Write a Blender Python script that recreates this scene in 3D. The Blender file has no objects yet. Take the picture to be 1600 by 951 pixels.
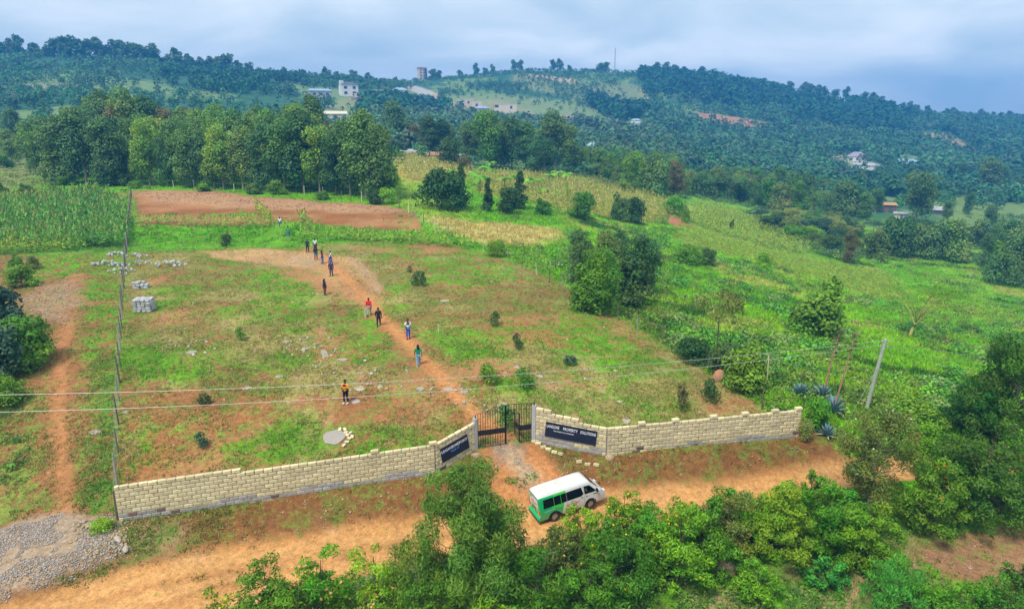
import bpy, math, random
import numpy as np
from mathutils import Vector, Matrix, Euler

# ------------------------------------------------------------------ camera, sky, sun, exposure
sc = bpy.context.scene
COL = sc.collection
F_PX, CAM_H = 1100.0, 22.5
PITCH = math.atan((475.5 - 185.0) / F_PX)
cam_d = bpy.data.cameras.new("camera")
cam_d.sensor_width = 36.0
cam_d.lens = F_PX / 1600.0 * 36.0
cam_d.clip_end = 6000.0
cam = bpy.data.objects.new("camera", cam_d)
cam.location = (0, 0, CAM_H)
cam.rotation_euler = (math.pi / 2 - PITCH, 0, 0)
COL.objects.link(cam)
sc.camera = cam

SUN_EL, SUN_AZ = math.radians(58), math.radians(215)   # azimuth clockwise from +Y
world = bpy.data.worlds.new("World")
sc.world = world
world.use_nodes = True
wn, wl = world.node_tree.nodes, world.node_tree.links
wn.clear()
w_out = wn.new("ShaderNodeOutputWorld")
w_bg = wn.new("ShaderNodeBackground")
w_bg.inputs["Strength"].default_value = 0.10
sky = wn.new("ShaderNodeTexSky")
sky.sky_type = 'NISHITA'
sky.sun_disc = False
sky.sun_elevation = SUN_EL
sky.sun_rotation = SUN_AZ
sky.altitude = 1700
sky.air_density = 1.0
sky.dust_density = 1.0
w_tc = wn.new("ShaderNodeTexCoord")
w_sep = wn.new("ShaderNodeSeparateXYZ")
w_den = wn.new("ShaderNodeMath"); w_den.operation = 'ADD'; w_den.inputs[1].default_value = 0.34
w_abs = wn.new("ShaderNodeMath"); w_abs.operation = 'ABSOLUTE'
w_dx = wn.new("ShaderNodeMath"); w_dx.operation = 'DIVIDE'
w_dy = wn.new("ShaderNodeMath"); w_dy.operation = 'DIVIDE'
w_cmb = wn.new("ShaderNodeCombineXYZ")
wl.new(w_tc.outputs["Generated"], w_sep.inputs[0])
wl.new(w_sep.outputs["Z"], w_abs.inputs[0]); wl.new(w_abs.outputs[0], w_den.inputs[0])
wl.new(w_sep.outputs["X"], w_dx.inputs[0]); wl.new(w_den.outputs[0], w_dx.inputs[1])
wl.new(w_sep.outputs["Y"], w_dy.inputs[0]); wl.new(w_den.outputs[0], w_dy.inputs[1])
wl.new(w_dx.outputs[0], w_cmb.inputs[0]); wl.new(w_dy.outputs[0], w_cmb.inputs[1])
w_n = wn.new("ShaderNodeTexNoise")
w_n.inputs["Scale"].default_value = 1.7
w_n.inputs["Detail"].default_value = 5.0
w_n.inputs["Roughness"].default_value = 0.5
w_n.inputs["Distortion"].default_value = 0.35
w_map = wn.new("ShaderNodeMapping")
w_map.inputs["Location"].default_value = (2.3, 0.4, 0)
w_map.inputs["Scale"].default_value = (1.0, 1.25, 1)
wl.new(w_cmb.outputs[0], w_map.inputs[0])
wl.new(w_map.outputs[0], w_n.inputs["Vector"])
w_r = wn.new("ShaderNodeValToRGB")                      # the clouds: thin blue-grey to pale lit layers
els = w_r.color_ramp.elements
els[0].position = 0.34; els[0].color = (4.0, 5.1, 6.0, 1)
els[1].position = 0.66; els[1].color = (7.6, 8.0, 8.2, 1)
e = els.new(0.50); e.color = (5.4, 6.3, 6.9, 1)
wl.new(w_n.outputs["Fac"], w_r.inputs["Fac"])
w_mix = wn.new("ShaderNodeMix"); w_mix.data_type = 'RGBA'
w_mix.inputs["Factor"].default_value = 0.86
wl.new(sky.outputs[0], w_mix.inputs["A"]); wl.new(w_r.outputs[0], w_mix.inputs["B"])
wl.new(w_mix.outputs["Result"], w_bg.inputs["Color"])
wl.new(w_bg.outputs[0], w_out.inputs["Surface"])

sun_d = bpy.data.lights.new("sun", 'SUN')
sun_d.energy = 2.5
sun_d.angle = math.radians(14)
sun_d.color = (1.0, 0.93, 0.80)
sun = bpy.data.objects.new("sun", sun_d)
sun.rotation_euler = Vector((-math.sin(SUN_AZ) * math.cos(SUN_EL), -math.cos(SUN_AZ) * math.cos(SUN_EL), -math.sin(SUN_EL))).to_track_quat('-Z', 'Y').to_euler()
COL.objects.link(sun)

sc.view_settings.view_transform = 'Standard'
sc.view_settings.look = 'None'
sc.view_settings.exposure = 0.66
sc.view_settings.gamma = 1.0
sc.view_settings.use_curve_mapping = False
sc.render.engine = 'CYCLES'
sc.cycles.max_bounces = 5
sc.cycles.diffuse_bounces = 2
sc.cycles.transmission_bounces = 3
sc.cycles.volume_bounces = 0
sc.cycles.use_denoising = True
sc.cycles.use_adaptive_sampling = True
sc.cycles.adaptive_threshold = 0.015

# ------------------------------------------------------------------ numpy noise and terrain
def hash2(ix, iy, seed):
    h = (ix.astype(np.int64) * 374761393 + iy.astype(np.int64) * 668265263 + seed * 974634777) & 0xFFFFFFFF
    h = ((h ^ (h >> 13)) * 1274126177) & 0xFFFFFFFF
    return ((h ^ (h >> 16)) & 0xFFFFFF) / float(0xFFFFFF)
def vnoise(x, y, seed=0):
    ix, iy = np.floor(x), np.floor(y)
    fx, fy = x - ix, y - iy
    fx = fx * fx * (3 - 2 * fx); fy = fy * fy * (3 - 2 * fy)
    a = hash2(ix, iy, seed); b = hash2(ix + 1, iy, seed); c = hash2(ix, iy + 1, seed); d = hash2(ix + 1, iy + 1, seed)
    return (a * (1 - fx) + b * fx) * (1 - fy) + (c * (1 - fx) + d * fx) * fy
def fbm(x, y, scale, seed=0, octv=4):
    s, a, t = 0.0, 1.0, 0.0
    x = np.asarray(x, float) / scale; y = np.asarray(y, float) / scale
    for o in range(octv):
        s = s + a * vnoise(x + 17.3 * o, y - 9.1 * o, seed + o); t += a; a *= 0.5; x = x * 2.03; y = y * 2.03
    return s / t
def smooth(a, b, v):
    t = np.clip((v - a) / (b - a), 0, 1); return t * t * (3 - 2 * t)

CT, ST = math.cos(PITCH), math.sin(PITCH)
def ray(px, py):
    dy = py - 475.5
    return (px - 800.0) / F_PX, CT - dy / F_PX * ST, -(ST + dy / F_PX * CT)
def row_slope(py):
    _, hy, hz = ray(800, py); return -hz / hy
def project(x, y, z):
    z = z - CAM_H
    d = y * CT - z * ST
    return 800 + F_PX * x / d, 475.5 - F_PX * (y * ST + z * CT) / d

NEAR_D = [0, 30, 36, 40, 46, 52, 60, 70, 80, 100, 120, 145, 180, 220]
FAR_D = [300, 400, 500, 600, 700, 800, 900, 1000, 1200, 1600]
PROF = [-1.6, -.4, .2, 1.4, 3.0, 3.8, 4.4, 4.7, 4.9, 5.2, 6.2, 7.3, 8.5, 9.0]
def col(**k): return k
COLS = {   # survey columns: (near heights, far sight lines)
 -300: (PROF, [210, 170, 142, 112, 80, 92, 100, 108, 120, 140]),
 0: (PROF, [215, 172, 145, 115, 88, 98, 106, 112, 124, 144]),
 100: (PROF, [215, 170, 145, 115, 86, 98, 106, 112, 124, 144]),
 200: (PROF, [218, 172, 148, 118, 90, 100, 108, 114, 126, 146]),
 300: (PROF, [220, 175, 155, 126, 101, 110, 116, 122, 132, 150]),
 400: (PROF, [222, 182, 167, 142, 113, 119, 124, 130, 138, 155]),
 500: (PROF, [226, 192, 178, 156, 130, 121, 128, 134, 142, 158]),
 620: (PROF, [240, 214, 196, 172, 152, 131, 136, 140, 148, 160]),
 660: (PROF, [242, 219, 200, 182, 160, 136, 124, 130, 142, 160]),
 710: ([-1.6, -.4, .2, 1.4, 3.0, 3.8, 4.4, 4.7, 4.9, 5.1, 5.8, 6.4, 7.2, 7.6], [245, 224, 206, 190, 168, 142, 119, 124, 140, 160]),
 800: ([-1.6, -.4, .2, 1.4, 3.0, 3.8, 4.3, 4.5, 4.6, 4.6, 4.7, 4.9, 5.2, 5.3], [250, 228, 212, 198, 176, 150, 125, 107, 124, 150]),
 900: ([-1.6, -.4, .2, 1.4, 2.9, 3.6, 4.1, 3.8, 3.6, 3.1, 2.8, 2.8, 2.8, 2.8], [259, 236, 220, 205, 182, 155, 128, 107, 122, 150]),
 1000: ([-1.6, -.4, .2, 1.4, 2.8, 3.4, 3.6, 2.7, 2.0, 1.0, .4, .1, 0, 0], [272, 249, 230, 212, 190, 160, 131, 107, 124, 150]),
 1100: ([-1.6, -.4, .2, 1.4, 2.7, 3.1, 2.9, 1.8, 1.0, -.5, -1.4, -2.2, -3.0, -3.8], [292, 268, 247, 227, 203, 174, 147, 124, 138, 160]),
 1200: ([-1.6, -.4, .1, 1.2, 2.5, 2.8, 2.2, .9, -.2, -2.0, -3.2, -4.6, -6.4, -8.0], [310, 286, 263, 240, 216, 189, 163, 142, 152, 170]),
 1300: ([-1.6, -.4, .1, 1.0, 2.3, 2.3, 1.3, -.3, -1.7, -3.7, -5.3, -7.2, -9.6, -11.6], [318, 294, 270, 245, 222, 198, 172, 153, 162, 176]),
 1400: ([-1.6, -.5, 0, .8, 2.0, 1.7, .4, -1.5, -3.1, -5.4, -7.5, -10, -13, -15], [326, 301, 276, 251, 230, 209, 190, 174, 180, 190]),
 1600: ([-1.6, -.6, -.2, .4, .9, .3, -1.4, -3.6, -5.4, -8.4, -10.6, -13, -15.7, -18], [341, 311, 286, 265, 245, 225, 206, 187, 192, 200]),
 1900: ([-1.6, -.8, -.6, -.2, 0, -.8, -2.8, -5.0, -7, -10, -12.5, -15, -18, -20], [348, 318, 292, 271, 252, 234, 216, 200, 204, 210]),
}
_us = np.array(sorted(COLS)); _u = (_us - 800) / 1108.0
_ds = np.array(NEAR_D + FAR_D, float)
_tab = np.array([list(COLS[p][0]) + [CAM_H - row_slope(r) * d for r, d in zip(COLS[p][1], FAR_D)] for p in _us])
UG = np.linspace(-1.05, 1.05, 281)
QG = np.linspace(math.log(20.0), math.log(1630.0), 520)
_t1 = np.array([np.interp(np.exp(QG) - 20.0, _ds, r) for r in _tab])
TT = np.array([np.interp(UG, _u, _t1[:, j]) for j in range(len(QG))]).T
def _blur(a, sig, axis):
    n = int(3 * sig) + 1
    k = np.exp(-0.5 * (np.arange(-n, n + 1) / sig) ** 2); k /= k.sum()
    pad = [(0, 0), (0, 0)]; pad[axis] = (n, n)
    b = np.pad(a, pad, mode='edge')
    return np.apply_along_axis(lambda v: np.convolve(v, k, 'valid'), axis, b)
TT = _blur(_blur(TT, 4.0, 1), 3.0, 0)
def base_height(x, y):
    x = np.asarray(x, float); y = np.asarray(y, float)
    d = np.clip(y, 0, 1600)
    u = np.clip(x / np.maximum(y, 26.0), -1.049, 1.049)
    a = (u - UG[0]) / (UG[1] - UG[0]); b = (np.log(d + 20) - QG[0]) / (QG[1] - QG[0])
    i = np.clip(a.astype(int), 0, len(UG) - 2); j = np.clip(b.astype(int), 0, len(QG) - 2)
    a = a - i; b = np.clip(b - j, 0, 1)
    return (TT[i, j] * (1 - a) + TT[i + 1, j] * a) * (1 - b) + (TT[i, j + 1] * (1 - a) + TT[i + 1, j + 1] * a) * b
def seg_dist(x, y, pts):
    """distance to a polyline and the arc position along it"""
    best = np.full(np.shape(x), 1e9)
    for (ax, ay), (bx, by) in zip(pts[:-1], pts[1:]):
        dx, dy = bx - ax, by - ay
        t = np.clip(((x - ax) * dx + (y - ay) * dy) / (dx * dx + dy * dy + 1e-9), 0, 1)
        best = np.minimum(best, np.hypot(x - ax - t * dx, y - ay - t * dy))
    return best
def poly_sd(x, y, pts):
    """signed distance to a polygon, positive inside"""
    p = list(pts) + [pts[0]]
    inside = np.zeros(np.shape(x), bool)
    for (ax, ay), (bx, by) in zip(p[:-1], p[1:]):
        c = ((ay > y) != (by > y)) & (x < (bx - ax) * (y - ay) / (by - ay + 1e-12) + ax)
        inside ^= c
    d = seg_dist(x, y, p)
    return np.where(inside, d, -d)
def hit(hf, px, py, t0=18.0, t1=1500.0):
    rx, ry, rz = ray(px, py)
    t = np.exp(np.linspace(math.log(t0), math.log(t1), 1500))
    g = CAM_H + rz * t - hf(rx * t, ry * t)
    k = np.argmax(g < 0) if (g < 0).any() else len(t) - 1
    k = max(k, 1)
    a, b = t[k - 1], t[k]
    ga, gb = g[k - 1], g[k]
    s = a + (b - a) * ga / (ga - gb) if ga != gb else b
    return rx * s, ry * s
def W(pts): return [hit(base_height, *p) for p in pts]

ROAD_UP = W([(-420, 1020), (-150, 968), (0, 932), (100, 905), (200, 874), (300, 852), (400, 834), (500, 817), (640, 795), (760, 775), (840, 764), (945, 754), (1100, 740), (1290, 718), (1380, 706), (1500, 698), (1640, 692)])
ROAD_LO = W([(-420, 1230), (-150, 1120), (0, 1060), (200, 985), (400, 925), (600, 880), (800, 846), (900, 828), (1000, 804), (1150, 780), (1300, 756), (1400, 742), (1500, 734), (1640, 728)])
ROAD = ROAD_UP + ROAD_LO[::-1]
DRIVE = W([(745, 704), (838, 694), (862, 722), (905, 764), (770, 790), (752, 742)])
WALL_LINE = W([(186, 812), (690, 735), (742, 702), (835, 688), (945, 712), (1247, 682)])
PLOT = W([(186, 812), (690, 735), (742, 702), (835, 688), (945, 712), (1247, 682), (1190, 640), (1110, 585), (1000, 515), (870, 440), (800, 410), (735, 388), (640, 376), (540, 378), (420, 386), (240, 392), (203, 395)])
PATH = W([(800, 695), (745, 650), (712, 615), (683, 582), (655, 552), (625, 522), (600, 500), (575, 470), (545, 440), (520, 415), (500, 398)])
def height(x, y):
    x = np.asarray(x, float); y = np.asarray(y, float)
    z = base_height(x, y)
    near = 1 - smooth(110, 190, y)
    r = poly_sd(x, y, ROAD)
    dr = poly_sd(x, y, DRIVE)
    cut = smooth(-1.3, 0.5, r) * 0.55
    z = z - cut
    z = z + near * ((fbm(x, y, 7.0, 3, 4) - .5) * .35 * (1 - smooth(-1, 1, r)) + (fbm(x, y, 1.3, 8, 2) - .5) * .09)
    w = seg_dist(x, y, WALL_LINE)
    z = z + near * 0.10 * np.exp(-(w / 1.2) ** 2)
    gr = poly_sd(x, y, HEAP) if HEAP else -9
    z = z + smooth(-.3, 1.3, gr) * 0.28
    # ruts on the road
    for off in (1.2, 2.7):
        z = z - 0.09 * np.exp(-((r - off) / 0.30) ** 2) * (r > 0) * (.4 + 1.2 * fbm(x, y, 5, 77, 2))
    far = smooth(230, 330, y)
    z = z + far * (fbm(x, y, 90, 21, 4) - .5) * 7.0 * smooth(250, 700, y)
    return z
HEAP = None
HEAP = W([(-60, 905), (-30, 850), (20, 818), (95, 800), (170, 812), (203, 858), (120, 888), (40, 912), (-40, 935)])
def G(px, py):
    x, y = hit(height, px, py)
    return Vector((x, y, float(height(x, y))))
def GX(x, y): return Vector((x, y, float(height(np.array([x]), np.array([y]))[0])))
# ------------------------------------------------------------------ helpers
def link(o, parent=None):
    COL.objects.link(o)
    if parent is not None: o.parent = parent
    return o
def tag(o, label=None, cat=None, group=None, kind=None):
    if label: o["label"] = label
    if cat: o["category"] = cat
    if group: o["group"] = group
    if kind: o["kind"] = kind
    return o
def empty(name, loc=(0, 0, 0), rz=0.0, label=None, cat=None, group=None):
    o = bpy.data.objects.new(name, None)
    o.empty_display_size = 0.3
    o.location = loc; o.rotation_euler = (0, 0, rz)
    link(o)
    return tag(o, label, cat, group)
def np_mesh(name, V, F, C=None, mat=None, smooth_=False, mat_idx=None):
    """V (n,3); F (m,k) one face size; C (n,3) vertex tint"""
    V = np.ascontiguousarray(V, np.float32).reshape(-1, 3); F = np.ascontiguousarray(F, np.int32)
    me = bpy.data.meshes.new(name)
    m, k = F.shape
    me.vertices.add(len(V)); me.vertices.foreach_set("co", V.ravel())
    me.loops.add(m * k); me.loops.foreach_set("vertex_index", F.ravel())
    me.polygons.add(m); me.polygons.foreach_set("loop_start", np.arange(0, m * k, k, dtype=np.int32))
    if mat_idx is not None: me.polygons.foreach_set("material_index", np.asarray(mat_idx, np.int32))
    if smooth_: me.polygons.foreach_set("use_smooth", np.ones(m, bool))
    me.update(calc_edges=True)
    if C is not None:
        a = me.color_attributes.new("Col", 'FLOAT_COLOR', 'POINT')
        cc = np.ones((len(V), 4), np.float32); cc[:, :C.shape[1]] = C
        a.data.foreach_set("color", cc.ravel())
    if mat is not None:
        for q in (mat if isinstance(mat, (list, tuple)) else [mat]): me.materials.append(q)
    return me
def obj(name, me, parent=None, loc=None):
    o = bpy.data.objects.new(name, me)
    if loc is not None: o.location = loc
    return link(o, parent)
class MB:
    """collects boxes, tubes and prisms into one mesh"""
    def __init__(s): s.v, s.f, s.mi = [], [], []
    def add(s, vs, fs, mi=0):
        b = len(s.v); s.v += [tuple(q) for q in vs]; s.f += [tuple(b + i for i in q) for q in fs]; s.mi += [mi] * len(fs); return s
    def box(s, c, d, rz=0.0, mi=0, taper=1.0):
        x, y, z = d[0] / 2, d[1] / 2, d[2] / 2
        ca, sa = math.cos(rz), math.sin(rz)
        vs = []
        for sz in (-1, 1):
            t = taper if sz > 0 else 1.0
            for sx, sy in ((-1, -1), (1, -1), (1, 1), (-1, 1)):
                px, py = sx * x * t, sy * y * t
                vs.append((c[0] + px * ca - py * sa, c[1] + px * sa + py * ca, c[2] + sz * z))
        return s.add(vs, [(3, 2, 1, 0), (4, 5, 6, 7), (0, 1, 5, 4), (1, 2, 6, 5), (2, 3, 7, 6), (3, 0, 4, 7)], mi)
    def tube(s, pts, rad, n=6, mi=0, cap=True):
        pts = [Vector(p) for p in pts]
        rad = rad if isinstance(rad, (list, tuple)) else [rad] * len(pts)
        vs, fs = [], []
        for i, p in enumerate(pts):
            t = (pts[min(i + 1, len(pts) - 1)] - pts[max(i - 1, 0)]).normalized()
            a = t.cross(Vector((0, 0, 1)) if abs(t.z) < .95 else Vector((1, 0, 0))).normalized(); b = t.cross(a)
            for k in range(n):
                w = 2 * math.pi * k / n
                vs.append(p + (a * math.cos(w) + b * math.sin(w)) * rad[i])
        for i in range(len(pts) - 1):
            for k in range(n):
                fs.append((i * n + k, i * n + (k + 1) % n, (i + 1) * n + (k + 1) % n, (i + 1) * n + k))
        if cap:
            fs.append(tuple(range(n))); fs.append(tuple(reversed(range((len(pts) - 1) * n, len(pts) * n))))
        return s.add(vs, fs, mi)
    def mesh(s, name, mats, smooth_=False):
        me = bpy.data.meshes.new(name)
        me.from_pydata(s.v, [], s.f)
        for q in (mats if isinstance(mats, (list, tuple)) else [mats]): me.materials.append(q)
        if any(s.mi): me.polygons.foreach_set("material_index", s.mi)
        if smooth_: me.polygons.foreach_set("use_smooth", [True] * len(s.f))
        me.update()
        return me
    def build(s, name, mats, parent=None, loc=None, smooth_=False):
        return obj(name, s.mesh(name, mats, smooth_), parent, loc)

# ------------------------------------------------------------------ materials
MATS = {}
def new_mat(name):
    m = bpy.data.materials.new(name); m.use_nodes = True
    nt = m.node_tree; nt.nodes.clear()
    out = nt.nodes.new("ShaderNodeOutputMaterial")
    MATS[name] = m
    return m, nt, out
def nd(nt, typ, **kw):
    n = nt.nodes.new(typ)
    for k, v in kw.items(): setattr(n, k, v)
    return n
def setin(n, **kw):
    for k, v in kw.items(): n.inputs[k.replace('_', ' ')].default_value = v
    return n
def plain(name, c, rough=.7, var=.15, scale=3.0, metal=0.0, spec=.35, bump=0.0, objvar=0.0, dirt=None):
    """principled colour broken up by two scales of noise, with an optional per-object shift"""
    m, nt, out = new_mat(name)
    p = nd(nt, "ShaderNodeBsdfPrincipled"); setin(p, Roughness=rough, Metallic=metal)
    p.inputs["Specular IOR Level"].default_value = spec
    tc = nd(nt, "ShaderNodeTexCoord")
    n1 = setin(nd(nt, "ShaderNodeTexNoise"), Scale=scale, Detail=6.0, Roughness=.65)
    nt.links.new(tc.outputs["Object"], n1.inputs["Vector"])
    mr = setin(nd(nt, "ShaderNodeMapRange"), From_Min=.25, From_Max=.75, To_Min=1 - var, To_Max=1 + var)
    nt.links.new(n1.outputs["Fac"], mr.inputs["Value"])
    fac = mr.outputs[0]
    if objvar:
        oi = nd(nt, "ShaderNodeObjectInfo")
        m2 = setin(nd(nt, "ShaderNodeMapRange"), To_Min=1 - objvar, To_Max=1 + objvar)
        nt.links.new(oi.outputs["Random"], m2.inputs["Value"])
        mm = nd(nt, "ShaderNodeMath", operation='MULTIPLY')
        nt.links.new(fac, mm.inputs[0]); nt.links.new(m2.outputs[0], mm.inputs[1]); fac = mm.outputs[0]
    vm = nd(nt, "ShaderNodeVectorMath", operation='SCALE'); vm.inputs[0].default_value = c
    nt.links.new(fac, vm.inputs["Scale"])
    colr = vm.outputs[0]
    if dirt:
        n2 = setin(nd(nt, "ShaderNodeTexNoise"), Scale=scale * .4, Detail=4.0)
        nt.links.new(tc.outputs["Object"], n2.inputs["Vector"])
        r2 = setin(nd(nt, "ShaderNodeMapRange"), From_Min=.48, From_Max=.72, To_Max=.8)
        nt.links.new(n2.outputs["Fac"], r2.inputs["Value"])
        mx = nd(nt, "ShaderNodeMix", data_type='RGBA'); mx.inputs["B"].default_value = (*dirt, 1)
        nt.links.new(r2.outputs[0], mx.inputs["Factor"]); nt.links.new(colr, mx.inputs["A"]); colr = mx.outputs["Result"]
    nt.links.new(colr, p.inputs["Base Color"])
    if bump:
        b = setin(nd(nt, "ShaderNodeBump"), Strength=bump, Distance=.03)
        nt.links.new(n1.outputs["Fac"], b.inputs["Height"]); nt.links.new(b.outputs[0], p.inputs["Normal"])
    nt.links.new(p.outputs[0], out.inputs["Surface"])
    return m
def leafy(name, c, transl=.25, objvar=.18, rough=.55, spec=.25, dry=None):
    """foliage: tint x per-leaf vertex colour x per-plant shift, light passing through the leaf"""
    m, nt, out = new_mat(name)
    at = nd(nt, "ShaderNodeAttribute", attribute_name="Col")
    oi = nd(nt, "ShaderNodeObjectInfo")
    mx = nd(nt, "ShaderNodeMix", data_type='RGBA', blend_type='MULTIPLY'); mx.inputs["Factor"].default_value = 1
    mx.inputs["A"].default_value = (*[min(1.0, q * 1.2) for q in c], 1)
    nt.links.new(at.outputs["Color"], mx.inputs["B"])
    hs = nd(nt, "ShaderNodeHueSaturation")
    a = setin(nd(nt, "ShaderNodeMapRange"), To_Min=.5 - .022, To_Max=.5 + .022)
    b = setin(nd(nt, "ShaderNodeMapRange"), To_Min=1 + objvar, To_Max=1 - objvar)
    nt.links.new(oi.outputs["Random"], a.inputs["Value"]); nt.links.new(oi.outputs["Random"], b.inputs["Value"])
    nt.links.new(a.outputs[0], hs.inputs["Hue"]); nt.links.new(b.outputs[0], hs.inputs["Value"])
    nt.links.new(mx.outputs["Result"], hs.inputs["Color"])
    p = setin(nd(nt, "ShaderNodeBsdfPrincipled"), Roughness=rough)
    p.inputs["Specular IOR Level"].default_value = spec
    t = nd(nt, "ShaderNodeBsdfTranslucent")
    ms = nd(nt, "ShaderNodeMixShader"); ms.inputs[0].default_value = transl
    nt.links.new(hs.outputs[0], p.inputs["Base Color"]); nt.links.new(hs.outputs[0], t.inputs["Color"])
    nt.links.new(p.outputs[0], ms.inputs[1]); nt.links.new(t.outputs[0], ms.inputs[2])
    nt.links.new(ms.outputs[0], out.inputs["Surface"])
    return m

# ground: soil and plant colours surveyed per zone, broken up by noise
m, nt, out = new_mat("ground_earth")
sa = nd(nt, "ShaderNodeAttribute", attribute_name="soil")
va = nd(nt, "ShaderNodeAttribute", attribute_name="veg")
geo = nd(nt, "ShaderNodeNewGeometry")
nA = setin(nd(nt, "ShaderNodeTexNoise"), Scale=.75, Detail=7.0, Roughness=.68)
nB = setin(nd(nt, "ShaderNodeTexNoise"), Scale=3.1, Detail=6.0, Roughness=.7)
nC = setin(nd(nt, "ShaderNodeTexNoise"), Scale=.21, Detail=4.0, Roughness=.6)
nD = setin(nd(nt, "ShaderNodeTexNoise"), Scale=14.0, Detail=3.0, Roughness=.6)
for n in (nA, nB, nC, nD): nt.links.new(geo.outputs["Position"], n.inputs["Vector"])
def math_(op, a, b):
    q = nd(nt, "ShaderNodeMath", operation=op)
    for i, v in enumerate((a, b)):
        if isinstance(v, (int, float)): q.inputs[i].default_value = v
        else: nt.links.new(v, q.inputs[i])
    return q.outputs[0]
def mrange(v, a, b, c, d):
    q = setin(nd(nt, "ShaderNodeMapRange"), From_Min=a, From_Max=b, To_Min=c, To_Max=d); nt.links.new(v, q.inputs["Value"]); return q.outputs[0]
nz = math_('ADD', math_('MULTIPLY', nA.outputs["Fac"], .62), math_('MULTIPLY', nB.outputs["Fac"], .38))
cover = mrange(math_('ADD', math_('MULTIPLY', math_('SUBTRACT', nz, .5), 3.6), va.outputs["Alpha"]), .34, .66, 0, 1)
sv = math_('MULTIPLY', mrange(nB.outputs["Fac"], .28, .72, .60, 1.36), mrange(nC.outputs["Fac"], .3, .7, .86, 1.14))
sv = math_('MULTIPLY', sv, mrange(nD.outputs["Fac"], .3, .7, .74, 1.26))
gv = math_('MULTIPLY', mrange(nB.outputs["Fac"], .28, .72, .48, 1.42), mrange(nC.outputs["Fac"], .3, .7, .8, 1.2))
gv = math_('MULTIPLY', gv, mrange(nD.outputs["Fac"], .3, .7, .62, 1.38))
s1 = nd(nt, "ShaderNodeVectorMath", operation='SCALE'); nt.links.new(sa.outputs["Color"], s1.inputs[0]); nt.links.new(sv, s1.inputs["Scale"])
# pale stony flecks where the survey says stones lie at the surface (soil alpha)
vor = setin(nd(nt, "ShaderNodeTexVoronoi"), Scale=2.2); nt.links.new(geo.outputs["Position"], vor.inputs["Vector"])
stone = math_('MULTIPLY', mrange(vor.outputs["Distance"], .12, .3, 1, 0), math_('LESS_THAN', nA.outputs["Fac"], math_('MULTIPLY', sa.outputs["Alpha"], 1.0)))
s2 = nd(nt, "ShaderNodeMix", data_type='RGBA'); s2.inputs["B"].default_value = (.42, .36, .28, 1)
nt.links.new(stone, s2.inputs["Factor"]); nt.links.new(s1.outputs[0], s2.inputs["A"])
g1 = nd(nt, "ShaderNodeVectorMath", operation='SCALE'); nt.links.new(va.outputs["Color"], g1.inputs[0]); nt.links.new(gv, g1.inputs["Scale"])
mx = nd(nt, "ShaderNodeMix", data_type='RGBA'); nt.links.new(cover, mx.inputs["Factor"])
nt.links.new(s2.outputs["Result"], mx.inputs["A"]); nt.links.new(g1.outputs[0], mx.inputs["B"])
p = setin(nd(nt, "ShaderNodeBsdfPrincipled"), Roughness=.9); p.inputs["Specular IOR Level"].default_value = .15
nt.links.new(mx.outputs["Result"], p.inputs["Base Color"])
bp = setin(nd(nt, "ShaderNodeBump"), Strength=1.0, Distance=.16)
nt.links.new(nz, bp.inputs["Height"]); nt.links.new(bp.outputs[0], p.inputs["Normal"])
nt.links.new(p.outputs[0], out.inputs["Surface"])

# ------------------------------------------------------------------ ground sheet
def axis(parts):
    r = []
    for a, b, s in parts: r += list(np.arange(a, b, s))
    r.append(parts[-1][1]); return np.array(r)
ax_x = axis([(-2400, -1200, 80), (-1200, -320, 14), (-320, -90, 4), (-90, -45, 1.2), (-45, 45, .5), (45, 90, 1.2), (90, 320, 4), (320, 1200, 14), (1200, 2400, 80)])
ax_y = axis([(-600, -40, 40), (-40, 20, 4), (20, 62, .5), (62, 100, .9), (100, 160, 1.6), (160, 320, 4), (320, 1240, 9), (1240, 2000, 60)])
gx, gy = np.meshgrid(ax_x, ax_y)
X, Y = gx.ravel(), gy.ravel()
Z = height(X, Y)
n = len(X)
soil = np.zeros((n, 4)); veg = np.zeros((n, 4))
PXV, PYV = project(X, np.maximum(Y, 5), Z)

def blend(arr, c, k):
    arr[:, :3] = arr[:, :3] * (1 - k[:, None]) + np.array(c)[None] * k[:, None]
def zone(k, s=None, v=None, vf=None, st=None):
    if s is not None: blend(soil, s, k)
    if v is not None: blend(veg, v, k)
    if vf is not None: veg[:, 3] = veg[:, 3] * (1 - k) + vf * k
    if st is not None: soil[:, 3] = soil[:, 3] * (1 - k) + st * k
def poly(px, feather, jit=0.0, js=4.0, world_pts=None):
    pts = world_pts or W(px)
    d = poly_sd(X, Y, pts)
    if jit: d = d + (fbm(X, Y, js, 31, 3) - .5) * 2 * jit
    return smooth(-feather, feather, d)
def line(px, w, feather, jit=0.0, js=4.0):
    d = w - seg_dist(X, Y, W(px))
    if jit: d = d + (fbm(X, Y, js, 37, 3) - .5) * 2 * jit
    return smooth(-feather, feather, d)
one = np.ones(n)
SOIL = (.27, .132, .048); ORANGE = (.50, .235, .085); RED = (.29, .118, .042); PALE = (.52, .34, .19); ROADC = (.52, .26, .088)
BRIGHT = (.105, .30, .010); OLIVE = (.175, .215, .038); DEEP = (.04, .135, .010); STRAW = (.44, .38, .12); LIME = (.22, .36, .028)
FARV = (.035, .13, .055); FARG = (.15, .26, .08)  # far plant colours, with some of the distance haze's blue painted in
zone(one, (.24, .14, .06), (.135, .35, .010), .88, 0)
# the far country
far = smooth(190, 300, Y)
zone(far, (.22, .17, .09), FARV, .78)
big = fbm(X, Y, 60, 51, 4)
zone(far * smooth(.50, .60, big), (.34, .27, .15), FARG, .74)
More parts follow.
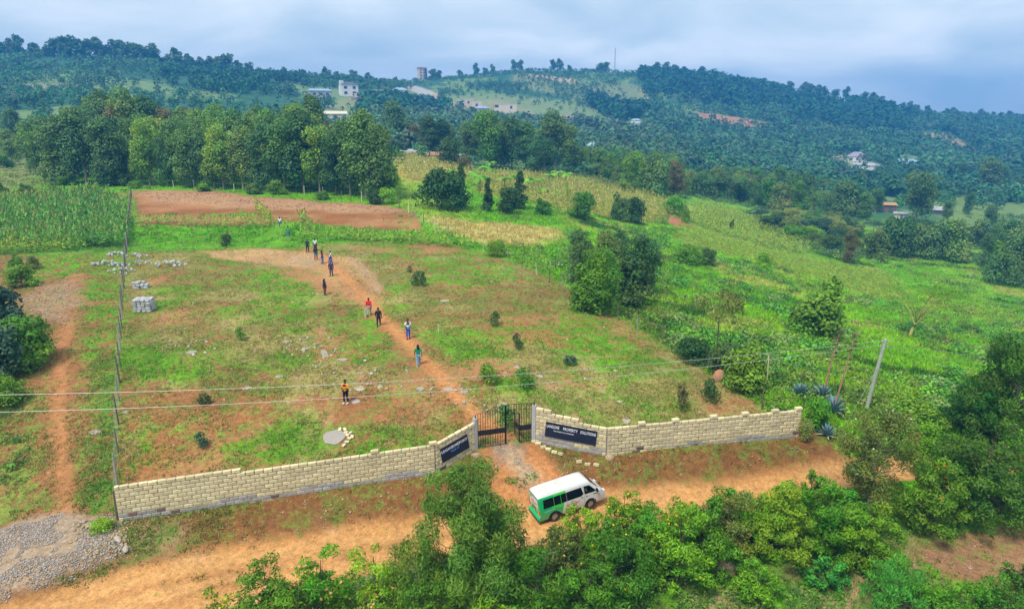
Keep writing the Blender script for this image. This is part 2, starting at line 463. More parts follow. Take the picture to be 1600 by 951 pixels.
# right slope: mottled scrub
rs = smooth(6, 16, X - (-.0) * Y) * (1 - far) * smooth(44, 52, Y)
zone(rs * smooth(.42, .62, fbm(X, Y, 9, 61, 4)), None, (.20, .41, .012), .92)
zone(rs * smooth(.60, .74, fbm(X, Y, 13, 67, 4)), (.32, .26, .11), (.28, .34, .05), .7)
zone(rs * smooth(.60, .72, fbm(X, Y, 7, 71, 4)), None, DEEP, .95)
# left strip beside the plot
left = poly([(-300, 900), (-300, 380), (60, 398), (203, 398), (186, 812), (200, 870), (0, 930)], 1.2, .8)
zone(left, (.28, .125, .05), OLIVE, .40, .36)
zone(poly([(130, 398), (205, 395), (195, 520), (150, 560), (140, 480)], 1.5, 1.5), None, BRIGHT, .52)
zone(poly([(40, 395), (150, 395), (120, 430), (60, 440)], 2, 2), None, BRIGHT, .55)
zone(line([(170, 560), (168, 640), (165, 720), (160, 790)], .9, .9, .7), None, (.09, .20, .02), .62)
zone(line([(20, 620), (18, 700), (10, 790)], 1.2, 1.0, .8), None, OLIVE, .55)
zone(line([(118, 430), (108, 500), (98, 560), (92, 640), (98, 720), (106, 800)], .45, .5, .35, 2), (.42, .19, .07), None, .10)
zone(poly([(30, 470), (60, 450), (110, 440), (125, 470), (105, 505), (60, 495)], 1.2, 1.6, 2), (.33, .20, .11), None, .22, .36)
# the plot
plot = poly(None, .5, .2, world_pts=PLOT)
zone(plot, SOIL, OLIVE, .50, .38)
mot = fbm(X, Y, 6, 81, 4)
zone(plot * smooth(.50, .64, mot), None, (.135, .265, .018), .64)
zone(plot * smooth(.52, .66, fbm(X, Y, 8, 87, 3)), (.35, .175, .07), None, .34, .40)
zone(plot * smooth(.55, .68, fbm(X, Y, 5, 93, 4)), (.36, .24, .11), (.28, .25, .075), .70)
for pts, vf in (([(190, 530), (280, 540), (330, 590), (230, 600), (190, 590)], .85), ([(390, 420), (480, 435), (500, 500), (400, 500)], .72),
                ([(330, 690), (480, 660), (640, 690), (680, 720), (560, 715), (380, 730)], .82), ([(560, 500), (640, 505), (660, 530), (560, 540)], .74),
                ([(660, 520), (760, 520), (790, 560), (700, 560)], .84), ([(890, 470), (1000, 530), (1080, 590), (960, 590), (840, 540)], .70),
                ([(800, 600), (900, 610), (960, 660), (870, 650)], .70), ([(620, 400), (760, 400), (840, 440), (700, 450)], .62), ([(960, 620), (1060, 640), (1000, 665)], .7)):
    zone(poly(pts, 2.0, 2.4, 2.2), None, (.115, .275, .012), vf * .84)
for pts in ([(200, 600), (330, 610), (430, 640), (330, 700), (230, 750), (195, 700)], [(420, 620), (600, 600), (700, 660), (640, 670), (480, 650)], [(700, 600), (740, 640), (790, 690), (740, 690), (690, 640)],
            [(1050, 620), (1160, 610), (1200, 650), (1120, 655)], [(800, 500), (870, 520), (880, 540), (810, 525)]):
    zone(poly(pts, 1.4, 1.5, 3) * .9, (.32, .135, .05), None, .34, .36)
bare = poly([(495, 396), (545, 402), (575, 430), (600, 470), (585, 492), (540, 470), (515, 450), (490, 420)], .8, .6)
zone(bare * .7, (.46, .25, .105), None, .14, .40)
zone(poly([(310, 388), (420, 386), (500, 398), (500, 425), (420, 412), (330, 402)], .8, .6), (.46, .27, .12), None, .20, .42)
zone(poly([(545, 402), (570, 412), (600, 450), (590, 458), (560, 425)], .5, .4), (.42, .26, .13), None, .16, .36)
zone(poly([(455, 400), (500, 405), (500, 418), (450, 412)], .5, .4), (.42, .27, .14), None, .16, .36)
zone(smooth(-.6, .6, .7 + (fbm(X, Y, 2.2, 33, 3) - .5) * 2.2 - seg_dist(X, Y, PATH)) * .75, (.42, .19, .07), None, .26, .3)
zone(smooth(-.3, .3, .36 - np.abs(seg_dist(X, Y, PATH) - .1) + (fbm(X, Y, 2.5, 34, 2) - .5) * .4), (.50, .225, .078), None, .03, .2)
# far side of the plot
zone(poly([(-400, 300), (0, 300), (200, 305), (205, 395), (-400, 395)], 1.5, .6), (.22, .14, .06), (.10, .24, .025), .85)
zone(poly([(205, 330), (420, 345), (440, 386), (205, 394)], 1.5, .8), (.32, .15, .06), BRIGHT, .88)
zone(poly([(215, 335), (420, 338), (440, 352), (215, 352)], 1.2, .8), (.36, .16, .07), OLIVE, .3)
zone(poly([(430, 350), (560, 358), (700, 372), (760, 388), (640, 378), (540, 380), (450, 385)], 1.5, .8), None, BRIGHT, .88)
field = poly([(208, 298), (330, 298), (400, 308), (600, 322), (645, 330), (660, 362), (560, 356), (440, 345), (400, 334), (215, 336)], 1.0, .5)
zone(field, RED, (.15, .22, .04), .12, .05)
zone(field * smooth(.45, .62, fbm(X, Y, 5, 97, 4)), (.38, .18, .075), None, .12)
zone(field * smooth(.55, .66, fbm(X, Y, 9, 99, 3)), None, (.16, .25, .04), .36)
zone(poly([(208, 298), (330, 298), (400, 308), (600, 322), (645, 330), (560, 333), (400, 325), (250, 318)], 2.0, 2.0, 6), (.42, .24, .12), None, .08, .45)
zone(poly([(-60, 298), (60, 298), (200, 302), (208, 298), (180, 312), (60, 312), (-60, 330)], 2, 1.5), (.34, .17, .08), (.3, .28, .08), .35)
zone(poly([(-100, 215), (60, 232), (70, 290), (-100, 300)], 4, 4, 15), None, (.20, .25, .07), .75)
zone(poly([(655, 335), (740, 348), (870, 356), (885, 372), (830, 386), (760, 384), (690, 362)], 2.0, 1.2), (.38, .30, .12), STRAW, .92)
zone(poly([(660, 362), (690, 362), (760, 388), (735, 392)], 1.0, .5), None, BRIGHT, .9)
zone(poly([(612, 275), (690, 290), (745, 345), (655, 332), (622, 318)], 2.5, 1.5), None, LIME, .96)
zone(poly([(614, 236), (700, 250), (745, 265), (720, 285), (640, 286), (612, 275)], 3, 2, 10), (.40, .32, .10), (.38, .33, .07), .95)
zone(poly([(740, 270), (830, 268), (1000, 300), (1090, 330), (1010, 350), (900, 330), (740, 300)], 3, 2, 10), (.38, .30, .09), (.30, .31, .055), .95)
zone(poly([(1090, 315), (1180, 335), (1290, 385), (1250, 400), (1130, 370), (1070, 345)], 3, 2, 10), None, (.19, .29, .045), .95)
zone(poly([(1060, 345), (1160, 380), (1250, 400), (1380, 425), (1450, 480), (1330, 455), (1210, 415), (1060, 380)], 3, 2, 8), None, (.22, .32, .035), .97)
zone(poly([(1040, 338), (1062, 342), (1090, 355), (1050, 352)], 1.0, .6), (.40, .16, .08), None, .05)
zone(line([(1120, 412), (1180, 425), (1260, 455)], .8, .8, .4), (.38, .30, .14), (.33, .29, .10), .5)
zone(line([(1330, 505), (1420, 520), (1520, 545)], .8, .8, .4), (.38, .30, .14), (.33, .29, .10), .5)
zone(poly([(1440, 290), (1600, 310), (1600, 380), (1480, 350)], 5, 4, 20), None, (.16, .25, .06), .85)
zone(poly([(1540, 205), (1620, 210), (1620, 300), (1590, 300)], 5, 4, 20), None, FARG, .7)
# far hillside clearings and cuttings
for pts, s, v, vf in (
    ([(690, 150), (800, 150), (900, 160), (930, 185), (830, 188), (700, 165)], (.36, .30, .16), (.20, .27, .10), .85),
    ([(800, 112), (900, 125), (1000, 135), (1010, 160), (930, 180), (880, 150), (800, 140)], (.34, .29, .16), (.17, .23, .09), .7),
    ([(1000, 140), (1020, 155), (1000, 162)], (.4, .32, .15), (.28, .30, .10), .8),
    ([(820, 116), (900, 122), (900, 128), (830, 123)], (.48, .37, .22), None, .1),
    ([(1085, 176), (1130, 180), (1220, 195), (1225, 203), (1150, 196), (1090, 186)], (.45, .20, .12), None, .3),
    ([(1420, 205), (1480, 206), (1510, 222), (1540, 250), (1500, 238), (1440, 222)], (.44, .26, .15), (.30, .28, .10), .45),
    ([(0, 135), (130, 132), (140, 145), (0, 152)], (.38, .33, .2), (.24, .25, .12), .7),
    ([(500, 160), (580, 150), (680, 152), (680, 165), (560, 185), (500, 190)], (.36, .31, .17), (.24, .28, .11), .75),
    ([(622, 126), (634, 126), (690, 150), (668, 152), (640, 140)], (.42, .40, .37), None, .02),
    ([(690, 158), (780, 158), (850, 180), (830, 190), (760, 182), (700, 172)], (.36, .29, .18), (.20, .27, .09), .5),
    ([(540, 150), (680, 146), (690, 156), (560, 158)], (.44, .34, .22), None, .2),
    ([(1290, 243), (1330, 240), (1390, 262), (1330, 262)], (.40, .36, .26), FARG, .4)):
    zone(poly(pts, 4, 4, 25), s, v, vf)
# road, bank, drive, heaps, lower right
bank = smooth(-.5, .5, 4.2 - seg_dist(X, Y, ROAD_UP)) * (1 - plot) * (1 - left * (1 - smooth(0, 1, 2.0 - seg_dist(X, Y, ROAD_UP)))) * (1 - smooth(20, 24, X))
zone(bank, (.20, .088, .030), (.15, .16, .03), .42, .3)
zone(poly(None, .5, .3, 3, world_pts=ROAD), ROADC, (.15, .17, .03), .03, .05)
rsd = poly_sd(X, Y, ROAD)
for off_ in (1.2, 2.7, 4.2):
    zone(smooth(-.25, .25, .30 - np.abs(rsd - off_ + (fbm(X, Y, 6, 91, 2) - .5) * .7)) * .8, (.58, .31, .115))
zone(smooth(-.2, .3, .22 - np.abs(rsd - 1.95)) * smooth(.45, .6, fbm(X, Y, 2.2, 95, 3)), (.40, .19, .07), (.17, .18, .03), .22)
zone(np.exp(-((rsd - .35) / .3) ** 2) * smooth(.45, .6, fbm(X, Y, 2.5, 41, 3)), (.54, .30, .12))
zone(poly(None, .4, .3, 3, world_pts=DRIVE), (.46, .20, .07), None, .04, .3)
zone(poly([(770, 700), (806, 696), (850, 750), (815, 758)], .4, .4, 2), (.42, .30, .18), None, .02, .5)
zone(poly(None, .4, .4, 2, world_pts=HEAP), (.36, .26, .17), None, .03, .5)
low = smooth(-.5, 1.5, -poly_sd(X, Y, ROAD)) * (1 - smooth(33, 38, Y)) * smooth(-.5, .5, 60 - Y) * (1 - plot) * (1 - left) * smooth(-40, -30, X + 0 * Y)
zone(low * smooth(.4, .6, fbm(X, Y, 4, 43, 3)), (.40, .27, .14), (.11, .20, .03), .55, .3)
zone(poly([(1395, 850), (1480, 840), (1640, 815), (1640, 905), (1560, 930), (1470, 905)], .8, .6), (.30, .16, .08), OLIVE, .26, .36)

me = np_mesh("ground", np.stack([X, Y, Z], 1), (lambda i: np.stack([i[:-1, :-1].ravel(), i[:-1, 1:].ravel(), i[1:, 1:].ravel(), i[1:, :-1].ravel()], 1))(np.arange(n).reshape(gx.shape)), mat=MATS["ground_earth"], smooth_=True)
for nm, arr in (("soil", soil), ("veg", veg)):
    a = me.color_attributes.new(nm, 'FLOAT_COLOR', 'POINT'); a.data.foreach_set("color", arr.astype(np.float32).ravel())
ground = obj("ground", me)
tag(ground, kind="structure")

# ------------------------------------------------------------------ haze: the damp blue air between here and the hills
m, nt, out = new_mat("haze_air")
pv = nd(nt, "ShaderNodeVolumePrincipled")
pv.inputs["Color"].default_value = (.07, .40, 1.0, 1)
pv.inputs["Density"].default_value = 0.00054
pv.inputs["Anisotropy"].default_value = 0.0
nt.links.new(pv.outputs[0], out.inputs["Volume"])
hz_lo, hz_hi = float(Z.min()) - 1.0, 132.0
hz = MB().box((0, 700, (hz_lo + hz_hi) / 2), (4900, 2700, hz_hi - hz_lo)).build("haze", MATS["haze_air"])
tag(hz, kind="stuff")
# ------------------------------------------------------------------ boundary walls, block by block
rnd = random.Random(11)
plain("block_sandstone", (.66, .56, .33), .85, .2, 9, objvar=.2, bump=.5, dirt=(.42, .34, .20))
plain("block_grey", (.36, .36, .37), .85, .2, 9, objvar=.2, bump=.5, dirt=(.32, .22, .14))
plain("block_dark", (.16, .10, .075), .85, .25, 9, objvar=.25, bump=.5)
plain("mortar", (.38, .345, .28), .9, .2, 5, bump=.4, dirt=(.36, .24, .14))
plain("concrete", (.40, .40, .41), .85, .15, 4, bump=.3)
plain("black_metal", (.012, .013, .018), .45, .2, 6, spec=.5)
plain("sign_navy", (.010, .016, .040), .6, .25, 3)
plain("letter_white", (.75, .75, .82), .6, .05, 3)
plain("letter_blue", (.10, .30, .75), .6, .05, 3)
plain("post_wood", (.16, .12, .085), .9, .3, 6, objvar=.25)
plain("post_grey", (.30, .28, .25), .85, .25, 6, objvar=.15)
plain("post_cream", (.62, .56, .36), .8, .12, 6, objvar=.1)
plain("wire_steel", (.44, .44, .44), .5, .1, 2, metal=.3)
plain("pole_green", (.33, .37, .29), .85, .22, 3, bump=.2)
plain("porcelain", (.45, .40, .35), .4, .1, 6)
BLK_L, BLK_H, BLK_T = .50, .245, .24
def rough_block(name, mats, seed, L=BLK_L - .034, Hh=BLK_H - .034, T=BLK_T, ch=.022):
    r = random.Random(seed)
    vs, fs = [], []
    def j(): return r.uniform(-.010, .010)
    x, y, z = L / 2, T / 2, Hh / 2
    # chamfered box: three quads rings
    for (yy, ins) in ((-y, ch), (-y + ch, 0), (y - ch, 0), (y, ch)):
        for sx, sz in ((-1, -1), (1, -1), (1, 1), (-1, 1)):
            vs.append((sx * (x - ins) + j(), yy + j() * .7, sz * (z - ins) + j()))
    for a in range(3):
        for k in range(4):
            fs.append((a * 4 + k, a * 4 + (k + 1) % 4, a * 4 + 4 + (k + 1) % 4, a * 4 + 4 + k))
    fs.append((3, 2, 1, 0)); fs.append((12, 13, 14, 15))
    me = bpy.data.meshes.new(name); me.from_pydata(vs, [], fs)
    for q in mats: me.materials.append(q)
    me.update(); return me
BLK = {k: [rough_block("block", [MATS[k]], i) for i in range(5)] for k in ("block_sandstone", "block_grey", "block_dark")}
HALF = [rough_block("block", [MATS["block_sandstone"]], 40 + i, BLK_L / 2 - .03) for i in range(2)]
def stone_wall(label, P, Q, courses, grey_fn, posts=(), end_posts=()):
    P, Q = Vector(P), Vector(Q)
    d = Q - P; Lh = math.hypot(d.x, d.y)
    t = Vector((d.x / Lh, d.y / Lh, 0)); nrm = Vector((t.y, -t.x, 0))      # faces the road
    slope = d.z / Lh
    ex = Vector((t.x, t.y, slope)).normalized(); ey = -nrm; ez = ex.cross(ey)
    R = Matrix((ex, ey, ez)).transposed()
    root = empty("stone_wall", P, 0, label, "wall")
    nb = int(round(Lh / BLK_L)); step = Lh / nb
    def at(s, h): return t * s + Vector((0, 0, slope * s + h))
    tops = {}
    for c in range(-1, 12):
        off = 0 if c % 2 else .5
        for b in range(-1 if off else 0, nb + 0):
            s = (b + .5 + off) * step
            half = None
            if s < step * .25 : s = step * .25; half = True
            if s > Lh - step * .26: s = Lh - step * .25; half = True
            if c >= courses(s / Lh): continue
            g = grey_fn(s / Lh, c)
            kind = "block_sandstone"
            if g > .5: kind = "block_grey"
            if c < 2 and rnd.random() < .05: kind = "block_dark"
            me = rnd.choice(HALF) if half else rnd.choice(BLK[kind])
            o = bpy.data.objects.new("block", me)
            if half and kind != "block_sandstone":
                pass
            loc = at(s, (c + .5) * BLK_H - .05) + nrm * rnd.uniform(-.012, .016)
            o.matrix_local = Matrix.Translation(loc) @ R.to_4x4() @ Matrix.Rotation(rnd.uniform(-.012, .012), 4, 'Y') @ Matrix.Diagonal((rnd.uniform(.93, 1.0) * step / BLK_L, 1, rnd.uniform(.95, 1.0), 1))
            link(o, root)
            k = int(s / step * 2); tops[k] = max(tops.get(k, 0), c)
    # mortar core, set back behind the block faces, stepped with them
    mb = MB()
    for k in sorted(tops):
        s0, s1 = k * step / 2 , (k + 1) * step / 2
        hh = (tops[k] + 1) * BLK_H - .05 - .03
        lo = -.45
        vs = []
        for zz, top in ((lo, 0), (hh, 1)):
            for s, y in ((s0, -1), (s1, -1), (s1, 1), (s0, 1)):
                vs.append(at(s, zz) + nrm * (-y) * (BLK_T / 2 - .022))
        mb.add(vs, [(3, 2, 1, 0), (4, 5, 6, 7), (0, 1, 5, 4), (1, 2, 6, 5), (2, 3, 7, 6), (3, 0, 4, 7)])
    mb.build("mortar", MATS["mortar"], root)
    for s in posts:
        c = courses(s)
        for q in range(1):
            o = bpy.data.objects.new("pier_cap", BLK["block_sandstone"][rnd.randrange(5)])
            o.matrix_local = Matrix.Translation(at(s * Lh, (c + .42) * BLK_H - .05)) @ R.to_4x4() @ Matrix.Diagonal((.98, 1.32, .85, 1))
            link(o, root)
    for s, hh, w in end_posts:
        mb = MB().box((0, 0, hh / 2 - .2), (w, .30, hh + .4), math.atan2(t.y, t.x))
        mb.build("gate_pier", MATS["concrete"], root, at(s * Lh, 0))
    return root, at, nrm, t, Lh
wA, wB, wC, wD, wE, wF = [G(*p) for p in ((187, 812), (680, 738), (741, 702), (837, 689), (947, 711), (1247, 681))]
def g_low(s, c):
    return 1 if (c < 1 or (c == 1 and math.sin(s * 23) + rnd.uniform(-.6, .6) > -.1)) else 0
stone_wall("long cream block wall left of the gate, running along the dirt road", wA, wB,
           lambda s: 9 if s < .385 else 8, lambda s, c: g_low(s, c), posts=(.80, .995))
rootL, atL, nL, tL, LL = stone_wall("short angled block wall carrying the sign just left of the gate", wB, wC,
           lambda s: 8 if s < .9 else 8, lambda s, c: 0, end_posts=((1.03, 2.12, .2),))
rootR, atR, nR, tR, LR = stone_wall("short stepped block wall carrying the sign just right of the gate", wD, wE,
           lambda s: 10 if s < .20 else (9 if s < .62 else 8), lambda s, c: 1 if c < 2 + 1.2 * math.sin(s * 7) else 0, end_posts=((-.025, 2.5, .26),))
stone_wall("long cream block wall with capped piers, right of the gate", wE, wF,
           lambda s: 8, lambda s, c: 1 if (c < 1 and s > .3) or (c == 1 and s > .4 and math.sin(s * 19) > .2) else 0, posts=(.17, .34, .535, .70, .86, .985))
# loose kerb stones beside the drive
# ------------------------------------------------------------------ signs on the walls
_dg = None
def text_mesh(body, size, mat, width=None):
    cu = bpy.data.curves.new("lettering", 'FONT'); cu.body = body; cu.size = size; cu.extrude = .004; cu.align_x = 'CENTER'; cu.align_y = 'CENTER'
    cu.resolution_u = 2
    cu.offset = size * .012
    o = bpy.data.objects.new("lettering", cu); COL.objects.link(o)
    dg = bpy.context.evaluated_depsgraph_get()
    me = bpy.data.meshes.new_from_object(o.evaluated_get(dg))
    bpy.data.objects.remove(o); bpy.data.curves.remove(cu)
    me.name = "lettering"
    if width:
        xs = [v.co.x for v in me.vertices]; k = width / (max(xs) - min(xs))
        for v in me.vertices: v.co.x *= k
    me.materials.clear(); me.materials.append(mat)
    return me
def sign(label, at, nrm, t, L, s0, s1, z0, z1, lines):
    sc_ = at((s0 + s1) / 2 * L, 0)
    z_top = at(s0 * L, 0).z, at(s1 * L, 0).z
    slope = (z_top[1] - z_top[0]) / ((s1 - s0) * L)
    wpos = {id(rootL): None}
    base = (rootL if at is atL else rootR).location + sc_
    root = empty("wall_sign", base + nrm * (BLK_T / 2 + .035) + Vector((0, 0, (z0 + z1) / 2)), 0, label, "sign")
    ex = Vector((t.x, t.y, slope)).normalized(); ez0 = Vector((0, 0, 1)); ey = -nrm; ez = ex.cross(ey)
    root.rotation_euler = Matrix((ex, ey, ez)).transposed().to_euler()
    w = (s1 - s0) * L / max(.2, math.cos(math.atan(slope)))
    hh = z1 - z0
    MB().box((0, 0, 0), (w, .03, hh)).build("panel", MATS["sign_navy"], root)
    fr = MB()
    for (c, d) in (((0, -.004, hh / 2 + .008), (w + .032, .04, .016)), ((0, -.004, -hh / 2 - .008), (w + .032, .04, .016)), ((-w / 2 - .008, -.004, 0), (.016, .04, hh)), ((w / 2 + .008, -.004, 0), (.016, .04, hh))): fr.box(c, d)
    fr.build("frame", MATS["black_metal"], root)
    for body, fx, fz, size, width, mat in lines:
        o = obj("lettering", text_mesh(body, size, MATS[mat], width), root)
        if size < .15: tag(o, kind="stuff")
        o.location = (fx * w, -.0195, fz * hh); o.rotation_euler = (math.pi / 2, 0, 0)
    return root
sign("navy sign reading PLEASANT HOMES on the wall left of the gate", atL, nL, tL, LL, .13, .80, .50, 1.45,
     [("PLEASANT", -.29, .22, .26, .95, "letter_white"), ("HOMES", .04, .22, .26, .62, "letter_white"), ("POINT", .33, .22, .26, .62, "letter_white"), ("PHASE  07", .0, -.06, .18, .62, "letter_blue")])
sign("navy sign reading LANDLINE PROPERTY SOLUTIONS on the wall right of the gate", atR, nR, tR, LR, .15, .86, .62, 1.58,
     [("LANDLINE", -.36, .24, .27, .82, "letter_white"), ("PROPERTY", -.015, .24, .27, .95, "letter_white"), ("SOLUTIONS", .335, .24, .27, 1.0, "letter_white"), ("Your dreams our commitment", -.14, -.02, .13, 1.35, "letter_white")])

# ------------------------------------------------------------------ gate
gt = wD - wC; gL = math.hypot(gt.x, gt.y); g_ang = math.atan2(gt.y, gt.x)
gate = empty("double_gate", wC + Vector((0, 0, .05)), g_ang, "black steel bar gate with an open wicket door between the sign walls", "gate")
def gtop(s): return 2.30 + .46 * math.sin(min(1, s / (gL * .62)) * math.pi / 2) - .12 * smooth(gL * .6, gL, np.float64(s))
def gslope(s): return gt.z / gL * s
def leaf(name, s0, s1, skip=None, parent=gate):
    fr = MB()
    def P(s, z): return (s, 0, z + gslope(s))
    fr.tube([P(s0, .06), P(s0, gtop(s0))], .03, 4); fr.tube([P(s1, .06), P(s1, gtop(s1))], .035, 4)
    fr.tube([P(s0 + (s1 - s0) * k / 8, gtop(s0 + (s1 - s0) * k / 8)) for k in range(9)], .024, 4)
    fr.tube([P(s0 + (s1 - s0) * k / 8, gtop(s0 + (s1 - s0) * k / 8) - .38) for k in range(9)], .018, 4)
    b0 = skip if skip else s0
    fr.tube([P(b0, .08), P(s1, .08)], .024, 4)
    if skip:
        fr.tube([P(skip, .06), P(skip, 2.05)], .03, 4); fr.tube([P(s0, 2.05), P(skip, 2.05)], .024, 4)
    lf = fr.build(name, MATS["black_metal"], parent)
    mp = MB(); a = b0 + .02
    mp.add([P(a, .85), P(s1 - .02, .85), P(s1 - .02, 1.22), P(a, 1.22)], [(0, 1, 2, 3)])
    mp.v += [(x, y + .012, z) for x, y, z in mp.v]; mp.f += [(7, 6, 5, 4), (0, 4, 5, 1), (2, 6, 7, 3), (1, 5, 6, 2), (0, 3, 7, 4)]; mp.mi = [0] * 6
    mp.build("mid_panel", MATS["black_metal"], lf)
    nbar = int((s1 - s0) / .155)
    for k in range(1, nbar):
        s = s0 + (s1 - s0) * k / nbar
        lo = .08 if (not skip or s > skip) else 2.05
        MB().tube([P(s, lo), P(s, gtop(s))], .017, 4).build("bar", MATS["black_metal"], lf)
    return lf
mid = gL * .50
leaf("gate_leaf", .10, mid)
leaf("gate_leaf", mid + .06, gL - .12, skip=mid + .95)
wk = MB(); wd_ = .84
wk.tube([(0, 0, .1), (0, 0, 2.0)], .028, 4); wk.tube([(wd_, 0, .1), (wd_, 0, 2.0)], .028, 4); wk.tube([(0, 0, 2.0), (wd_, 0, 2.0)], .024, 4); wk.tube([(0, 0, .1), (wd_, 0, .1)], .024, 4)
wk.box((wd_ / 2, 0, 1.03), (wd_, .012, .37))
wdoor = wk.build("wicket_door", MATS["black_metal"], gate, (mid + .93, .05, gslope(mid + .93)))
wdoor.rotation_euler = (0, 0, math.radians(98))
for k in range(1, 5): MB().tube([(wd_ * k / 5, 0, .1), (wd_ * k / 5, 0, 2.0)], .011, 4).build("bar", MATS["black_metal"], wdoor)

# ------------------------------------------------------------------ fences
def fence(label, pts, spacing, hgt, rad, mat, wires, group=None, jitter=.06, mats2=None, wire_r=.004):
    pts = [Vector((p[0], p[1])) for p in pts]
    L = [0]
    for a, b in zip(pts[:-1], pts[1:]): L.append(L[-1] + (b - a).length)
    def at(s):
        for i in range(len(pts) - 1):
            if s <= L[i + 1] + 1e-6:
                return pts[i].lerp(pts[i + 1], (s - L[i]) / (L[i + 1] - L[i]))
        return pts[-1]
    p0 = GX(*pts[0])
    root = empty("wire_fence", p0, 0, label, "fence", group)
    tops = []
    n = max(2, int(L[-1] / spacing) + 1)
    for k in range(n):
        q = at(L[-1] * k / (n - 1)); g = GX(q.x, q.y) - p0
        h = hgt * rnd.uniform(.86, 1.1)
        dx, dy = rnd.uniform(-jitter, jitter) * h, rnd.uniform(-jitter, jitter) * h
        MB().tube([g + Vector((0, 0, -.3)), g + Vector((dx * .5, dy * .5, h * .5)), g + Vector((dx, dy, h))], [rad * 1.1, rad, rad * .85], 6).build("post", mats2[k % len(mats2)] if mats2 else mat, root)
        tops.append((g, Vector((dx, dy, h))))
    for wz in wires:
        MB().tube([g + v * wz for g, v in tops], wire_r, 3).build("wire", MATS["wire_steel"], root)
    return root
FENCE_L = W([(184, 814), (184, 740), (186, 660), (188, 580), (190, 520), (194, 450), (198, 400), (202, 350), (206, 305)])
fence("tall post and wire fence along the left edge of the plot", FENCE_L, 3.0, 2.0, .055, MATS["post_grey"], (.2, .4, .6, .8, .96), wire_r=.004, mats2=[MATS["post_wood"], MATS["post_grey"], MATS["post_wood"]], jitter=.03)
FENCE_R = W([(1190, 642), (1150, 605), (1110, 580), (1070, 550), (1000, 518), (958, 496), (912, 475), (868, 448), (842, 432), (800, 412), (755, 392)])
fence("leaning wooden post fence along the right edge of the plot", FENCE_R, 3.4, 1.6, .055, MATS["post_wood"], (.45, .85), mats2=[MATS["post_wood"], MATS["post_grey"], MATS["post_wood"], MATS["post_cream"]], jitter=.12)
FENCE_F = W([(700, 372), (664, 352), (630, 326), (590, 318), (540, 312), (480, 304), (400, 302), (320, 296), (240, 292)])
fence("post fence between the red ploughed field and the tree grove", FENCE_F, 5.5, 1.9, .08, MATS["post_grey"], (.5, .9), mats2=[MATS["post_grey"], MATS["post_cream"], MATS["post_wood"]], jitter=.05)

def stake(px, py, h, label, lean=0.0):
    p = G(px, py)
    mb = MB().box((0, 0, h / 2 - .1), (.07, .06, h + .2))
    mb.add([(-.035, -.03, h), (.035, -.03, h), (.035, .03, h), (-.035, .03, h), (0, 0, h + .07)], [(0, 1, 4), (1, 2, 4), (2, 3, 4), (3, 0, 4)])
    o = mb.build("boundary_stake", MATS["post_cream"], None, p)
    o.rotation_euler = (0, lean, rnd.uniform(0, 3))
    return tag(o, label, "stake", "cream survey stakes set out in the plot")
stake(571, 497, .85, "cream survey stake beside the walkers in red and black")
stake(685, 520, .85, "cream survey stake in the grass right of the white shirted man")
stake(1198, 606, 2.6, "tall thin pale green stake right of the red boulder", .03)
stake(427, 353, .85, "cream survey stake left of the farthest walker")
stake(511, 376, .75, "cream survey stake on the green strip behind the group")
stake(477, 404, .8, "cream survey stake left of the group of walkers")
stake(755, 393, 1.0, "cream stake at the far right corner of the plot")

# ------------------------------------------------------------------ utility pole and overhead wires
def on_depth(px, py, y):
    rx, ry, rz = ray(px, py); t = y / ry
    return Vector((rx * t, y, CAM_H + rz * t))
pb = G(1352, 642); ptop = on_depth(1384, 530, pb.y + .2)
pole = empty("utility_pole", pb, 0, "leaning greenish grey wooden utility pole right of the wall end", "pole")
v = ptop - pb
MB().tube([Vector((0, 0, -.4)), v * .5, v], [.15, .135, .115], 10).build("shaft", MATS["pole_green"], pole)
MB().tube([v * .998, v * 1.006], [.125, .10], 10).build("cap", MATS["concrete"], pole)
for k, (dz, sx) in enumerate(((.97, -1), (.91, -1), (.97, 1), (.90, 1))):
    MB().tube([v * dz + Vector((sx * .10, -.05, 0)), v * dz + Vector((sx * .24, -.05, .02))], .014, 5).build("bracket", MATS["black_metal"], pole)
    MB().tube([v * dz + Vector((sx * .24, -.05, -.03)), v * dz + Vector((sx * .24, -.05, .03)), v * dz + Vector((sx * .24, -.05, .1))], [.045, .06, .03], 7).build("insulator", MATS["porcelain"], pole)
def wire(label, a, b, sag, r=.012, nseg=24, group="wires hung on the utility pole"):
    a, b = Vector(a), Vector(b)
    mb = MB().tube([(b - a) * (k / nseg) - Vector((0, 0, 4 * sag * (k / nseg) * (1 - k / nseg))) for k in range(nseg + 1)], r, 4)
    o = mb.build("overhead_wire", MATS["wire_steel"], None, a)
    return tag(o, label, "wire", group)
la, lb = pb + v * .985 + Vector((-.24, -.05, 0)), pb + v * .925 + Vector((-.24, -.05, 0))
wire("upper of the two overhead wires crossing the plot", la, on_depth(-260, 619, 37.0), 1.0)
wire("lower of the two overhead wires crossing the plot", lb, on_depth(-260, 648, 37.0), 1.15)
wire("upper thin wire leaving the utility pole towards the right", pb + v * .985 + Vector((.24, -.05, 0)), on_depth(1720, 560, 70.0), .8, .008)
wire("lower thin wire leaving the utility pole towards the right", pb + v * .915 + Vector((.24, -.05, 0)), on_depth(1720, 575, 70.0), .8, .008)
wire("slanting guy wire from the utility pole down to the grass", pb + v * .62, G(1322, 662), 0.0, .008, 4)
MB_ = MB()

